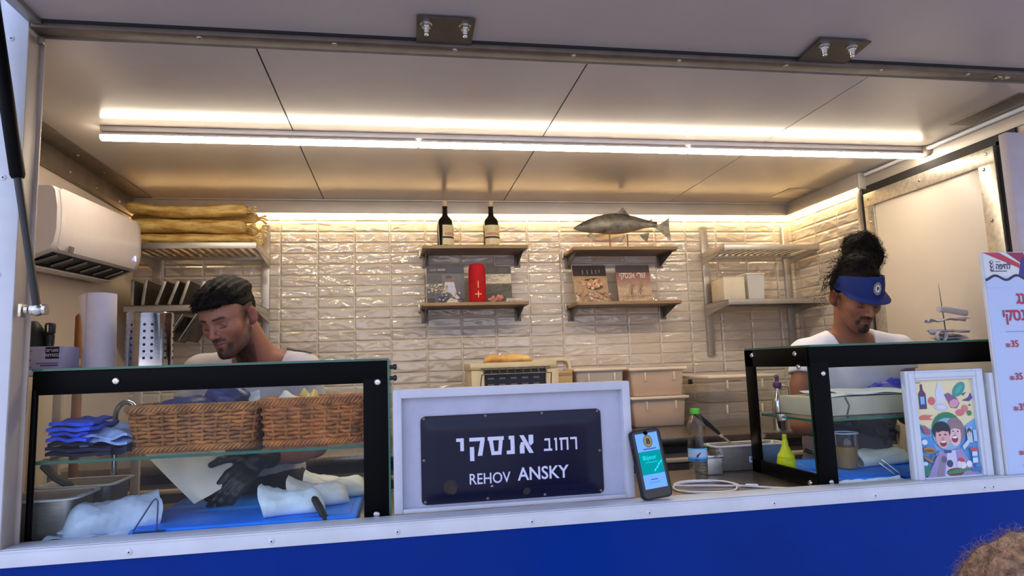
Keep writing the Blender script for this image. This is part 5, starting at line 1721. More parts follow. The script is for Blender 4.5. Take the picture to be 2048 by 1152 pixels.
    tub(0.935, 1.205, 3.46, 3.69, ZB, 0.15, 'lower pale food box behind the sign left of the tan boxes', pale, False)
    tub(0.935, 1.205, 3.46, 3.69, ZB + .1675, 0.145, 'upper pale food box behind the sign left of the tan boxes', pale, False)
    t = thing('cardboard_box', 'small tan cardboard box beside the toaster', 'box', (0.85, 3.50, ZB))
    part('carton', MB().bx(0.80, 0.915, 3.46, 3.66, ZB, 1.585, .003), M('tan_card', (196, 164, 112), .7), t)
    part('tape', MB().bx(0.80, 0.915, 3.458, 3.4595, 1.56, 1.575), M('tan_tape', (170, 134, 84), .4), t)
    clear = mat_clear_plastic('clear_polycarbonate', (0.95, 0.90, 0.82), 0.20, 0.12)
    tub(1.59, 1.96, 3.25, 3.60, ZB, 0.125, 'lower clear plastic tub on the back counter right of the tan boxes', clear, False, False, 'clear tubs on the back counter')
    tub(1.60, 1.97, 3.25, 3.60, ZB + .127, 0.125, 'upper clear plastic tub on the back counter right of the tan boxes', clear, False, True, 'clear tubs on the back counter')
    t = thing('door_latch', 'small dark catch on the tiles beside the tan boxes', 'catch', (1.60, 3.6, 1.5))
    part('body', MB().bx(1.562, 1.582, 3.42, 3.435, 1.488, 1.515, .002), MT['black_plastic'], t)
    # ---- bottle
    x, y = 1.035, 2.235
    t = thing('water_bottle', 'clear plastic water bottle with a green cap on the counter', 'bottle', (x, y, ZK))
    pet = NT('clear_pet')
    tr = pet.n('BsdfTransparent'); tr.inputs[0].default_value = (0.98, 0.985, 0.99, 1)
    gl = pet.n('BsdfGlossy'); gl.inputs['Roughness'].default_value = 0.05
    lw = pet.n('LayerWeight'); lw.inputs['Blend'].default_value = 0.42
    nz = pet.noise(60, 3, .6); bp = pet.n('Bump'); bp.inputs['Strength'].default_value = .6; bp.inputs['Distance'].default_value = .004
    pet.l(nz.outputs['Fac'], bp.inputs['Height']); pet.l(bp.outputs[0], gl.inputs['Normal']); pet.l(bp.outputs[0], lw.inputs['Normal'])
    ge = pet.n('NewGeometry'); iv = pet.n('Math', operation='SUBTRACT'); iv.inputs[0].default_value = 0.8; iv.use_clamp = True; pet.l(ge.outputs['Backfacing'], iv.inputs[1])
    ml = pet.n('Math', operation='MULTIPLY'); pet.l(lw.outputs['Facing'], ml.inputs[0]); pet.l(iv.outputs[0], ml.inputs[1])
    mx = pet.n('MixShader'); pet.l(ml.outputs[0], mx.inputs[0]); pet.l(tr.outputs[0], mx.inputs[1]); pet.l(gl.outputs[0], mx.inputs[2]); pet.l(mx.outputs[0], pet.out.inputs['Surface'])
    R = 0.033
    prof = [(0, .004), (.018, .001), (R * .9, .002), (R, .010)]
    for k in range(5): prof += [(R, .014 + k * .010), (R * .95, .018 + k * .010), (R, .022 + k * .010)]
    prof += [(R, .066), (R * .97, .068), (R * .97, .108), (R, .112), (R * .99, .122), (R * .90, .140), (R * .86, .152), (R * .93, .166), (R * .96, .176), (R * .86, .194), (R * .62, .212), (R * .42, .224), (.0125, .229), (.0125, .244)]
    b = MB(); b.lathe(prof, (x, y, ZK + .001), None, 36); part('bottle', b, pet.m, t)
    wt = mat_glass('water', (0.97, 0.98, 0.99), 0.5, 0.0)
    b = MB(); b.lathe([(0, .006), (R * .88, .006), (R * .93, .012), (R * .93, .066), (R * .92, .108), (R * .94, .120), (R * .84, .140), (R * .82, .150), (0, .150)], (x, y, ZK + .001), None, 28); part('water', b, wt, t)
    b = MB(); b.lathe([(.0145, .228), (.0170, .2285), (.0172, .243), (.0162, .246), (0, .247)], (x, y, ZK + .001), None, 30); part('cap', b, M('green_cap', (86, 190, 34), .4), t)
    p = Print(); wl, hl = 2 * PI * R * .55, .044
    n = 24
    for i in range(n):
        a0, a1 = -wl / 2 + wl * i / n, -wl / 2 + wl * (i + 1) / n
        for v0, v1, c in ((0, .008, (52, 132, 206)), (.008, .014, (112, 178, 232)), (.014, .038, (190, 216, 242)), (.038, .044, (120, 206, 238))):
            p.rect(a0, v0, a1, v1, c, 0.0001)
    p.poly([(-.004, .016), (.002, .020), (.010, .034), (.014, .035), (.004, .030)], (18, 36, 60)); p.poly([(-.004, .016), (.000, .014), (.003, .024), (-.001, .026)], (18, 36, 60))
    p.text(heb('מי עדן'), .004, .0035, .011, (22, 60, 120), .0, 'CENTER', .9)
    me = p.mesh('label', lambda u, v, w: Vector((math.sin(u / R - .43) * (R + .0005 + w), -math.cos(u / R - .43) * (R + .0005 + w), v + .067)))
    link_mesh('label', me, MT['print_gloss'], t, None, 'blue and white wrap label')
    # ---- phone leaning on the sign box
    t = thing('smartphone', 'black cased smartphone with a lit screen leaning beside the sign box', 'phone', (0.73, 1.89, 1.2175))
    W, H, D = 0.094, 0.200, 0.018
    ax = Vector((1, 0.03, 0.10)).normalized()
    upv = Vector((-0.20, 0.16, 1)).normalized(); upv = (upv - ax * upv.dot(ax)).normalized()
    nrm = ax.cross(upv)             # towards the back
    R3 = Matrix((ax, nrm * -1, upv)).transposed()
    R3 = Matrix.Rotation(0, 3, 'X') @ Matrix((ax, upv.cross(ax), upv)).transposed()
    o = Vector((0.6895, 1.868, 1.2185))
    def tr(b):
        bmesh.ops.transform(b.bm, matrix=Matrix.Translation(o) @ R3.to_4x4(), verts=b.bm.verts); return b
    def rrect2(w, h, r, n=6):
        return [(qx + r * math.cos(math.radians(a0 + 90 * k / n)), qz + r * math.sin(math.radians(a0 + 90 * k / n))) for qx, qz, a0 in ((w - r, r, -90), (w - r, h - r, 0), (r, h - r, 90), (r, r, 180)) for k in range(n + 1)]
    b = MB(); b.prism(rrect2(W, H, .014), (0, D, 0), (1, 0, 0), (0, 0, 1), D, .003)
    part('case', tr(b), MT['black_rubber'], t)
    b = MB(); b.bx(-.003, 0, .005, .012, .135, .150, .001); b.bx(-.003, 0, .005, .012, .105, .128, .001); part('side_button', tr(b), MT['black_plastic'], t)
    nf = -(R3 @ Vector((0, 1, 0)))
    sc = M('phone_glass', (6, 6, 8), .08, 0, .6)
    b = MB(); b.prism(rrect2(W - .010, H - .010, .010), (.005, .0002, .005), (1, 0, 0), (0, 0, 1), .0006); part('glass', tr(b), sc, t)
    p = Print(); x0, x1 = .0125, W - .0115; z0, z1 = .030, H - .012
    blue, teal = (92, 140, 250), (4, 122, 132)
    p.rect(x0, z0, x1, z1, blue); p.rect(x0, z0 + .040, x1, z1 - .052, teal)
    p.ell((x0 + x1) / 2, z1, .007, .006, (6, 6, 8))
    p.ell((x0 + x1) / 2 + .002, z1 - .024, .0145, .0185, (84, 84, 70)); p.ell((x0 + x1) / 2 + .002, z1 - .024, .0118, .0158, (110, 106, 84))
    p.text('B', (x0 + x1) / 2 + .0025, z1 - .0315, .022, (20, 24, 34), .02, 'CENTER')
    p.rect(x0 + .018, z1 - .0475, x1 - .012, z1 - .0445, (44, 66, 120))
    p.text('Bijeor', x0 + .010, z0 + .082, .018, (40, 196, 214), .0)
    p.rect(x0 + .016, z0 + .073, x1 - .014, z0 + .0745, (38, 180, 190))
    for q in ((.046, .056), (.052, .064), (.060, .070), (.038, .049)):
        p.poly([(x0 + q[0], z0 + q[1] - .004), (x0 + q[0] + .006, z0 + q[1]), (x0 + q[0] + .008, z0 + q[1] + .006), (x0 + q[0] + .002, z0 + q[1] + .004)], (40, 190, 206))
    p.rect(x0 + .022, z0 + .024, x0 + .044, z0 + .0265, (40, 60, 150)); p.rect(x0 + .018, z0 + .016, x0 + .050, z0 + .0175, (70, 96, 190))
    sm = NT('lit_screen'); e = sm.n('Emission'); e.inputs[1].default_value = 0.9
    vc = sm.n('VertexColor', layer_name='ink'); sm.l(vc.outputs[0], e.inputs[0]); sm.l(e.outputs[0], sm.out.inputs['Surface'])
    p.part('screen', t, o + nf * .0012, R3 @ Vector((1, 0, 0)), R3 @ Vector((0, 0, 1)), sm.m, 'lit blue and teal screen')
    # ---- charging cable in loops
    b = MB(); pts = []
    cx, cy = 0.985, 2.085
    for k in range(46):
        a = -0.4 + k * 2 * PI / 30
        q = 0.108 + .010 * math.sin(k * .37)
        pts.append((cx + q * math.cos(a), cy + .098 * math.sin(a) * (1 + .05 * math.sin(k * .5)), ZK + .004 + .003 * (k > 28)))
    pts += [(1.10, 2.06, ZK + .004), (1.17, 2.0, ZK + .004), (1.25, 1.95, ZK + .004)]
    b.tube(pts, 0.0034, 8)
    t = thing('charging_cable', 'white charging cable coiled on the counter in front of the bottle', 'cable', (cx, cy, ZK))
    part('cord', b, MT['white_plastic'], t)
    b = MB(); b.box((1.125, 2.04, ZK + .007), (.04, .012, .010), Euler((0, 0, -.5)), .003); part('plug', b, MT['white_plastic'], t)
    # ---- steel pan with spread and spatula
    t = gastro(1.165, 1.440, 2.345, 2.436, 0.092, 'steel food pan with pale spread and a spatula, beside the right display case', (M('pale_spread', (224, 210, 150), .5, 0, .3, .1, 30, .4, 40, .004), 0.86))
    p = Print(); p.rect(0, 0, .018, .022, (214, 224, 236)); p.ell(.009, .012, .005, .006, (90, 150, 210))
    p.part('sticker', t, (1.290, 2.3440, ZK + .030), (1, 0, 0), (0, 0, 1), MT['print'], 'small white sticker')
    t = thing('spatula', 'black handled steel spatula resting in the pan of spread', 'spatula', (1.16, 2.3, ZK + .09))
    b = MB(); b.tube([(1.097, 2.39, 1.426), (1.104, 2.39, 1.421), (1.154, 2.39, 1.378), (1.200, 2.39, 1.336)], [.006, .013, .0125, .009], 14, False, True, .7); part('handle', b, MT['black_rubber'], t)
    b = MB(); b.tube([(1.198, 2.39, 1.338), (1.212, 2.39, 1.326)], .0075, 12); part('ferrule', b, MT['zinc'], t)
    b = MB(); d = Vector((0.755, 0, -0.656)); s = Vector((0.3, .9, .35)).normalized()
    b.prism([(0, -.010), (.03, -.016), (.085, -.021), (.092, .0), (.085, .019), (.03, .014), (0, .008)], Vector((1.208, 2.39, 1.329)), d, s, .0015); part('blade', b, MT['steel_mirror'], t)
    t = thing('steel_pan', 'small steel pan behind the pan of spread', 'pan', (1.16, 2.43, ZK))
    b = MB(); b.bx(1.10, 1.16, 2.30, 2.42, ZK, 1.262, .004); part('pan', b, MT['steel'], t)
    b = MB(); b.bx(1.085, 1.165, 2.29, 2.43, 1.262, 1.270, .003); part('lid', b, MT['steel_mirror'], t)

# ================================================================== RIGHT
def build_right():
    # lemon squeeze bottle
    x, y = 1.345, 2.21
    x, y = 1.385, 2.20
    x, y = 1.347, 2.19
    t = thing('squeeze_bottle', 'yellow plastic squeeze bottle seen through the side of the right case', 'bottle', (x, y, ZK))
    yl = M('lemon_plastic', (214, 216, 8), .38, 0, .4, .04)
    b = MB(); b.lathe([(0, .001), (.022, 0), (.026, .004), (.029, .012), (.033, .026), (.0355, .045), (.036, .058), (.034, .066), (.0345, .068), (.0325, .071), (.0335, .078), (.030, .086), (.021, .100), (.0135, .120), (.0105, .140), (.0085, .148), (0, .148)], (x, y, ZK), Matrix.Diagonal((.88, .88, .88)), 36); part('bottle', b, yl, t)
    b = MB(); b.lathe([(.0085, .147), (.0092, .149), (.0092, .162), (.0078, .1655), (0, .166)], (x, y, ZK), Matrix.Diagonal((.88, .88, .88)), 24); part('cap', b, M('lemon_cap', (206, 206, 20), .4), t)
    # carton tray on the glass shelf
    Z = ZS + 0.0035
    t = thing('cardboard_tray', 'shallow grey cardboard box on the shelf of the right case', 'box', (1.6, 2.13, Z))
    card = M('grey_card', (190, 182, 160), .7, 0, .2, .06, 8)
    b = MB(); b.bx(1.375, 1.80, 2.02, 2.25, Z, Z + .062, .004); part('carton', b, card, t)
    b = MB(); b.prism([(0, 0), (.012, .030), (-.002, .058), (.004, .058), (.016, .030), (.006, 0)], (1.475, 2.0195, Z + .002), (1, 0, 0), (0, 0, 1), .0015); part('corner_seam', b, M('card_seam', (84, 78, 66), .8), t)
    paper = M('white_deli_paper', (214, 222, 230), .5, 0, .3, .03)
    for k, (dx, nm) in enumerate(((0, 'white paper sheet on the grey box in the right case, lower one'), (.06, 'white paper sheet on the grey box in the right case, top one'))):
        b = MB(); sheet(b, [(1.40 + dx * 1.5, 2.02, Z + .066 + .004 * k), (1.80, 2.02, Z + .066 + .002 * k), (1.80, 2.22, Z + .070 + .003 * k), (1.44 + dx, 2.22, Z + .074 + .006 * k)], 18, 10, .003, 80 + k)
        solo('paper_sheet', b, paper, nm, 'paper', (1.6, 2.12, Z + .065), 'paper sheets in the right case', True, 60)
    # beer cup
    ZT = ZK + 0.0225
    x, y = 1.545, 2.135
    t = thing('beer_cup', 'clear plastic cup half full of beer on the right blue board', 'cup', (x, y, ZT))
    cupm = mat_glass('cup_plastic', (.93, .94, .97), 1.3, .10)
    b = MB(); b.lathe([(0, .001), (.030, 0), (.0325, .003), (.0375, .060), (.0385, .066), (.0392, .070), (.0425, .118), (.0445, .120), (.0450, .124), (.0430, .125)], (x, y, ZT), None, 40, False); part('cup', b, cupm, t)
    beer = NT('beer'); tr = beer.n('BsdfTransparent'); tr.inputs[0].default_value = (.78, .60, .34, 1)
    df = beer.n('BsdfPrincipled'); df.inputs['Base Color'].default_value = lin((206, 168, 104)); df.inputs['Roughness'].default_value = .2
    mx = beer.n('MixShader'); mx.inputs[0].default_value = .55; beer.l(tr.outputs[0], mx.inputs[1]); beer.l(df.outputs[0], mx.inputs[2]); beer.l(mx.outputs[0], beer.out.inputs['Surface'])
    b = MB(); b.lathe([(0, .003), (.0308, .004), (.0365, .062), (.0380, .076), (0, .076)], (x, y, ZT), None, 36); part('beer', b, beer.m, t, 'golden beer')
    b = MB(); b.lathe([(.0425, .1205), (.0452, .122), (.0456, .1245), (.0430, .1260)], (x, y, ZT), None, 40, False); part('rim', b, M('cup_rim', (206, 214, 226), .25), t)
    # wrap
    t = thing('wrapped_sandwich', 'white wrapped sandwich lying on the right blue board beside the beer cup', 'sandwich', (1.70, 2.2, ZT))
    pp = M('greenish_wrap', (240, 244, 232), .5, 0, .3, .06, 14, .5, 24, .005)
    b = MB(); wrapped(b, (1.715, 2.175, ZT), .235, .080, .052, .10, 44, 1.1); part('roll', b, pp, t, None, True, 60)
    # knife/tongs at the front edge
    t = thing('tongs', 'steel tongs lying across the front edge of the right blue board', 'tongs', (1.58, 1.97, ZT))
    for k, dy in enumerate((0, .012)):
        b = MB(); b.prism([(0, 0), (.02, -.006), (.10, -.010), (.10, .006), (.02, .010)], Vector((1.545, 1.962 + dy, ZT + .052 - dy)), Vector((.72, -.1, -.62)).normalized(), Vector((.2, .95, .1)).normalized(), .0022); part('arm', b, MT['steel_mirror'], t)
    b = MB(); sheet(b, [(1.38, 1.935, ZK + .008), (1.60, 1.935, ZK + .008), (1.60, 1.955, ZK + .020), (1.38, 1.96, ZK + .014)], 24, 4, .006, 93)
    solo('paper_strip', b, MT['paper_white'], 'crumpled white paper strip in front of the right blue board', 'paper', (1.5, 1.945, ZK), None, True, 60)
    b = MB(); b.tube([(1.36, 1.938, ZK + .006), (1.6, 1.936, ZK + .006), (1.85, 1.938, ZK + .006)], .003, 8)
    solo('cable', b, MT['white_plastic'], 'white cable along the front of the right blue board', 'cable', (1.6, 1.937, ZK))
    t = thing('butter_knife', 'grey knife with a dark handle standing at the left end of the right blue board', 'knife', (1.41, 2.1, ZT))
    b = MB(); b.prism([(0, 0), (.006, -.004), (.075, -.010), (.078, .002), (.006, .008)], Vector((1.425, 2.16, ZT + .062)), Vector((.40, -.5, -.70)).normalized(), Vector((.9, .2, .3)).normalized(), .002); part('blade', b, MT['plate'], t)
    b = MB(); b.tube([(1.412, 2.175, ZT + .066), (1.428, 2.158, ZT + .058)], .007, 10); part('handle', b, MT['black_rubber'], t)
    # tap with purple knob on the back counter
    t = thing('pump_bottle', 'steel pump bottle with a purple knob behind the right display case', 'bottle', (1.80, 2.97, ZB))
    x, y = 1.82, 2.985
    b = MB(); b.lathe([(0, 0), (.030, 0), (.032, .006), (.032, .10), (.030, .135), (.022, .165), (.012, .185), (.010, .205), (0, .205)], (x, y, ZB), None, 28); part('body', b, MT['steel_mirror'], t)
    b = MB(); b.lathe([(0, .20), (.015, .203), (.021, .214), (.018, .230), (.010, .236), (.0085, .25), (.012, .258), (.007, .268), (0, .27)], (x, y, ZB), None, 24); part('knob', b, M('purple_knob', (86, 54, 108), .5), t)
    b = MB(); b.tube([(x, y, ZB + .19), (x + .02, y - .01, ZB + .215), (x + .045, y - .02, ZB + .21), (x + .05, y - .02, ZB + .17)], .006, 10); part('spout', b, MT['steel_mirror'], t)
    # ticket spike
    x, y = 2.215, 2.355
    zt = ZG + .0005
    t = thing('ticket_spike', 'paper spike stuck with white order slips on the right display case', 'spike', (x, y, zt))
    t.location = (2.06, 2.20, zt); x, y = 2.072, 2.21
    b = MB(); b.tube([(x, y, zt), (x - .004, y, zt + .10), (x - .010, y, zt + .225)], [.0022, .0022, .0006], 8); part('needle', b, MT['plate'], t)
    b = MB(); b.lathe([(0, 0), (.035, 0), (.035, .004), (0, .006)], (x, y, zt), None, 24); part('base', b, MT['black_plastic'], t)
    slip = M('order_slip', (204, 198, 204), .6, 0, .3, .04)
    r = random.Random(3)
    for k in range(4):
        z = zt + .012 + k * .014 + (.03 if k == 3 else 0)
        a = r.uniform(-.5, .5); L = r.uniform(.05, .08)
        b = MB(); u = Vector((math.cos(a), math.sin(a), r.uniform(-.15, .2))); v = Vector((-math.sin(a), math.cos(a), 0)) * .025
        c = Vector((x, y, z))
        sheet(b, [c - u * L * .8 - v, c + u * L - v, c + u * L + v, c - u * L * .8 + v], 14, 6, .006, 110 + k)
        part('order_slip', b, slip, t)
    b = MB(); b.tube([(x - .03, y - .01, zt + .125), (x + .005, y - .012, zt + .122), (x + .085, y - .012, zt + .108)], [.012, .012, .013], 14); part('rolled_slip', b, slip, t)
    b = MB(); b.tube([(x - .05 + .02 * math.cos(q), y - .03, zt + .022 + .020 * math.sin(q)) for q in [2 * PI * k / 24 for k in range(24)]], .009, 8, True, False, .2); part('curled_slip', b, slip, t)
    # ---- framed picture
    X0, X1, Z0, Z1, Y = 1.598, 1.888, 1.2175, 1.560, 1.885
    t = thing('picture_frame', 'white wooden frame with a colourful food caricature, right on the sill', 'picture', (1.74, 1.9, Z0))
    wf = M('white_frame_wood', (198, 204, 212), .5, 0, .4, .04, 10, .05, 40, .003)
    f1, f2, f3 = .037, .040, .032
    for nm, a in (('frame_side', (X0, X0 + f1, Z0, Z1)), ('frame_side', (X1 - f2, X1, Z0, Z1)), ('frame_top', (X0 + f1, X1 - f2, Z1 - f3, Z1)), ('frame_bottom', (X0 + f1, X1 - f2, Z0, Z0 + .006))):
        b = MB(); b.bx(a[0], a[1], Y, Y + .022, a[2], a[3], .003)
        if nm == 'frame_side': b.bx(a[0] + .010, a[1] - .006, Y - .005, Y + .004, a[2], a[3] - .006, .003)
        if nm == 'frame_top': b.bx(X0 + f1 - .0055, X1 - f2 + .0095, Y - .005, Y + .004, a[2] + .008, a[3] - .0065, .003)
        part(nm, b, wf, t)
    c0, c1, d0, d1 = X0 + f1, X1 - f2, Z0 + .006, Z1 - f3
    part('backing', MB().bx(X0 + .01, X1 - .01, Y + .012, Y + .016, Z0 + .004, Z1 - .01), MT['paper_white'], t)
    W, H = c1 - c0, d1 - d0
    p = Print()
    s = lambda q: (q[0] * W, q[1] * H)
    def R_(x0, y0, x1, y1, c): p.rect(x0 * W, y0 * H, x1 * W, y1 * H, c)
    def E_(x, y, rx, ry, c, a=0, n=22, t0=0, t1=360): p.ell(x * W, y * H, rx * W, ry * W, c, a, n, t0, t1)
    def P_(pts, c): p.poly([s(q) for q in pts], c)
    R_(0, 0, 1, 1, (222, 210, 164))
    P_([(0, .56), (.5, .40), (1, .58), (1, 0), (0, 0)], (110, 162, 206))
    P_([(0, .40), (.22, .42), (.30, .2), (0, 0)], (78, 140, 196)); P_([(1, .46), (.82, .44), (.72, .2), (1, .0)], (84, 144, 196))
    R_(.02, .972, .12, .98, (120, 100, 84))
    P_([(.06, .70), (.19, .70), (.19, .86), (.15, .90), (.145, .96), (.105, .96), (.10, .90), (.06, .86)], (92, 58, 84)); R_(.07, .73, .18, .84, (54, 66, 132)); R_(.09, .75, .16, .83, (128, 176, 214))
    E_(.28, .78, .062, .062, (198, 104, 104))
    P_([(.36, .76), (.52, .76), (.52, .88), (.46, .94), (.46, .98), (.41, .98), (.41, .94), (.36, .88)], (204, 208, 218)); E_(.43, .71, .12, .05, (186, 194, 214), -.1); E_(.44, .712, .08, .03, (212, 206, 212), -.1)
    P_([(.50, .84), (.58, .86), (.72, .80), (.76, .74), (.70, .69), (.60, .70), (.55, .78)], (128, 92, 126)); E_(.66, .745, .085, .06, (206, 148, 168), .3)
    E_(.77, .89, .14, .08, (54, 146, 136), .75); E_(.77, .89, .08, .03, (74, 166, 152), .75); P_([(.80, .84), (.90, .86), (.84, .82)], (40, 122, 114))
    P_([(.80, .77), (.92, .80), (.97, .85), (.99, .79), (.93, .76)], (82, 70, 150))
    E_(.75, .645, .075, .05, (202, 108, 118)); E_(.84, .685, .055, .055, (208, 118, 122)); E_(.91, .635, .04, .04, (72, 128, 88)); E_(.93, .72, .015, .015, (60, 110, 70))
    P_([(.02, .615), (.10, .64), (.28, .63), (.20, .61), (.26, .585), (.06, .59)], (204, 110, 92))
    E_(.49, .47, .265, .27, (38, 124, 88)); E_(.49, .43, .26, .24, (132, 172, 202))
    # the two laughing faces: plain, generic
    E_(.62, .46, .165, .20, (136, 112, 118)); E_(.61, .42, .105, .17, (222, 186, 184)); P_([(.50, .52), (.56, .545), (.70, .54), (.74, .49), (.70, .47), (.62, .485), (.53, .47)], (140, 116, 120)); E_(.585, .455, .016, .012, (72, 76, 110)); E_(.665, .450, .016, .012, (72, 76, 110))
    E_(.60, .375, .055, .055, (132, 58, 70)); E_(.60, .392, .045, .018, (236, 228, 226)); E_(.615, .425, .018, .022, (208, 160, 160))
    E_(.385, .465, .155, .145, (30, 44, 52)); E_(.39, .40, .12, .17, (212, 164, 158)); P_([(.27, .50), (.33, .545), (.46, .54), (.51, .48), (.48, .455), (.40, .465), (.30, .45)], (26, 38, 46)); E_(.345, .425, .020, .014, (84, 60, 66)); E_(.44, .425, .020, .014, (84, 60, 66))
    E_(.39, .335, .055, .045, (124, 52, 62)); E_(.39, .352, .045, .015, (236, 226, 222)); E_(.39, .385, .022, .022, (196, 136, 128))
    P_([(.30, .26), (.68, .27), (.94, 0), (.06, 0)], (150, 138, 178)); P_([(.44, .25), (.58, .26), (.60, 0), (.36, 0)], (196, 194, 216))
    P_([(.24, .06), (.32, .2), (.38, .22), (.40, .18), (.33, 0), (.22, 0)], (138, 124, 140)); E_(.37, .17, .05, .05, (96, 92, 116)); E_(.46, .125, .055, .055, (46, 70, 90)); R_(.38, .235, .51, .262, (66, 68, 126))
    E_(.54, .035, .15, .06, (112, 66, 62)); E_(.60, .045, .22, .03, (74, 130, 86), .1); E_(.66, .155, .055, .032, (188, 70, 68), -.3); E_(.68, .10, .06, .05, (224, 216, 220)); E_(.79, .11, .05, .05, (226, 220, 222)); E_(.62, .11, .05, .05, (214, 206, 214))
    E_(.13, .275, .10, .045, (170, 128, 70), -.1); E_(.13, .27, .09, .022, (122, 78, 60), -.1); E_(.10, .18, .11, .032, (104, 84, 76), -.55); E_(.10, .18, .09, .015, (150, 122, 98), -.55); E_(.19, .21, .028, .028, (96, 110, 128)); E_(.25, .225, .028, .028, (110, 122, 132))
    P_([(.02, .53), (.10, .53), (.18, .47), (.16, .43), (.08, .45)], (150, 92, 112)); E_(.06, .36, .05, .04, (206, 216, 226)); E_(.05, .08, .06, .10, (46, 118, 104)); E_(.04, .14, .04, .03, (190, 206, 220))
    R_(.80, .33, .89, .49, (188, 196, 208)); E_(.845, .45, .04, .05, (60, 66, 84)); E_(.845, .42, .028, .04, (198, 176, 170)); R_(.91, .34, .97, .46, (156, 190, 224)); R_(.83, .24, .95, .275, (190, 76, 88)); R_(.85, .12, .94, .235, (196, 210, 228)); R_(.85, .17, .94, .19, (96, 138, 190)); P_([(.72, .26), (.82, .32), (.80, .36), (.70, .30)], (196, 204, 216)); E_(.90, .05, .09, .03, (60, 112, 168)); E_(.93, .09, .05, .02, (80, 132, 182))
    p.part('print', t, (c0, Y + .0115, d0), (1, 0, 0), (0, 0, 1), MT['print_gloss'], 'coloured cartoon of two laughing people among food')
    # ---- menu board
    X0, X1, Z0, Z1, Y = 1.917, 2.42, 1.2185, 1.944, 1.868
    t = thing('menu_board', 'tall pale blue Hebrew menu board standing at the right end of the sill', 'menu', (2.15, 1.88, Z0))
    part('board', MB().bx(X0, X1, Y, Y + .008, Z0, Z1, .001), M('menu_board_white', (206, 208, 214), .4, 0, .4, .02), t)
    p = Print(); W, H = X1 - X0 - .008, Z1 - Z0
    red, navy, ink = (176, 28, 60), (30, 28, 84), (28, 26, 44)
    p.rect(0, 0, W, H, (176, 192, 222))
    top = H - .002
    p.rect(0, H - .082, W, top, (206, 210, 210))
    # waves and sun rays of the header
    xs = [k * W / 60 for k in range(61)]
    wave = lambda x: H - .087 + .0075 * math.sin((x - .018) / .083 * 2 * PI)
    for a0, a1, rad, c in ((0, 1, 1, (176, 40, 62)),):
        p.poly([(0, top), (.064, top), (.140, H - .040), (.140, H - .056)], (180, 44, 66))
        p.poly([(.092, top), (.16, top), (.18, H - .06), (.142, H - .036)], (138, 26, 62))
    p.poly([(.142, H - .04), (.152, H - .018), (.21, top - .01), (.21, H - .09), (.128, H - .090)], (44, 38, 122)); p.poly([(.158, H - .044), (.168, H - .026), (.21, H - .012), (.21, H - .085), (.155, H - .085)], (84, 160, 226))
    p.rect(.17, top - .06, W, top, (180, 44, 66)) if False else None
    p.poly([(x, wave(x) - .004) for x in xs[:26]] + [(xs[25], H - .12), (0, H - .12)], (176, 192, 222))
    p.line([(x, wave(x)) for x in xs[:22]], .0085, (24, 24, 66))
    # crest and city name
    for k in range(3): p.ell(.030, H - .034 - k * .012, .008, .0055, navy, .5); p.ell(.031, H - .033 - k * .012, .005, .0028, (206, 210, 210), .5)
    p.text(heb('לחיפה'), .0445, H - .058, .028, navy, .02, 'LEFT', .78)
    p.rect(.024, H - .066, .086, H - .0635, navy); p.rect(.046, H - .034, .064, H - .0325, navy)
    p.text(heb('הרינג'), .110, H - .175, .056, red, .022, 'LEFT', .78)
    p.text(heb('אנסקי'), .0475, H - .230, .056, red, .022, 'LEFT', .83)
    p.rect(.052, H - .268, W, H - .2665, (120, 134, 170))
    for z, pr, txt in ((H - .318, '₪35', None), (H - .425, '₪35', None), (H - .524, '₪35', None), (H - .665, '₪30', None)):
        p.text(pr[1:], .066, z, .031, red, .018)
        p.text(pr[0], .046, z, .022, red, .014)
    for z in (H - .325, H - .432, H - .531):
        p.text(heb('ה'), .140, z, .020, (60, 60, 84), 0, 'LEFT', .9, .2)
    p.text(heb('עגבניות'), .091, H - .610, .027, ink, .010, 'LEFT', .8)
    p.rect(.052, H - .700, W, H - .6985, (130, 142, 172))
    p.text(heb('חיפה'), .105, H - .722, .027, ink, .014)
    p.part('print', t, (X0 + .006, Y, Z0), (1, 0, 0), (0, 0, 1), MT['print_gloss'], 'pale blue printed menu sheet')
    part('edge_strip', MB().bx(X0 - .001, X0 + .004, Y - .002, Y + .009, Z0, Z1, .0008), MT['white_alu'], t)
    b = MB(); b.bx(1.898, 1.914, 1.873, 1.90, 1.2175, 1.545, .002)
    solo('white_batten', b, wf, 'white wooden batten between the picture frame and the menu board', 'batten', (1.906, 1.887, 1.2175))

MT['steel_mirror'] = mat_steel('polished_steel', (196, 196, 198), 0.14, (1, 1, 6), 12, 0.03)
MT['paper_white'] = M('white_paper', (218, 220, 224), .6, 0, .3, .03)
gastro, board = build_left_things()
build_middle(gastro)
build_right()
# ================================================================== PEOPLE (smooth bodies from blended volumes)
A_ = lambda *v: np.array(v, dtype=np.float64)
def sd_cap(P, a, b, ra, rb):
    a, b = np.asarray(a, float), np.asarray(b, float)
    ab = b - a
    t = np.clip(((P - a) @ ab) / max(ab @ ab, 1e-12), 0, 1)
    return np.linalg.norm(P - a - t[:, None] * ab, axis=1) - (ra + (rb - ra) * t)
def sd_ell(P, c, r, R=None):
    q = P - np.asarray(c, float)
    if R is not None: q = q @ np.asarray(R)
    r = np.asarray(r, float)
    k0 = np.linalg.norm(q / r, axis=1); k1 = np.linalg.norm(q / (r * r), axis=1)
    return k0 * (k0 - 1.0) / np.maximum(k1, 1e-9)
def smin(a, b, k):
    h = np.clip(0.5 + 0.5 * (b - a) / k, 0, 1)
    return b * (1 - h) + a * h - k * h * (1 - h)
def smax(a, b, k): return -smin(-a, -b, k)
def sstep(x, a, b):
    t = np.clip((x - a) / (b - a), 0, 1)
    return t * t * (3 - 2 * t)
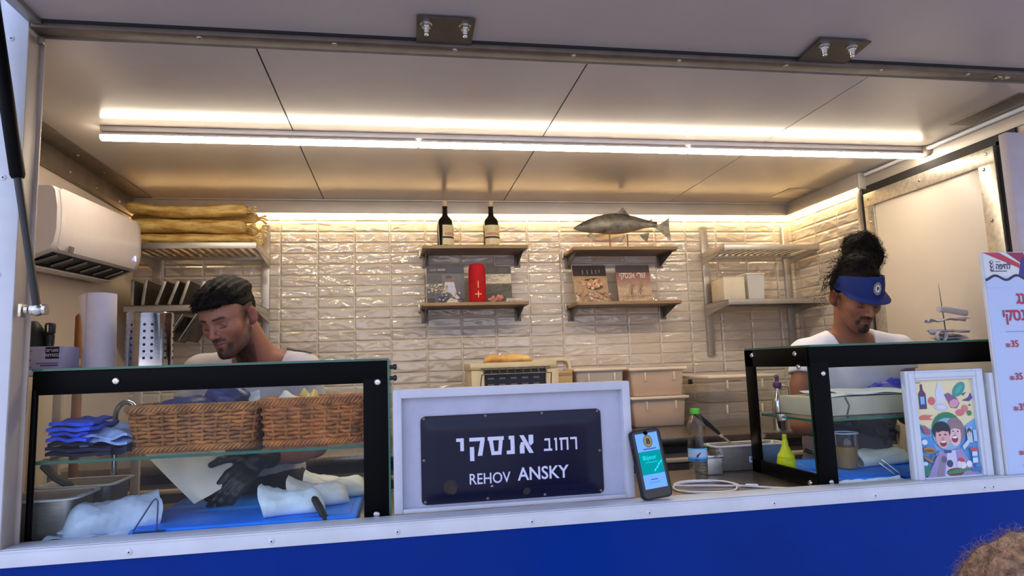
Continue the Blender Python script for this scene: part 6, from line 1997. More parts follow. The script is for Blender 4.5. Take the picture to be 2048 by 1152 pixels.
class Wob:
    """cheap smooth noise: a sum of sines"""
    def __init__(s, seed, freq, n=9):
        r = np.random.RandomState(seed)
        d = r.normal(size=(n, 3)); d /= np.linalg.norm(d, axis=1)[:, None]
        s.k = d * (freq * (0.6 + 1.4 * r.rand(n)))[:, None]
        s.p = r.rand(n) * 6.28
    def __call__(s, P):
        return np.sin(P @ s.k.T + s.p).mean(axis=1) * 1.6

def axis(lo, hi, flo, fhi, fine, coarse):
    out = [lo]
    while out[-1] < hi:
        x = out[-1]
        d = 0 if flo <= x <= fhi else min(abs(x - flo), abs(x - fhi))
        out.append(x + min(coarse, fine + 0.12 * d))
    return np.array(out)

def surface_net(f, xs, ys, zs, margin=0.02):
    """dual-grid surface of f = 0 on an uneven grid; only blocks near the surface are sampled finely"""
    nx, ny, nz = len(xs), len(ys), len(zs)
    B = 6
    D = np.empty((nx, ny, nz), np.float32)
    def blocks(n): return [(i, min(i + B, n)) for i in range(0, n, B)]
    bx_, by_, bz_ = blocks(nx), blocks(ny), blocks(nz)
    def mids(bl, a): return np.array([(a[i] + a[j - 1]) / 2 for i, j in bl]), np.array([(a[j - 1] - a[i]) / 2 for i, j in bl])
    mx, hx = mids(bx_, xs); my, hy = mids(by_, ys); mz, hz = mids(bz_, zs)
    G = np.stack(np.meshgrid(mx, my, mz, indexing='ij'), -1).reshape(-1, 3)
    dc = f(G).reshape(len(mx), len(my), len(mz))
    rad = np.sqrt(hx[:, None, None] ** 2 + hy[None, :, None] ** 2 + hz[None, None, :] ** 2)
    act = np.abs(dc) < rad * 1.25 + margin
    rep = np.where(dc > 0, 1.0, -1.0)
    ix = np.minimum(np.arange(nx) // B, len(mx) - 1); iy = np.minimum(np.arange(ny) // B, len(my) - 1); iz = np.minimum(np.arange(nz) // B, len(mz) - 1)
    D[:] = rep[np.ix_(ix, iy, iz)]
    mask = act[np.ix_(ix, iy, iz)]
    I = np.nonzero(mask)
    P = np.stack([xs[I[0]], ys[I[1]], zs[I[2]]], 1)
    vals = np.empty(len(P), np.float32)
    for s in range(0, len(P), 400000):
        vals[s:s + 400000] = f(P[s:s + 400000])
    D[I] = vals
    S = D < 0
    ax = [xs, ys, zs]
    # cells with a sign change
    c = S[:-1, :-1, :-1].astype(np.int8)
    tot = c.copy()
    for o in ((1, 0, 0), (0, 1, 0), (0, 0, 1), (1, 1, 0), (1, 0, 1), (0, 1, 1), (1, 1, 1)):
        tot += S[o[0]:nx - 1 + o[0], o[1]:ny - 1 + o[1], o[2]:nz - 1 + o[2]]
    cells = np.nonzero((tot > 0) & (tot < 8))
    n = len(cells[0])
    idx = np.full(tot.shape, -1, np.int32); idx[cells] = np.arange(n)
    acc = np.zeros((n, 3)); cnt = np.zeros(n)
    corners = [(i, j, k) for i in (0, 1) for j in (0, 1) for k in (0, 1)]
    for a in range(8):
        for b in range(a + 1, 8):
            ca, cb = corners[a], corners[b]
            if sum(abs(ca[t] - cb[t]) for t in range(3)) != 1: continue
            ia = tuple(cells[t] + ca[t] for t in range(3)); ib = tuple(cells[t] + cb[t] for t in range(3))
            da, db = D[ia].astype(float), D[ib].astype(float)
            m = (da < 0) != (db < 0)
            t = np.where(m, da / np.where(m, da - db, 1), 0)
            pa = np.stack([ax[q][ia[q]] for q in range(3)], 1); pb = np.stack([ax[q][ib[q]] for q in range(3)], 1)
            acc[m] += (pa + t[:, None] * (pb - pa))[m]; cnt[m] += 1
    V = acc / np.maximum(cnt, 1)[:, None]
    faces = []
    for d in range(3):
        sl0 = [slice(None)] * 3; sl1 = [slice(None)] * 3
        sl0[d] = slice(0, -1); sl1[d] = slice(1, None)
        u, w = (d + 1) % 3, (d + 2) % 3
        for t in (u, w):
            sl0[t] = slice(1, -1); sl1[t] = slice(1, -1)
        a, b = S[tuple(sl0)], S[tuple(sl1)]
        for flip, mm in ((False, a & ~b), (True, ~a & b)):
            e = np.nonzero(mm)
            if len(e[0]) == 0: continue
            base = [None] * 3
            base[d] = e[d]; base[u] = e[u] + 1; base[w] = e[w] + 1
            q = []
            for ou, ow in ((-1, -1), (0, -1), (0, 0), (-1, 0)):
                c_ = [None] * 3; c_[d] = base[d]; c_[u] = base[u] + ou; c_[w] = base[w] + ow
                q.append(idx[tuple(c_)])
            q = np.stack(q, 1)
            faces.append(q[:, ::-1] if flip else q)
    F = np.concatenate(faces)
    F = F[(F >= 0).all(axis=1)]
    return V, F

def np_mesh(name, V, F, origin=(0, 0, 0), ink=None):
    me = bpy.data.meshes.new(name)
    V = V - np.array(origin)
    me.vertices.add(len(V)); me.vertices.foreach_set('co', V.astype(np.float32).ravel())
    k = F.shape[1]
    me.loops.add(len(F) * k); me.loops.foreach_set('vertex_index', F.astype(np.int32).ravel())
    me.polygons.add(len(F)); me.polygons.foreach_set('loop_start', np.arange(0, len(F) * k, k, dtype=np.int32))
    me.update(calc_edges=True)
    me.polygons.foreach_set('use_smooth', np.ones(len(F), bool))
    if ink is not None:
        ca = me.color_attributes.new('ink', 'FLOAT_COLOR', 'POINT')
        ca.data.foreach_set('color', np.concatenate([ink, np.ones((len(ink), 1))], 1).astype(np.float32).ravel())
    me.validate()
    return me

def frame_from(fwd, up_hint, roll=0.0):
    f = np.asarray(fwd, float); f /= np.linalg.norm(f)
    r = np.cross(f, up_hint); r /= np.linalg.norm(r)
    u = np.cross(r, f)
    r2 = r * math.cos(roll) + u * math.sin(roll); u2 = -r * math.sin(roll) + u * math.cos(roll)
    return np.stack([r2, f, u2], 1)       # columns: right, forward, up

class Head:
    """x = the person's right, y = face, z = crown; lengths in metres before scale"""
    def __init__(s, c, fwd, roll, scale, jaw=1.0):
        s.c = np.asarray(c, float); s.R = frame_from(fwd, (0, 0, 1), roll); s.s = scale; s.jaw = jaw
    def loc(s, P): return ((P - s.c) @ s.R) / s.s
    def wor(s, Q): return (np.asarray(Q, float) * s.s) @ s.R.T + s.c
    def cranium(s, Q):
        d = sd_ell(Q, (0, -0.014, 0.040), (0.0755, 0.098, 0.083))
        d = smin(d, sd_ell(Q, (0, 0.030, 0.034), (0.066, 0.064, 0.062)), 0.03)
        return d
    def sdf(s, P):
        Q = s.loc(P)
        X = np.abs(Q[:, 0]); M_ = np.stack([X, Q[:, 1], Q[:, 2]], 1)
        j = s.jaw
        d = s.cranium(Q)
        d = smin(d, sd_ell(Q, (0, 0.036, -0.022), (0.060, 0.058, 0.075)), 0.025)
        d = smin(d, sd_cap(M_, (0.056 * j, -0.004, -0.045), (0.047 * j, 0.022, -0.078), 0.013, 0.014), 0.022)
        d = smin(d, sd_cap(M_, (0.047 * j, 0.022, -0.078), (0.012, 0.074, -0.103), 0.014, 0.017), 0.024)
        d = smin(d, sd_ell(Q, (0, 0.050, -0.080), (0.034, 0.042, 0.034)), 0.02)
        d = smin(d, sd_ell(M_, (0.044, 0.056, -0.020), (0.022, 0.022, 0.020)), 0.02)           # cheekbones
        d = smin(d, sd_cap(M_, (0.010, 0.0885, 0.0235), (0.044, 0.0735, 0.0265), 0.0085, 0.0075), 0.012)  # brow
        d = smax(d, -sd_ell(M_, (0.0325, 0.0975, 0.0045), (0.019, 0.0165, 0.0125)), 0.010)      # eye hollows
        d = smin(d, sd_ell(M_, (0.0315, 0.0735, 0.0040), (0.0138, 0.0125, 0.0120)), 0.004)      # lowered lids
        d = smin(d, sd_cap(M_, (0.020, 0.0835, -0.0045), (0.043, 0.0765, -0.0025), 0.0028, 0.0024), 0.004)
        d = smin(d, sd_cap(Q, (0, 0.0875, 0.016), (0, 0.1085, -0.022), 0.0075, 0.0100), 0.010)   # nose
        d = smin(d, sd_ell(Q, (0, 0.1115, -0.0275), (0.0105, 0.0105, 0.0090)), 0.006)
        d = smin(d, sd_ell(M_, (0.0125, 0.0995, -0.0305), (0.0075, 0.0095, 0.0072)), 0.005)
        d = smax(d, -sd_ell(M_, (0.0065, 0.1040, -0.0385), (0.0038, 0.0058, 0.0038)), 0.003)
        d = smin(d, sd_ell(Q, (0, 0.0815, -0.058), (0.0265, 0.0165, 0.024)), 0.012)               # muzzle
        d = smin(d, sd_cap(M_, (0.0, 0.0985, -0.0545), (0.0200, 0.0885, -0.0590), 0.0042, 0.0025), 0.004)  # lips
        d = smin(d, sd_cap(M_, (0.0, 0.0965, -0.0655), (0.0175, 0.0885, -0.0625), 0.0050, 0.0026), 0.004)
        d = smax(d, -sd_cap(M_, (0.0, 0.1030, -0.0602), (0.0235, 0.0905, -0.0610), 0.0016, 0.0012), 0.0025)
        d = smin(d, sd_ell(Q, (0, 0.0835, -0.1005), (0.0165, 0.0145, 0.0145)), 0.012)            # chin
        # ears
        Re = frame_from((0.30, -0.95, 0.0), (0, 0, 1), 0.0)
        q = M_ - A_(0.0775, -0.008, -0.004)
        a = math.radians(-12); q2 = np.stack([q[:, 0], q[:, 1] * math.cos(a) - q[:, 2] * math.sin(a), q[:, 1] * math.sin(a) + q[:, 2] * math.cos(a)], 1)
        tilt = 0.40; q3 = np.stack([q2[:, 0] * math.cos(tilt) + q2[:, 1] * math.sin(tilt), -q2[:, 0] * math.sin(tilt) + q2[:, 1] * math.cos(tilt), q2[:, 2]], 1)
        ear = sd_ell(q3, (0.004, -0.006, 0), (0.0062, 0.0185, 0.0315))
        ear = smax(ear, -sd_ell(q3, (0.0105, -0.004, 0.001), (0.0058, 0.0115, 0.0205)), 0.003)
        ear = smin(ear, sd_ell(q3, (0.001, 0.004, -0.026), (0.0052, 0.008, 0.009)), 0.006)
        d = smin(d, ear, 0.006)
        return d * s.s

def hand_parts(W, f, n, side, curl, thumb, scale=1.06, spread=0.0):
    """capsules of a hand: wrist W, finger direction f, back-of-hand normal n, side=+1 puts the thumb at f x n"""
    W = np.asarray(W, float); f = np.asarray(f, float); f /= np.linalg.norm(f)
    n = np.asarray(n, float); n = n - f * (n @ f); n /= np.linalg.norm(n)
    t = np.cross(f, n) * side       # thumb side
    k = scale
    caps = []
    base_off = (0.030, 0.010, -0.010, -0.028)
    for q, (o, L) in enumerate(zip(base_off, (0.95, 1.05, 0.98, 0.80))):
        b = W + k * (f * (0.092 - 0.004 * abs(q - 1)) + t * o)
        caps.append((W + k * (t * o * 0.55 + f * 0.015), b, 0.0135 * k, 0.0115 * k))
        p = b; ang = 0.0
        fd = f + t * spread * (1.5 - q) * 0.5; fd /= np.linalg.norm(fd)
        for s_, (l, r0, r1) in enumerate(((0.042, .0098, .0090), (0.027, .0090, .0084), (0.021, .0084, .0070))):
            ang += curl[q] * (0.75 if s_ == 0 else 1.0)
            d = fd * math.cos(ang) - n * math.sin(ang)
            e = p + d * l * L * k
            caps.append((p, e, r0 * k, r1 * k)); p = e
    a = W + k * (f * 0.022 + t * 0.024)
    td = [np.asarray(v, float) for v in thumb]
    p = a
    for v, l, r0, r1 in zip(td, (0.042, 0.034, 0.026), (.0150, .0115, .0100), (.0115, .0100, .0080)):
        d = f * v[0] + t * v[1] - n * v[2]; d /= np.linalg.norm(d)
        e = p + d * l * k; caps.append((p, e, r0 * k, r1 * k)); p = e
    return caps

def caps_sdf(P, caps, k=0.008):
    d = None
    for a, b, ra, rb in caps:
        e = sd_cap(P, a, b, ra, rb)
        d = e if d is None else smin(d, e, k)
    return d

class Person:
    def __init__(s, head, J, scale=1.09):
        s.h, s.J, s.k = head, {q: np.asarray(v, float) for q, v in J.items()}, scale
        s.hands = []
    def torso(s, P):
        J, k = s.J, s.k
        mid = (J['SL'] + J['SR']) / 2
        ac = (J['SL'] - J['SR']); w = np.linalg.norm(ac); ac = ac / w
        dn = J['P'] - mid; L = np.linalg.norm(dn); up = -dn / L
        fw = np.cross(ac, up); fw /= np.linalg.norm(fw)          # towards the chest
        R = np.stack([ac, fw, np.cross(ac, fw)], 1)
        c1 = mid + dn * 0.27 + fw * 0.012
        d = sd_ell(P, c1, (w * 0.44, 0.118 * k, 0.185 * k), R)
        d = smin(d, sd_ell(P, mid + dn * 0.10 - fw * 0.012, (w * 0.43, 0.078 * k, 0.085 * k), R), 0.06)
        d = smin(d, sd_ell(P, mid + dn * 0.62 + fw * 0.01, (w * 0.375, 0.108 * k, 0.17 * k), R), 0.06)
        d = smin(d, sd_ell(P, J['P'], (w * 0.42, 0.118 * k, 0.125 * k), R), 0.06)
        for q in ('SL', 'SR'):
            d = smin(d, sd_cap(P, J['N'] + (J[q] - J['N']) * 0.15 - fw * 0.015, J[q] + A_(0, 0, 0.004), 0.042 * k, 0.046 * k), 0.045)
        s.fw, s.ac, s.up, s.mid = fw, ac, up, mid
        return d
    def neck(s, P):
        h = s.h
        return sd_cap(P, h.wor((0, -0.030, -0.035)), s.J['N'] + A_(0, 0, -0.02), 0.053 * s.k, 0.060 * s.k)
    def arms(s, P, infl=0.0, upto=None):
        J, k = s.J, s.k; d = None
        for q in ('L', 'R'):
            S_, E, W = J['S' + q], J['E' + q], J['W' + q]
            e = sd_cap(P, S_, E, 0.050 * k + infl, 0.037 * k + infl)
            e = smin(e, sd_ell(P, S_ + (E - S_) * 0.45, (0.046 * k,) * 3), 0.03) if infl == 0 else e
            if upto is None:
                e = smin(e, sd_cap(P, E, E + (W - E) * 0.35, 0.037 * k, 0.041 * k), 0.02)
                e = smin(e, sd_cap(P, E + (W - E) * 0.3, W, 0.041 * k, 0.026 * k), 0.02)
            d = e if d is None else np.minimum(d, e)
        return d
    def legs(s, P, infl=0.0):
        J, k = s.J, s.k; d = None
        for q in ('L', 'R'):
            e = smin(sd_cap(P, J['H' + q], J['K' + q], 0.086 * k + infl, 0.058 * k + infl), sd_cap(P, J['K' + q], J['A' + q], 0.056 * k + infl, 0.040 * k + infl), 0.04)
            d = e if d is None else smin(d, e, 0.02)
        return d
    def feet(s, P, infl=0.0):
        d = None
        for q in ('L', 'R'):
            a = s.J['A' + q]
            e = sd_cap(P, a + A_(0, 0, -0.045) - s.fw * 0.03, a + A_(0, 0, -0.055) + A_(s.fw[0], s.fw[1], 0) * 0.15, 0.040 * s.k + infl, 0.032 * s.k + infl)
            d = e if d is None else np.minimum(d, e)
        return d
    def body(s, P):
        d = s.torso(P)
        d = smin(d, s.neck(P), 0.035)
        d = smin(d, s.arms(P), 0.03)
        d = smin(d, s.legs(P), 0.04)
        d = smin(d, s.feet(P), 0.02)
        d = smin(d, s.h.sdf(P), 0.012)
        for c in s.hands: d = smin(d, caps_sdf(P, c), 0.010)
        return d

def box_axes(lo, hi, hc, hr, fine, coarse):
    return [axis(lo[i], hi[i], hc[i] - hr, hc[i] + hr, fine, coarse) for i in range(3)]

def mixc(a, b, t): return a * (1 - t)[:, None] + np.asarray(b)[None, :] * t[:, None]

def paint(p, V, skin, lip, hairc, beard=1.0, stub_side=True, brows=1.0, moustache=0.6, goatee=0.5, under_jaw=1.0, cheek=1.0):
    Q = p.h.loc(V); X = np.abs(Q[:, 0]); y, z = Q[:, 1], Q[:, 2]
    near = (np.linalg.norm(Q - A_(0, 0.01, 0), axis=1) < 0.19)
    col = np.tile(np.asarray(skin), (len(V), 1)).astype(float)
    wob = Wob(3, 160)(Q); fine = Wob(5, 700)(Q)
    # warmer cheeks, nose, ears
    t = np.exp(-((X - 0.040) / 0.022) ** 2 - ((z + 0.028) / 0.022) ** 2) * (y > 0.03) * 0.35 + np.exp(-((X - 0.086) / 0.012) ** 2 - ((z) / 0.035) ** 2) * 0.9
    col = mixc(col, np.asarray(skin) * A_(1.02, 0.66, 0.64), np.clip(t, 0, 1) * near)
    # lips
    t = sstep(-((X / 0.0225) ** 2 + ((z + 0.0602) / (0.0098 * (1.05 - 0.5 * X / 0.0225).clip(0.3))) ** 2), -1.25, -0.7) * (y > 0.070)
    col = mixc(col, lip, t * near * 0.85)
    # mouth line
    t = np.exp(-((z + 0.0604 + 0.0010 * np.cos(X * 200)) / 0.0013) ** 2) * (X < 0.0235) * (y > 0.07)
    col = mixc(col, np.asarray(lip) * 0.35, t * near * 0.9)
    dark = np.asarray(hairc)
    # beard along jaw, chin and upper lip
    jaw = sstep(-z, 0.030 + 0.0, 0.075) * sstep(y, -0.035, 0.02) * sstep(X * 1.0 + (-z) * 0.55 - 0.055, 0.0, 0.02)
    burn = sstep(X, 0.060, 0.068) * sstep(-z, -0.03, 0.0) * np.exp(-((y - 0.006) / 0.015) ** 2)
    chin = np.exp(-((X) / 0.028) ** 2 - ((z + 0.098) / 0.017) ** 2) * (y > 0.03)
    soul = np.exp(-((X) / 0.010) ** 2 - ((z + 0.078) / 0.008) ** 2) * (y > 0.06)
    mou = np.exp(-(((z + 0.0460) + 0.10 * np.maximum(0, X - 0.012)) / 0.0062) ** 2) * sstep(-X, -0.031, -0.022) * (y > 0.06)
    side = np.exp(-((X - 0.028) / 0.006) ** 2 - ((z + 0.066) / 0.016) ** 2) * (y > 0.05)
    under = sstep(-z, 0.100, 0.112) * (y < 0.075) * (y > -0.01) * (X < 0.055)
    b = np.clip(jaw * 0.75 * cheek + burn * 0.8 + chin * goatee * 1.2 + soul * goatee + mou * moustache * 1.3 + side * moustache * 0.7 + under * 0.5 * under_jaw, 0, 1) * beard
    b = np.clip(b * (0.95 + 0.12 * wob), 0, 0.93)
    col = mixc(col, dark, b * near)
    # brows
    by = 0.0262 + 0.10 * np.maximum(0, X - 0.012) - 4.2 * np.maximum(0, X - 0.036) ** 1.6
    t = np.exp(-((z - by) / 0.0042) ** 2) * sstep(X, 0.009, 0.014) * sstep(-X, -0.053, -0.044) * (y > 0.045)
    col = mixc(col, dark, np.clip(t * brows, 0, 0.95) * near)
    # naturally darker lids, with eye-hollow shade painted into the skin colour
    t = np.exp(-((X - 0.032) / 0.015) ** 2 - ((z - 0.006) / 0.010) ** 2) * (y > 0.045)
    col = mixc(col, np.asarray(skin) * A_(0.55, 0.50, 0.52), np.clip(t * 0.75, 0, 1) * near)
    # lash line of the lowered lids
    lz = -0.0035 + 0.05 * np.abs(X - 0.0315) - 0.003 * np.cos((X - 0.0315) * 90)
    t = np.exp(-((z - lz) / 0.0023) ** 2) * sstep(X, 0.017, 0.021) * sstep(-X, -0.047, -0.043) * (y > 0.05)
    col = mixc(col, dark * 0.7, np.clip(t, 0, 0.95) * near)
    return col, Q, near

def strands(name, roots, dirs, lens, rad, mat, parent, seed=1, curl=0.0, turns=2.0, gravity=0.0, seg=4):
    """many fine tapered tufts as one mesh"""
    r = np.random.RandomState(seed)
    n = len(roots)
    d = dirs / np.maximum(np.linalg.norm(dirs, axis=1)[:, None], 1e-9)
    ref = r.normal(size=(n, 3)); u = np.cross(d, ref); u /= np.linalg.norm(u, axis=1)[:, None]; w = np.cross(d, u)
    ph = r.rand(n) * 6.28
    rings = []
    for s_ in range(seg + 1):
        t = s_ / seg
        a = ph + turns * 6.28 * t
        c = roots + d * (lens * t)[:, None] + (u * np.cos(a)[:, None] + w * np.sin(a)[:, None] - u * np.cos(ph)[:, None] - w * np.sin(ph)[:, None]) * (curl * lens)[:, None] * (0.3 + t)
        c[:, 2] -= gravity * lens * t * t
        q = rad * (1 - 0.85 * t)
        rings.append([c + (u * math.cos(k * 2.094) + w * math.sin(k * 2.094)) * q[:, None] for k in range(3)])
    V = np.stack([np.stack(x, 1) for x in rings], 1).reshape(n, -1, 3)     # n, (seg+1)*3, 3
    per = (seg + 1) * 3
    F = []
    for s_ in range(seg):
        for k in range(3):
            F.append((s_ * 3 + k, s_ * 3 + (k + 1) % 3, (s_ + 1) * 3 + (k + 1) % 3, (s_ + 1) * 3 + k))
    F = np.array(F)[None] + (np.arange(n) * per)[:, None, None]
    me = np_mesh(name, V.reshape(-1, 3), F.reshape(-1, 4), tuple(wpos(parent)))
    o = link_mesh(name, me, mat, parent)
    o['kind'] = 'stuff'
    return o

def vnormals(V, F):
    n = np.zeros_like(V)
    fn = np.cross(V[F[:, 2]] - V[F[:, 0]], V[F[:, 3]] - V[F[:, 1]])
    for k in range(4): np.add.at(n, F[:, k], fn)
    return n / np.maximum(np.linalg.norm(n, axis=1)[:, None], 1e-12)

def sdf_part(name, f, axes, mat, parent, ink=None, label=None):
    V, F = surface_net(f, *axes)
    me = np_mesh(name, V, F, tuple(wpos(parent)), None if ink is None else ink(V))
    o = link_mesh(name, me, mat, parent, None, label)
    return o, V, F

def common_clothes(p, root, tee, sleeve, neck_r, hem, seed, trouser, fold=0.004, neck_drop=0.0, waist=None):
    """T-shirt and trousers grown from the body volumes"""
    J, k = p.J, p.k
    w1, w2 = Wob(seed, 26), Wob(seed + 1, 60)
    wz = J['P'][2] + 0.09 if waist is None else waist
    p.torso(np.zeros((1, 3)))
    nb = J['N'] + p.fw * 0.012 - A_(0, 0, neck_drop)
    def shirt(P):
        d = p.torso(P) - 0.013
        dr = sstep(p.mid[2] - P[:, 2], 0.10, 0.5)
        d = d - 0.012 * dr
        for q in ('L', 'R'):
            S_, E = J['S' + q], J['E' + q]
            e = sd_cap(P, S_, S_ + (E - S_) * 0.75, 0.060 * k, 0.058 * k)
            dirn = (E - S_) / np.linalg.norm(E - S_)
            cut = (P - (S_ + (E - S_) * sleeve)) @ dirn
            d = smin(d, smax(e, cut, 0.004), 0.03)
        d = d + fold * w1(P * A_(1, 1, 0.45)) * (0.3 + dr) + 0.0018 * w2(P)
        nh = sd_cap(P, nb + A_(0, 0, -0.03) * 0 - p.up * 0.012 , nb + p.up * 0.2, neck_r, neck_r * 1.25)
        d = smax(d, -nh, 0.004)
        return smax(d, hem - P[:, 2], 0.004)
    w3 = Wob(seed + 4, 22)
    def pants(P):
        d = smin(smax(p.torso(P) - (0.010 if waist is None else 0.018 + 0.012 * sstep(p.mid[2] - P[:, 2], 0.10, 0.5)), P[:, 2] - wz, 0.01), p.legs(P, 0.012), 0.03) + 0.004 * w3(P)
        d = smax(d, P[:, 2] - wz, 0.004)
        return smax(d, (J['AL'][2] - 0.01) - P[:, 2], 0.004)
    lo, hi = A_(*np.minimum(np.minimum(J['SL'], J['SR']), np.minimum(J['P'], J['EL']))) - 0.22, A_(*np.maximum(np.maximum(J['SL'], J['SR']), np.maximum(J['P'], J['ER']))) + 0.22
    lo = np.minimum(lo, J['ER'] - 0.2); hi = np.maximum(hi, J['EL'] + 0.2)
    axs = [axis(lo[i], hi[i], lo[i], hi[i], 0.005, 0.005) for i in range(2)] + [axis(hem - 0.03, max(J['SL'][2], J['SR'][2]) + 0.16, 0, 9, 0.005, 0.005)]
    tee_ob, tee_v, _f = sdf_part('t_shirt', shirt, axs, tee, root)
    axs = [axis(min(J['AL'][i], J['AR'][i], J['P'][i]) - 0.28, max(J['AL'][i], J['AR'][i], J['P'][i]) + 0.28, 0, 0, 0.012, 0.012) for i in range(2)] + [axis(J['AL'][2] - 0.05, wz + 0.05, 0, 0, 0.014, 0.014)]
    sdf_part('trousers', pants, axs, trouser, root)
    axs = [axis(min(J['AL'][i], J['AR'][i]) - 0.24, max(J['AL'][i], J['AR'][i]) + 0.24, 0, 0, 0.01, 0.01) for i in range(2)] + [axis(J['AL'][2] - 0.14, J['AL'][2] + 0.05, 0, 0, 0.01, 0.01)]
    sdf_part('shoes', lambda P: smax(p.feet(P, 0.008), P[:, 2] - (J['AL'][2] + 0.0), 0.01), axs, MT['black_rubber'], root)
    return tee_ob, tee_v

def glove(p, root, caps, W, E, mat, label, cuff=0.06):
    W, E = np.asarray(W, float), np.asarray(E, float)
    d0 = (E - W) / np.linalg.norm(E - W)
    wb = Wob(31, 90)
    def f(P):
        d = smin(caps_sdf(P, caps, 0.007) - 0.0022, sd_cap(P, W - d0 * 0.01, W + d0 * cuff, 0.031 * p.k, 0.038 * p.k), 0.012)
        d = d + 0.0016 * wb(P)
        return smax(d, (P - (W + d0 * cuff * 0.9)) @ d0, 0.002)
    pts = np.array([c[0] for c in caps] + [c[1] for c in caps] + [W + d0 * cuff])
    axs = [axis(pts[:, i].min() - 0.06, pts[:, i].max() + 0.06, 0, 0, 0.0028, 0.0028) for i in range(3)]
    return sdf_part('glove', f, axs, mat, root, None, label)[0]

GLOVE_BLACK = M('black_nitrile', (24, 24, 26), 0.42, 0, 0.5, 0.15, 30)
GLOVE_BLUE = M('blue_nitrile', (52, 62, 190), 0.35, 0, 0.5, 0.12, 30)
SKIN = mat_skin('skin')

def feet_joints(P, fw, k, floor):
    side = np.array([fw[1], -fw[0], 0.0])
    return {'HL': P - side * 0.09 * k, 'HR': P + side * 0.09 * k, 'KL': A_(P[0], P[1], floor + 0.50) - side * 0.10 * k, 'KR': A_(P[0], P[1], floor + 0.50) + side * 0.10 * k,
            'AL': A_(P[0], P[1] + .02, floor + 0.10) - side * 0.11 * k, 'AR': A_(P[0], P[1] + .02, floor + 0.10) + side * 0.11 * k}

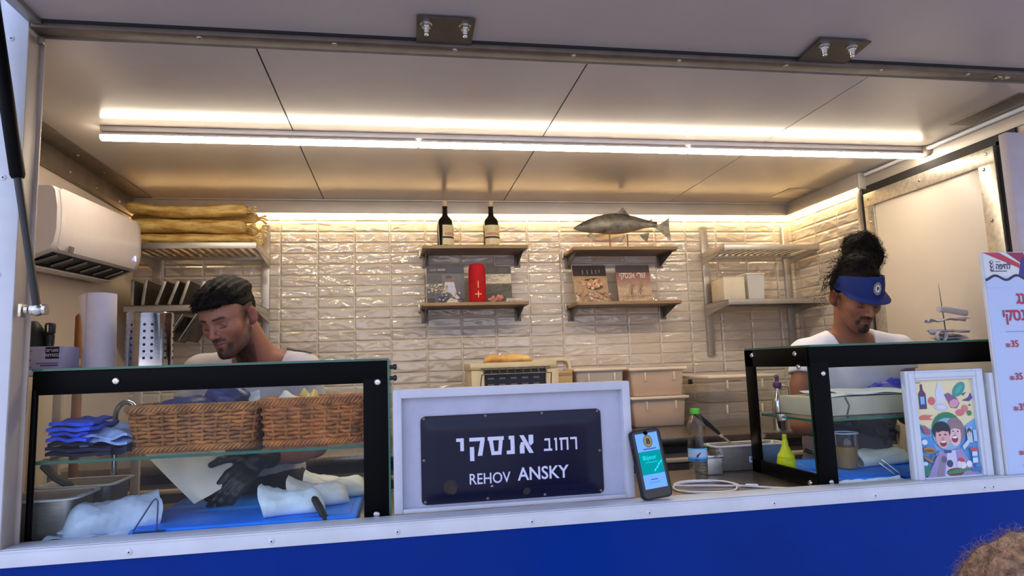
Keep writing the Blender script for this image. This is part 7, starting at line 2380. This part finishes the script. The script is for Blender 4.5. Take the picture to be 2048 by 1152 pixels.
def build_man_left():
    yaw, pitch = math.radians(22), math.radians(25)
    fwd = (-math.sin(yaw) * math.cos(pitch), -math.cos(yaw) * math.cos(pitch), -math.sin(pitch))
    h = Head((-0.5565, 2.300, 1.811), fwd, math.radians(-6), 0.965)
    J = {'N': (-0.480, 2.435, 1.672), 'SL': (-0.340, 2.425, 1.622), 'SR': (-0.700, 2.53, 1.628), 'EL': (-0.300, 2.455, 1.368), 'WL': (-0.453, 2.275, 1.352),
         'ER': (-0.765, 2.46, 1.385), 'WR': (-0.800, 2.345, 1.472), 'P': (-0.50, 2.66, 1.06)}
    J = {q: A_(*v) for q, v in J.items()}
    J.update(feet_joints(J['P'], A_(-.3, -.95, 0), 1.09, 0.45))
    p = Person(h, J)
    root = thing('person', 'dark haired man in a pale grey T-shirt bending over the left board, black gloves', 'person', (-0.5, 2.6, 0.45))
    # left hand presses the paper: fingers below, thumb on top
    hl = hand_parts(J['WL'], (-0.62, -0.55, -0.62), (0.42, -0.48, 0.62), 1, (0.30, 0.32, 0.36, 0.42), ((0.75, 0.9, -0.15), (0.95, 0.55, -.20), (1, 0.30, -.10)), 1.08)
    hr = hand_parts(J['WR'], (0.95, -0.20, -0.12), (-0.1, -0.3, 0.9), -1, (0.5, 0.55, 0.6, 0.6), ((0.7, 0.8, 0.3), (0.9, 0.3, 0.4), (1, 0.1, 0.4)), 1.08)
    p.hands = [hl, hr]
    skin = lin((158, 106, 84))[:3]; lipc = lin((140, 78, 70))[:3]; hc = lin((38, 28, 24))[:3]
    axs = box_axes(A_(-1.02, 1.98, 0.44), A_(-0.10, 2.98, 2.02), h.c, 0.15, 0.0021, 0.013)
    axs[2] = axis(0.40, 1.96, 1.22, 1.95, 0.0022, 0.02)
    axs[1] = axis(2.02, 3.0, 2.10, 2.42, 0.0022, 0.012); axs[0] = axis(-0.95, -0.15, -0.68, -0.43, 0.0022, 0.010)
    V, F = surface_net(p.body, *axs)
    col, Q, near = paint(p, V, skin, lipc, hc, 0.9, True, 1.4, 0.95, 0.9)
    # shaved fade round the ears
    fade = sstep(Q[:, 2], -0.03, 0.03) * sstep(-Q[:, 1], -0.045, -0.010) * (np.abs(Q[:, 0]) < 0.085) * near * (np.abs(Q[:, 0]) + 0 * Q[:, 0] > -1)
    ear = np.exp(-((np.abs(Q[:, 0]) - 0.088) / 0.010) ** 2)
    col = mixc(col, hc, np.clip(fade * 0.92 * (1 - ear), 0, 0.9))
    link_mesh('body', np_mesh('body', V, F, tuple(root.location), col), SKIN, root)
    # hair: cropped top swept forward, faded sides
    wob, wf = Wob(41, 170), Wob(42, 420)
    def hairf(P):
        Qh = h.loc(P); x, y, z = Qh[:, 0], Qh[:, 1], Qh[:, 2]
        X = np.abs(x)
        top = sstep(z, 0.050, 0.100)
        front = sstep(y, 0.02, 0.09)
        line = 0.070 - 0.010 * sstep(X, 0.02, 0.045) + 0.014 * np.exp(-((X - 0.052) / 0.010) ** 2) * sstep(y, 0.02, 0.05) - 0.060 * sstep(-y, -0.040, 0.030)       # hairline height by depth
        th = 0.006 + 0.018 * top + 0.008 * top * front
        th = np.where(z > line, th, 0.004 - (line - z) * 1.1)
        th = np.minimum(th, 0.020 - 0.0175 * sstep(X, 0.050, 0.072) * sstep(-z, -0.095, -0.055)) - 0.012 * sstep(X, 0.060, 0.074) * sstep(-z, -0.045, -0.015)
        # streaky tufts combed forward
        q = np.stack([x * 1.0, y * 0.28, z * 0.8], 1)
        return (h.cranium(Qh) - th + 0.0030 * wob(q) * (0.3 + top) + 0.0016 * wf(q)) * h.s
    c = h.wor((0, 0, 0.06))
    axs = [axis(c[i] - 0.17, c[i] + 0.17, 0, 0, 0.0026, 0.0026) for i in range(3)]
    hm = NT('dark_hair'); hm.bsdf(lin((26, 20, 17)), 0.6, 0, 0.12); nz = hm.noise(60, 4, .6); hm.vary(nz.outputs['Fac'], lin((6, 5, 5)), lin((24, 19, 16)), .35, .65)
    o, HV, HF = sdf_part('hair', hairf, axs, hm.m, root)
    N = vnormals(HV, HF); r = np.random.RandomState(8)
    Qh = h.loc(HV)
    ok = np.nonzero((h.cranium(Qh) > 0.006) & (Qh[:, 2] > 0.04))[0]
    pick = r.choice(ok, 2600)
    fdir = h.R[:, 1] * 0.85 + h.R[:, 0] * 0.35
    dirs = fdir[None, :] * 0.9 + N[pick] * 0.45 - A_(0, 0, 0.25) + r.normal(size=(len(pick), 3)) * 0.22
    strands('hair_tufts', HV[pick] - N[pick] * 0.003, dirs, 0.008 + 0.010 * r.rand(len(pick)), np.full(len(pick), 0.0011), hm.m, o, 4, 0.05, 0.5, 0.2, 3)
    tee = M('grey_white_jersey', (196, 188, 186), 0.85, 0, 0.15, 0.05, 20, 0.25, 240, 0.002)
    tee_ob, TV = common_clothes(p, root, tee, 0.40, 0.088, 1.20, 50, M('dark_trousers', (40, 38, 40), 0.8), 0.005, 0.0, 1.285)
    # dark seam along the shoulder and neck rib
    S0, S1 = J['N'], J['SL']
    tr = M('charcoal_trim', (66, 60, 62), 0.8)
    pts = []
    for k in range(18):
        q = S0 + (S1 - S0) * (0.62 + 0.62 * k / 17)
        near_ = TV[np.linalg.norm(TV[:, :2] - (q[:2] + A_(0, -0.012)), axis=1) < 0.012]
        if len(near_): pts.append((q[0], q[1] - 0.012, near_[:, 2].max() + 0.0005))
    b = MB(); b.tube(pts, 0.0042, 6, False, True, 0.6); part('shoulder_seam', b, tr, tee_ob, 'dark shoulder seam')
    gl = glove(p, root, hl, J['WL'], J['EL'], GLOVE_BLACK, 'black glove')
    gl = glove(p, root, hr, J['WR'], J['ER'], GLOVE_BLACK, 'black glove')
    # the paper he holds
    b = MB()
    o_, x_, xy, y_ = (-0.800, 2.250, 1.402), (-0.610, 2.150, 1.243), (-0.505, 2.235, 1.300), (-0.600, 2.31, 1.440)
    sheet(b, [o_, x_, xy, y_], 26, 18, 0.003, 200, 0.0012, 0.016)
    solo('wrapping_paper', b, M('white_sandwich_paper', (226, 218, 206), 0.6, 0, .2, .02), 'large white paper sheet held by the left man over his board', 'paper', (-0.64, 2.23, 1.25), None, True, 60)

def build_man_right():
    yaw, pitch = math.radians(3), math.radians(30)
    fwd = (-math.sin(yaw) * math.cos(pitch), -math.cos(yaw) * math.cos(pitch), -math.sin(pitch))
    h = Head((1.845, 2.400, 1.853), fwd, math.radians(-1), 1.05, 0.90)
    J = {'N': (1.880, 2.505, 1.690), 'SL': (2.110, 2.53, 1.622), 'SR': (1.680, 2.52, 1.618), 'ER': (1.600, 2.47, 1.345), 'WR': (1.650, 2.265, 1.362),
         'EL': (2.110, 2.52, 1.350), 'WL': (1.945, 2.33, 1.505), 'P': (1.90, 2.68, 1.05)}
    J['SL'] = (2.115, 2.52, 1.625); J['EL'] = (2.115, 2.50, 1.36); J['WL'] = (1.93, 2.335, 1.488)
    J = {q: A_(*v) for q, v in J.items()}
    J.update(feet_joints(J['P'], A_(0, -1, 0), 1.09, 0.45))
    p = Person(h, J)
    root = thing('person', 'man in a white T-shirt and blue visor with a curly topknot, working at right', 'person', (1.9, 2.65, 0.45))
    hr = hand_parts(J['WR'], (0.92, -0.18, -0.14), (-0.05, -0.62, 0.62), -1, (0.10, 0.16, 0.28, 0.40), ((0.8, 0.8, 0.1), (0.95, 0.3, 0.1), (1, 0.05, 0.1)), 1.08)
    hl = hand_parts(J['WL'], (-0.62, -0.62, -0.20), (0.1, -0.45, 0.9), 1, (0.35, 0.4, 0.45, 0.5), ((0.7, 0.8, 0.2), (0.9, 0.4, 0.3), (1, 0.1, 0.3)), 1.08)
    p.hands = [hl, hr]
    skin = lin((150, 98, 72))[:3]; lipc = lin((122, 76, 66))[:3]; hc = lin((22, 17, 15))[:3]
    axs = [axis(1.38, 2.40, 1.73, 1.97, 0.0022, 0.010), axis(2.05, 3.0, 2.20, 2.52, 0.0022, 0.012), axis(0.40, 2.02, 1.28, 2.0, 0.0022, 0.02)]
    V, F = surface_net(p.body, *axs)
    col, Q, near = paint(p, V, skin, lipc, hc, 0.95, True, 1.2, 1.5, 1.1, 0.1, 0.3)
    # only moustache, goatee and sideburns: cheeks stay mostly clear
    link_mesh('body', np_mesh('body', V, F, tuple(root.location), col), SKIN, root)
    hm = NT('black_curly_hair'); hm.bsdf(lin((20, 16, 14)), 0.65, 0, 0.1); nz = hm.noise(60, 4, .6); hm.vary(nz.outputs['Fac'], lin((8, 6, 6)), lin((30, 23, 18)), .35, .68)
    wob, wf = Wob(61, 95), Wob(62, 260)
    bc = h.wor((0.0, -0.050, 0.190)); bl = h.loc(np.array([[1.935, 2.44, 2.040]]))[0]
    blobs = []
    r = random.Random(5)
    cen = A_(1.938, 2.455, 2.045)
    for k in range(16):
        a = k * 2.4; zz = -0.045 + 0.10 * (k / 15)
        q = 0.047 * math.sqrt(max(0.1, 1 - ((zz - 0.0) / 0.075) ** 2))
        blobs.append((cen + A_(q * math.cos(a), q * math.sin(a) * 0.8, zz), 0.030 + 0.008 * r.random()))
    blobs.append((cen + A_(0.055, 0, -0.022), 0.034)); blobs.append((cen + A_(-0.045, -0.01, -0.02), 0.034))
    def hairf(P):
        Qh = h.loc(P); x, y, z = Qh[:, 0], Qh[:, 1], Qh[:, 2]
        line = 0.046 - 0.055 * sstep(-y, -0.04, 0.06)
        th = np.where(z > line, 0.010 + 0.006 * sstep(z, 0.09, 0.12), 0.007 - (line - z) * 0.9)
        d = (h.cranium(Qh) - th) * h.s
        # temples in front of the ears
        d = smin(d, sd_cap(np.stack([np.abs(x), y, z], 1), (0.069, 0.018, 0.03), (0.069, 0.014, 0.010), 0.005, 0.002) * h.s, 0.006)
        top = h.wor((0.0, -0.03, 0.105))
        d = smin(d, sd_cap(P, top, cen + A_(0, 0, -0.03), 0.062, 0.048), 0.03)
        for c, q in blobs: d = smin(d, np.linalg.norm(P - c, axis=1) - q, 0.016)
        # the visor band presses the hair flat
        tz_ = 1 - 0.13 * np.maximum(0, (z - 0.045) / 0.05)
        e = (np.sqrt((x / (0.0845 * tz_)) ** 2 + ((y + 0.006) / (0.1050 * tz_)) ** 2) - 1) * 0.085 * h.s
        d = np.where((z < 0.098) & (y > -0.015), np.maximum(d, e), d)
        return d + (0.0055 * wob(P) + 0.0028 * wf(P)) * (0.15 + 0.85 * sstep(z, 0.095, 0.125))
    axs = [axis(1.70, 2.06, 0, 0, 0.003, 0.003), axis(2.28, 2.62, 0, 0, 0.003, 0.003), axis(1.78, 2.18, 0, 0, 0.003, 0.003)]
    o, HV, HF = sdf_part('hair', hairf, axs, hm.m, root, None, 'black curly hair tied up in a topknot')
    N = vnormals(HV, HF); rr = np.random.RandomState(3)
    ok = np.nonzero(HV[:, 2] > 1.955)[0]; pick = rr.choice(ok, 1700)
    strands('curls', HV[pick] - N[pick] * 0.004, N[pick] + rr.normal(size=(len(pick), 3)) * 0.7, 0.014 + 0.012 * rr.rand(len(pick)), np.full(len(pick), 0.0012), hm.m, o, 5, 0.35, 1.2, 0.3, 6)
    # loose tendrils on the left of the picture
    pts0 = h.wor((0.070, -0.045, 0.075)); n = 46
    roots = pts0 + rr.normal(size=(n, 3)) * 0.014
    dirs = np.tile(A_(-0.75, -0.15, -0.40), (n, 1)) + rr.normal(size=(n, 3)) * 0.35
    strands('loose_curls', roots, dirs, 0.075 + 0.045 * rr.rand(n), np.full(n, 0.0015), hm.m, o, 6, 0.13, 2.2, 0.5, 16)
    pts0 = h.wor((0.050, -0.05, 0.125)); n = 60
    roots = pts0 + rr.normal(size=(n, 3)) * 0.020
    strands('loose_curls', roots, np.tile(A_(-0.6, -0.1, 0.15), (n, 1)) + rr.normal(size=(n, 3)) * 0.45, 0.035 + 0.02 * rr.rand(n), np.full(n, 0.0013), hm.m, o, 7, 0.2, 1.6, 0.5, 12)
    # visor
    vb = M('royal_blue_twill', (28, 46, 106), 0.7, 0, 0.25, 0.07, 30, 0.2, 400, 0.001)
    def ringpt(a, z, off):
        rx, ry = 0.0795 + off, 0.1000 + off
        tz = 1 - 0.13 * max(0, (z - 0.045) / 0.05)
        return h.wor((rx * math.sin(a) * tz, ry * math.cos(a) * tz - 0.006, z))
    b = MB(); P = []; n = 48
    for i in range(n + 1):
        a = math.radians(-96 + 192 * i / n)
        f = math.cos(a * 0.9) ** 0.5 if abs(a) < 1.6 else 0.3
        lo, hi = 0.043 - 0.012 * (1 - f), 0.043 + 0.074 * (0.40 + 0.60 * max(0, math.cos(a * .85)) ** .7)
        P.append([ringpt(a, lo, .010), ringpt(a, (lo + hi) / 2, .0125), ringpt(a, hi, .012), ringpt(a, hi, .009), ringpt(a, (lo + hi) / 2, .0085), ringpt(a, lo, .0065)])
    V_ = b.grid(P, False, True); b.cap(V_[0], True); b.cap(V_[-1])
    v = part('visor_band', b, vb, root, 'blue visor band')
    b = MB(); P = []
    for i in range(41):
        a = math.radians(-68 + 136 * i / 40)
        e = max(0, math.cos(a * 90 / 68)) ** 0.55
        row = []
        for j in range(7):
            u = j / 6
            p0 = A_((0.0795 + .010) * math.sin(a), (0.1000 + .010) * math.cos(a) - .006, 0.045)
            out = A_(0.25 * math.sin(a), 1.0, 0.0)
            q = p0 + out * (0.046 * e * u) + A_(0, 0, -0.006 * e * u * u - 0.002 * u * e - 0.010 * (math.sin(a) ** 2) * u)
            row.append(h.wor(q))
        row += [h.wor(h.loc(np.array([x]))[0] - A_(0, 0, .0032)) for x in row[::-1]]
        P.append(row)
    V_ = b.grid(P, False, True); b.cap(V_[0], True); b.cap(V_[-1])
    part('visor_brim', b, vb, v)
    b = MB()
    for zz in (0.030,):
        b.tube([ringpt(math.radians(90 + 180 * k / 24), 0.043 + .02 * math.sin(PI * k / 24), .006) for k in range(25)], 0.006, 6, False, True, 0.4)
    part('strap', b, vb, v)
    pr = Print()
    pr.ell(0, 0, .0185, .0195, (206, 200, 172), 0, 30); pr.ell(0, 0, .0172, .0182, (138, 130, 100), 0, 30); pr.ell(0, 0, .0122, .0128, (206, 198, 172), 0, 30); pr.ell(0, 0, .0112, .0118, (222, 226, 236), 0, 30)
    pr.poly([(-.004, -.008), (-.001, -.006), (-.001, .007), (-.005, .007)], (26, 34, 66)); pr.ell(.002, .002, .005, .005, (26, 34, 66)); pr.ell(.002, .003, .003, .0025, (176, 142, 84)); pr.poly([(.006, -.007), (.009, -.004), (.004, -.001)], (120, 150, 200))
    for k in range(8):
        a = k * .785 + .2; pr.ell(.0148 * math.cos(a), .0155 * math.sin(a), .0018, .0018, (78, 70, 56), 0, 8)
    ac = math.radians(-6)
    def badge(u, v_, w):
        a = ac + u * 1.15 / -0.105
        return Vector(ringpt(a, 0.076 + v_ * 1.15, .0135 + w)) - wpos(root)
    link_mesh('badge', pr.mesh('badge', badge), MT['print'], v, None, 'round cream and white badge')
    tee = M('white_jersey', (232, 230, 232), 0.85, 0, 0.15, 0.03, 20, 0.2, 240, 0.002)
    common_clothes(p, root, tee, 0.28, 0.092, 1.12, 70, M('mauve_grey_apron', (122, 108, 116), 0.8), 0.006, 0.0, 1.40)
    glove(p, root, hr, J['WR'], J['ER'], GLOVE_BLACK, 'black glove')
    glove(p, root, hl, J['WL'], J['EL'], GLOVE_BLUE, 'blue glove')

def build_customer():
    h = Head((0.765, 0.700, 1.262), (0.10, 0.99, -0.05), 0.0, 0.98)
    J = {'N': (0.765, 0.66, 1.13), 'SL': (0.60, 0.65, 1.07), 'SR': (0.93, 0.65, 1.07), 'EL': (0.57, 0.62, 0.82), 'ER': (0.96, 0.62, 0.82), 'WL': (0.59, 0.72, 0.62), 'WR': (0.94, 0.72, 0.62), 'P': (0.765, 0.65, 0.68)}
    J = {q: A_(*v) for q, v in J.items()}
    J['HL'], J['HR'] = J['P'] + A_(-.08, 0, -.02), J['P'] + A_(.08, 0, -.02)
    J['KL'], J['KR'] = A_(.68, .66, .40), A_(.85, .66, .40)
    J['AL'], J['AR'] = A_(.68, .64, .10), A_(.85, .64, .10)
    p = Person(h, J, 0.86)
    root = thing('person', 'person with a messy brown updo seen from behind at the lower right corner', 'person', (0.765, 0.65, 0.0))
    p.hands = [hand_parts(J['WL'], (0, .15, -1), (-1, 0, 0), 1, (.3, .3, .35, .4), ((.9, .5, .2), (1, .2, .2), (1, 0, .2)), .85), hand_parts(J['WR'], (0, .15, -1), (1, 0, 0), -1, (.3, .3, .35, .4), ((.9, .5, .2), (1, .2, .2), (1, 0, .2)), .85)]
    skin = lin((200, 150, 124))[:3]
    axs = [axis(0.42, 1.12, 0, 0, 0.007, 0.007), axis(0.40, 0.95, 0, 0, 0.007, 0.007), axis(-0.01, 1.42, 1.05, 1.42, 0.005, 0.012)]
    V, F = surface_net(p.body, *axs)
    col, Q, near = paint(p, V, skin, lin((176, 100, 92))[:3], lin((84, 58, 40))[:3], 0.0, False, 0.8, 0, 0)
    link_mesh('body', np_mesh('body', V, F, tuple(root.location), col), SKIN, root)
    hm = NT('brown_hair'); hm.bsdf(lin((120, 82, 54)), 0.5, 0, 0.4); nz = hm.noise(90, 4, .6); hm.vary(nz.outputs['Fac'], lin((82, 54, 36)), lin((168, 124, 88)), .32, .68)
    wob, wf = Wob(81, 120), Wob(82, 300)
    blobs = [((0.700, 0.695, 1.345), 0.026), ((0.722, 0.70, 1.336), 0.026), ((0.655, 0.70, 1.318), 0.030), ((0.765, 0.70, 1.350), 0.034), ((0.80, 0.70, 1.345), 0.036), ((0.83, 0.70, 1.33), 0.04), ((0.745, 0.68, 1.340), 0.028)]
    def hairf(P):
        Qh = h.loc(P)
        line = 0.055 - 0.14 * sstep(-Qh[:, 1], -0.05, 0.05)
        th = np.where(Qh[:, 2] > line, 0.014, 0.014 - (line - Qh[:, 2]) * .8)
        d = (h.cranium(Qh) - th) * h.s
        for c, q in blobs: d = smin(d, np.linalg.norm(P - A_(*c), axis=1) - q, 0.018)
        return d + .0045 * wob(P) + .002 * wf(P)
    axs = [axis(0.58, 0.92, 0, 0, .0035, .0035), axis(0.55, 0.84, 0, 0, .0035, .0035), axis(1.12, 1.42, 0, 0, .0035, .0035)]
    o, HV, HF = sdf_part('hair', hairf, axs, hm.m, root)
    N = vnormals(HV, HF); rr = np.random.RandomState(3)
    ok = np.nonzero(HV[:, 2] > 1.28)[0]; pick = rr.choice(ok, 3800)
    tang = np.cross(N[pick], rr.normal(size=(len(pick), 3)))
    strands('flyaway_hair', HV[pick] - N[pick] * .002, N[pick] * .55 + tang * .8, .010 + .014 * rr.rand(len(pick)), np.full(len(pick), .00045), hm.m, o, 5, .18, .8, .2, 5)
    common_clothes(p, root, M('grey_top', (96, 92, 100), .85), .5, .075, .66, 90, M('customer_trousers', (50, 52, 66), .85), .004)

build_man_left()
build_man_right()
build_customer()
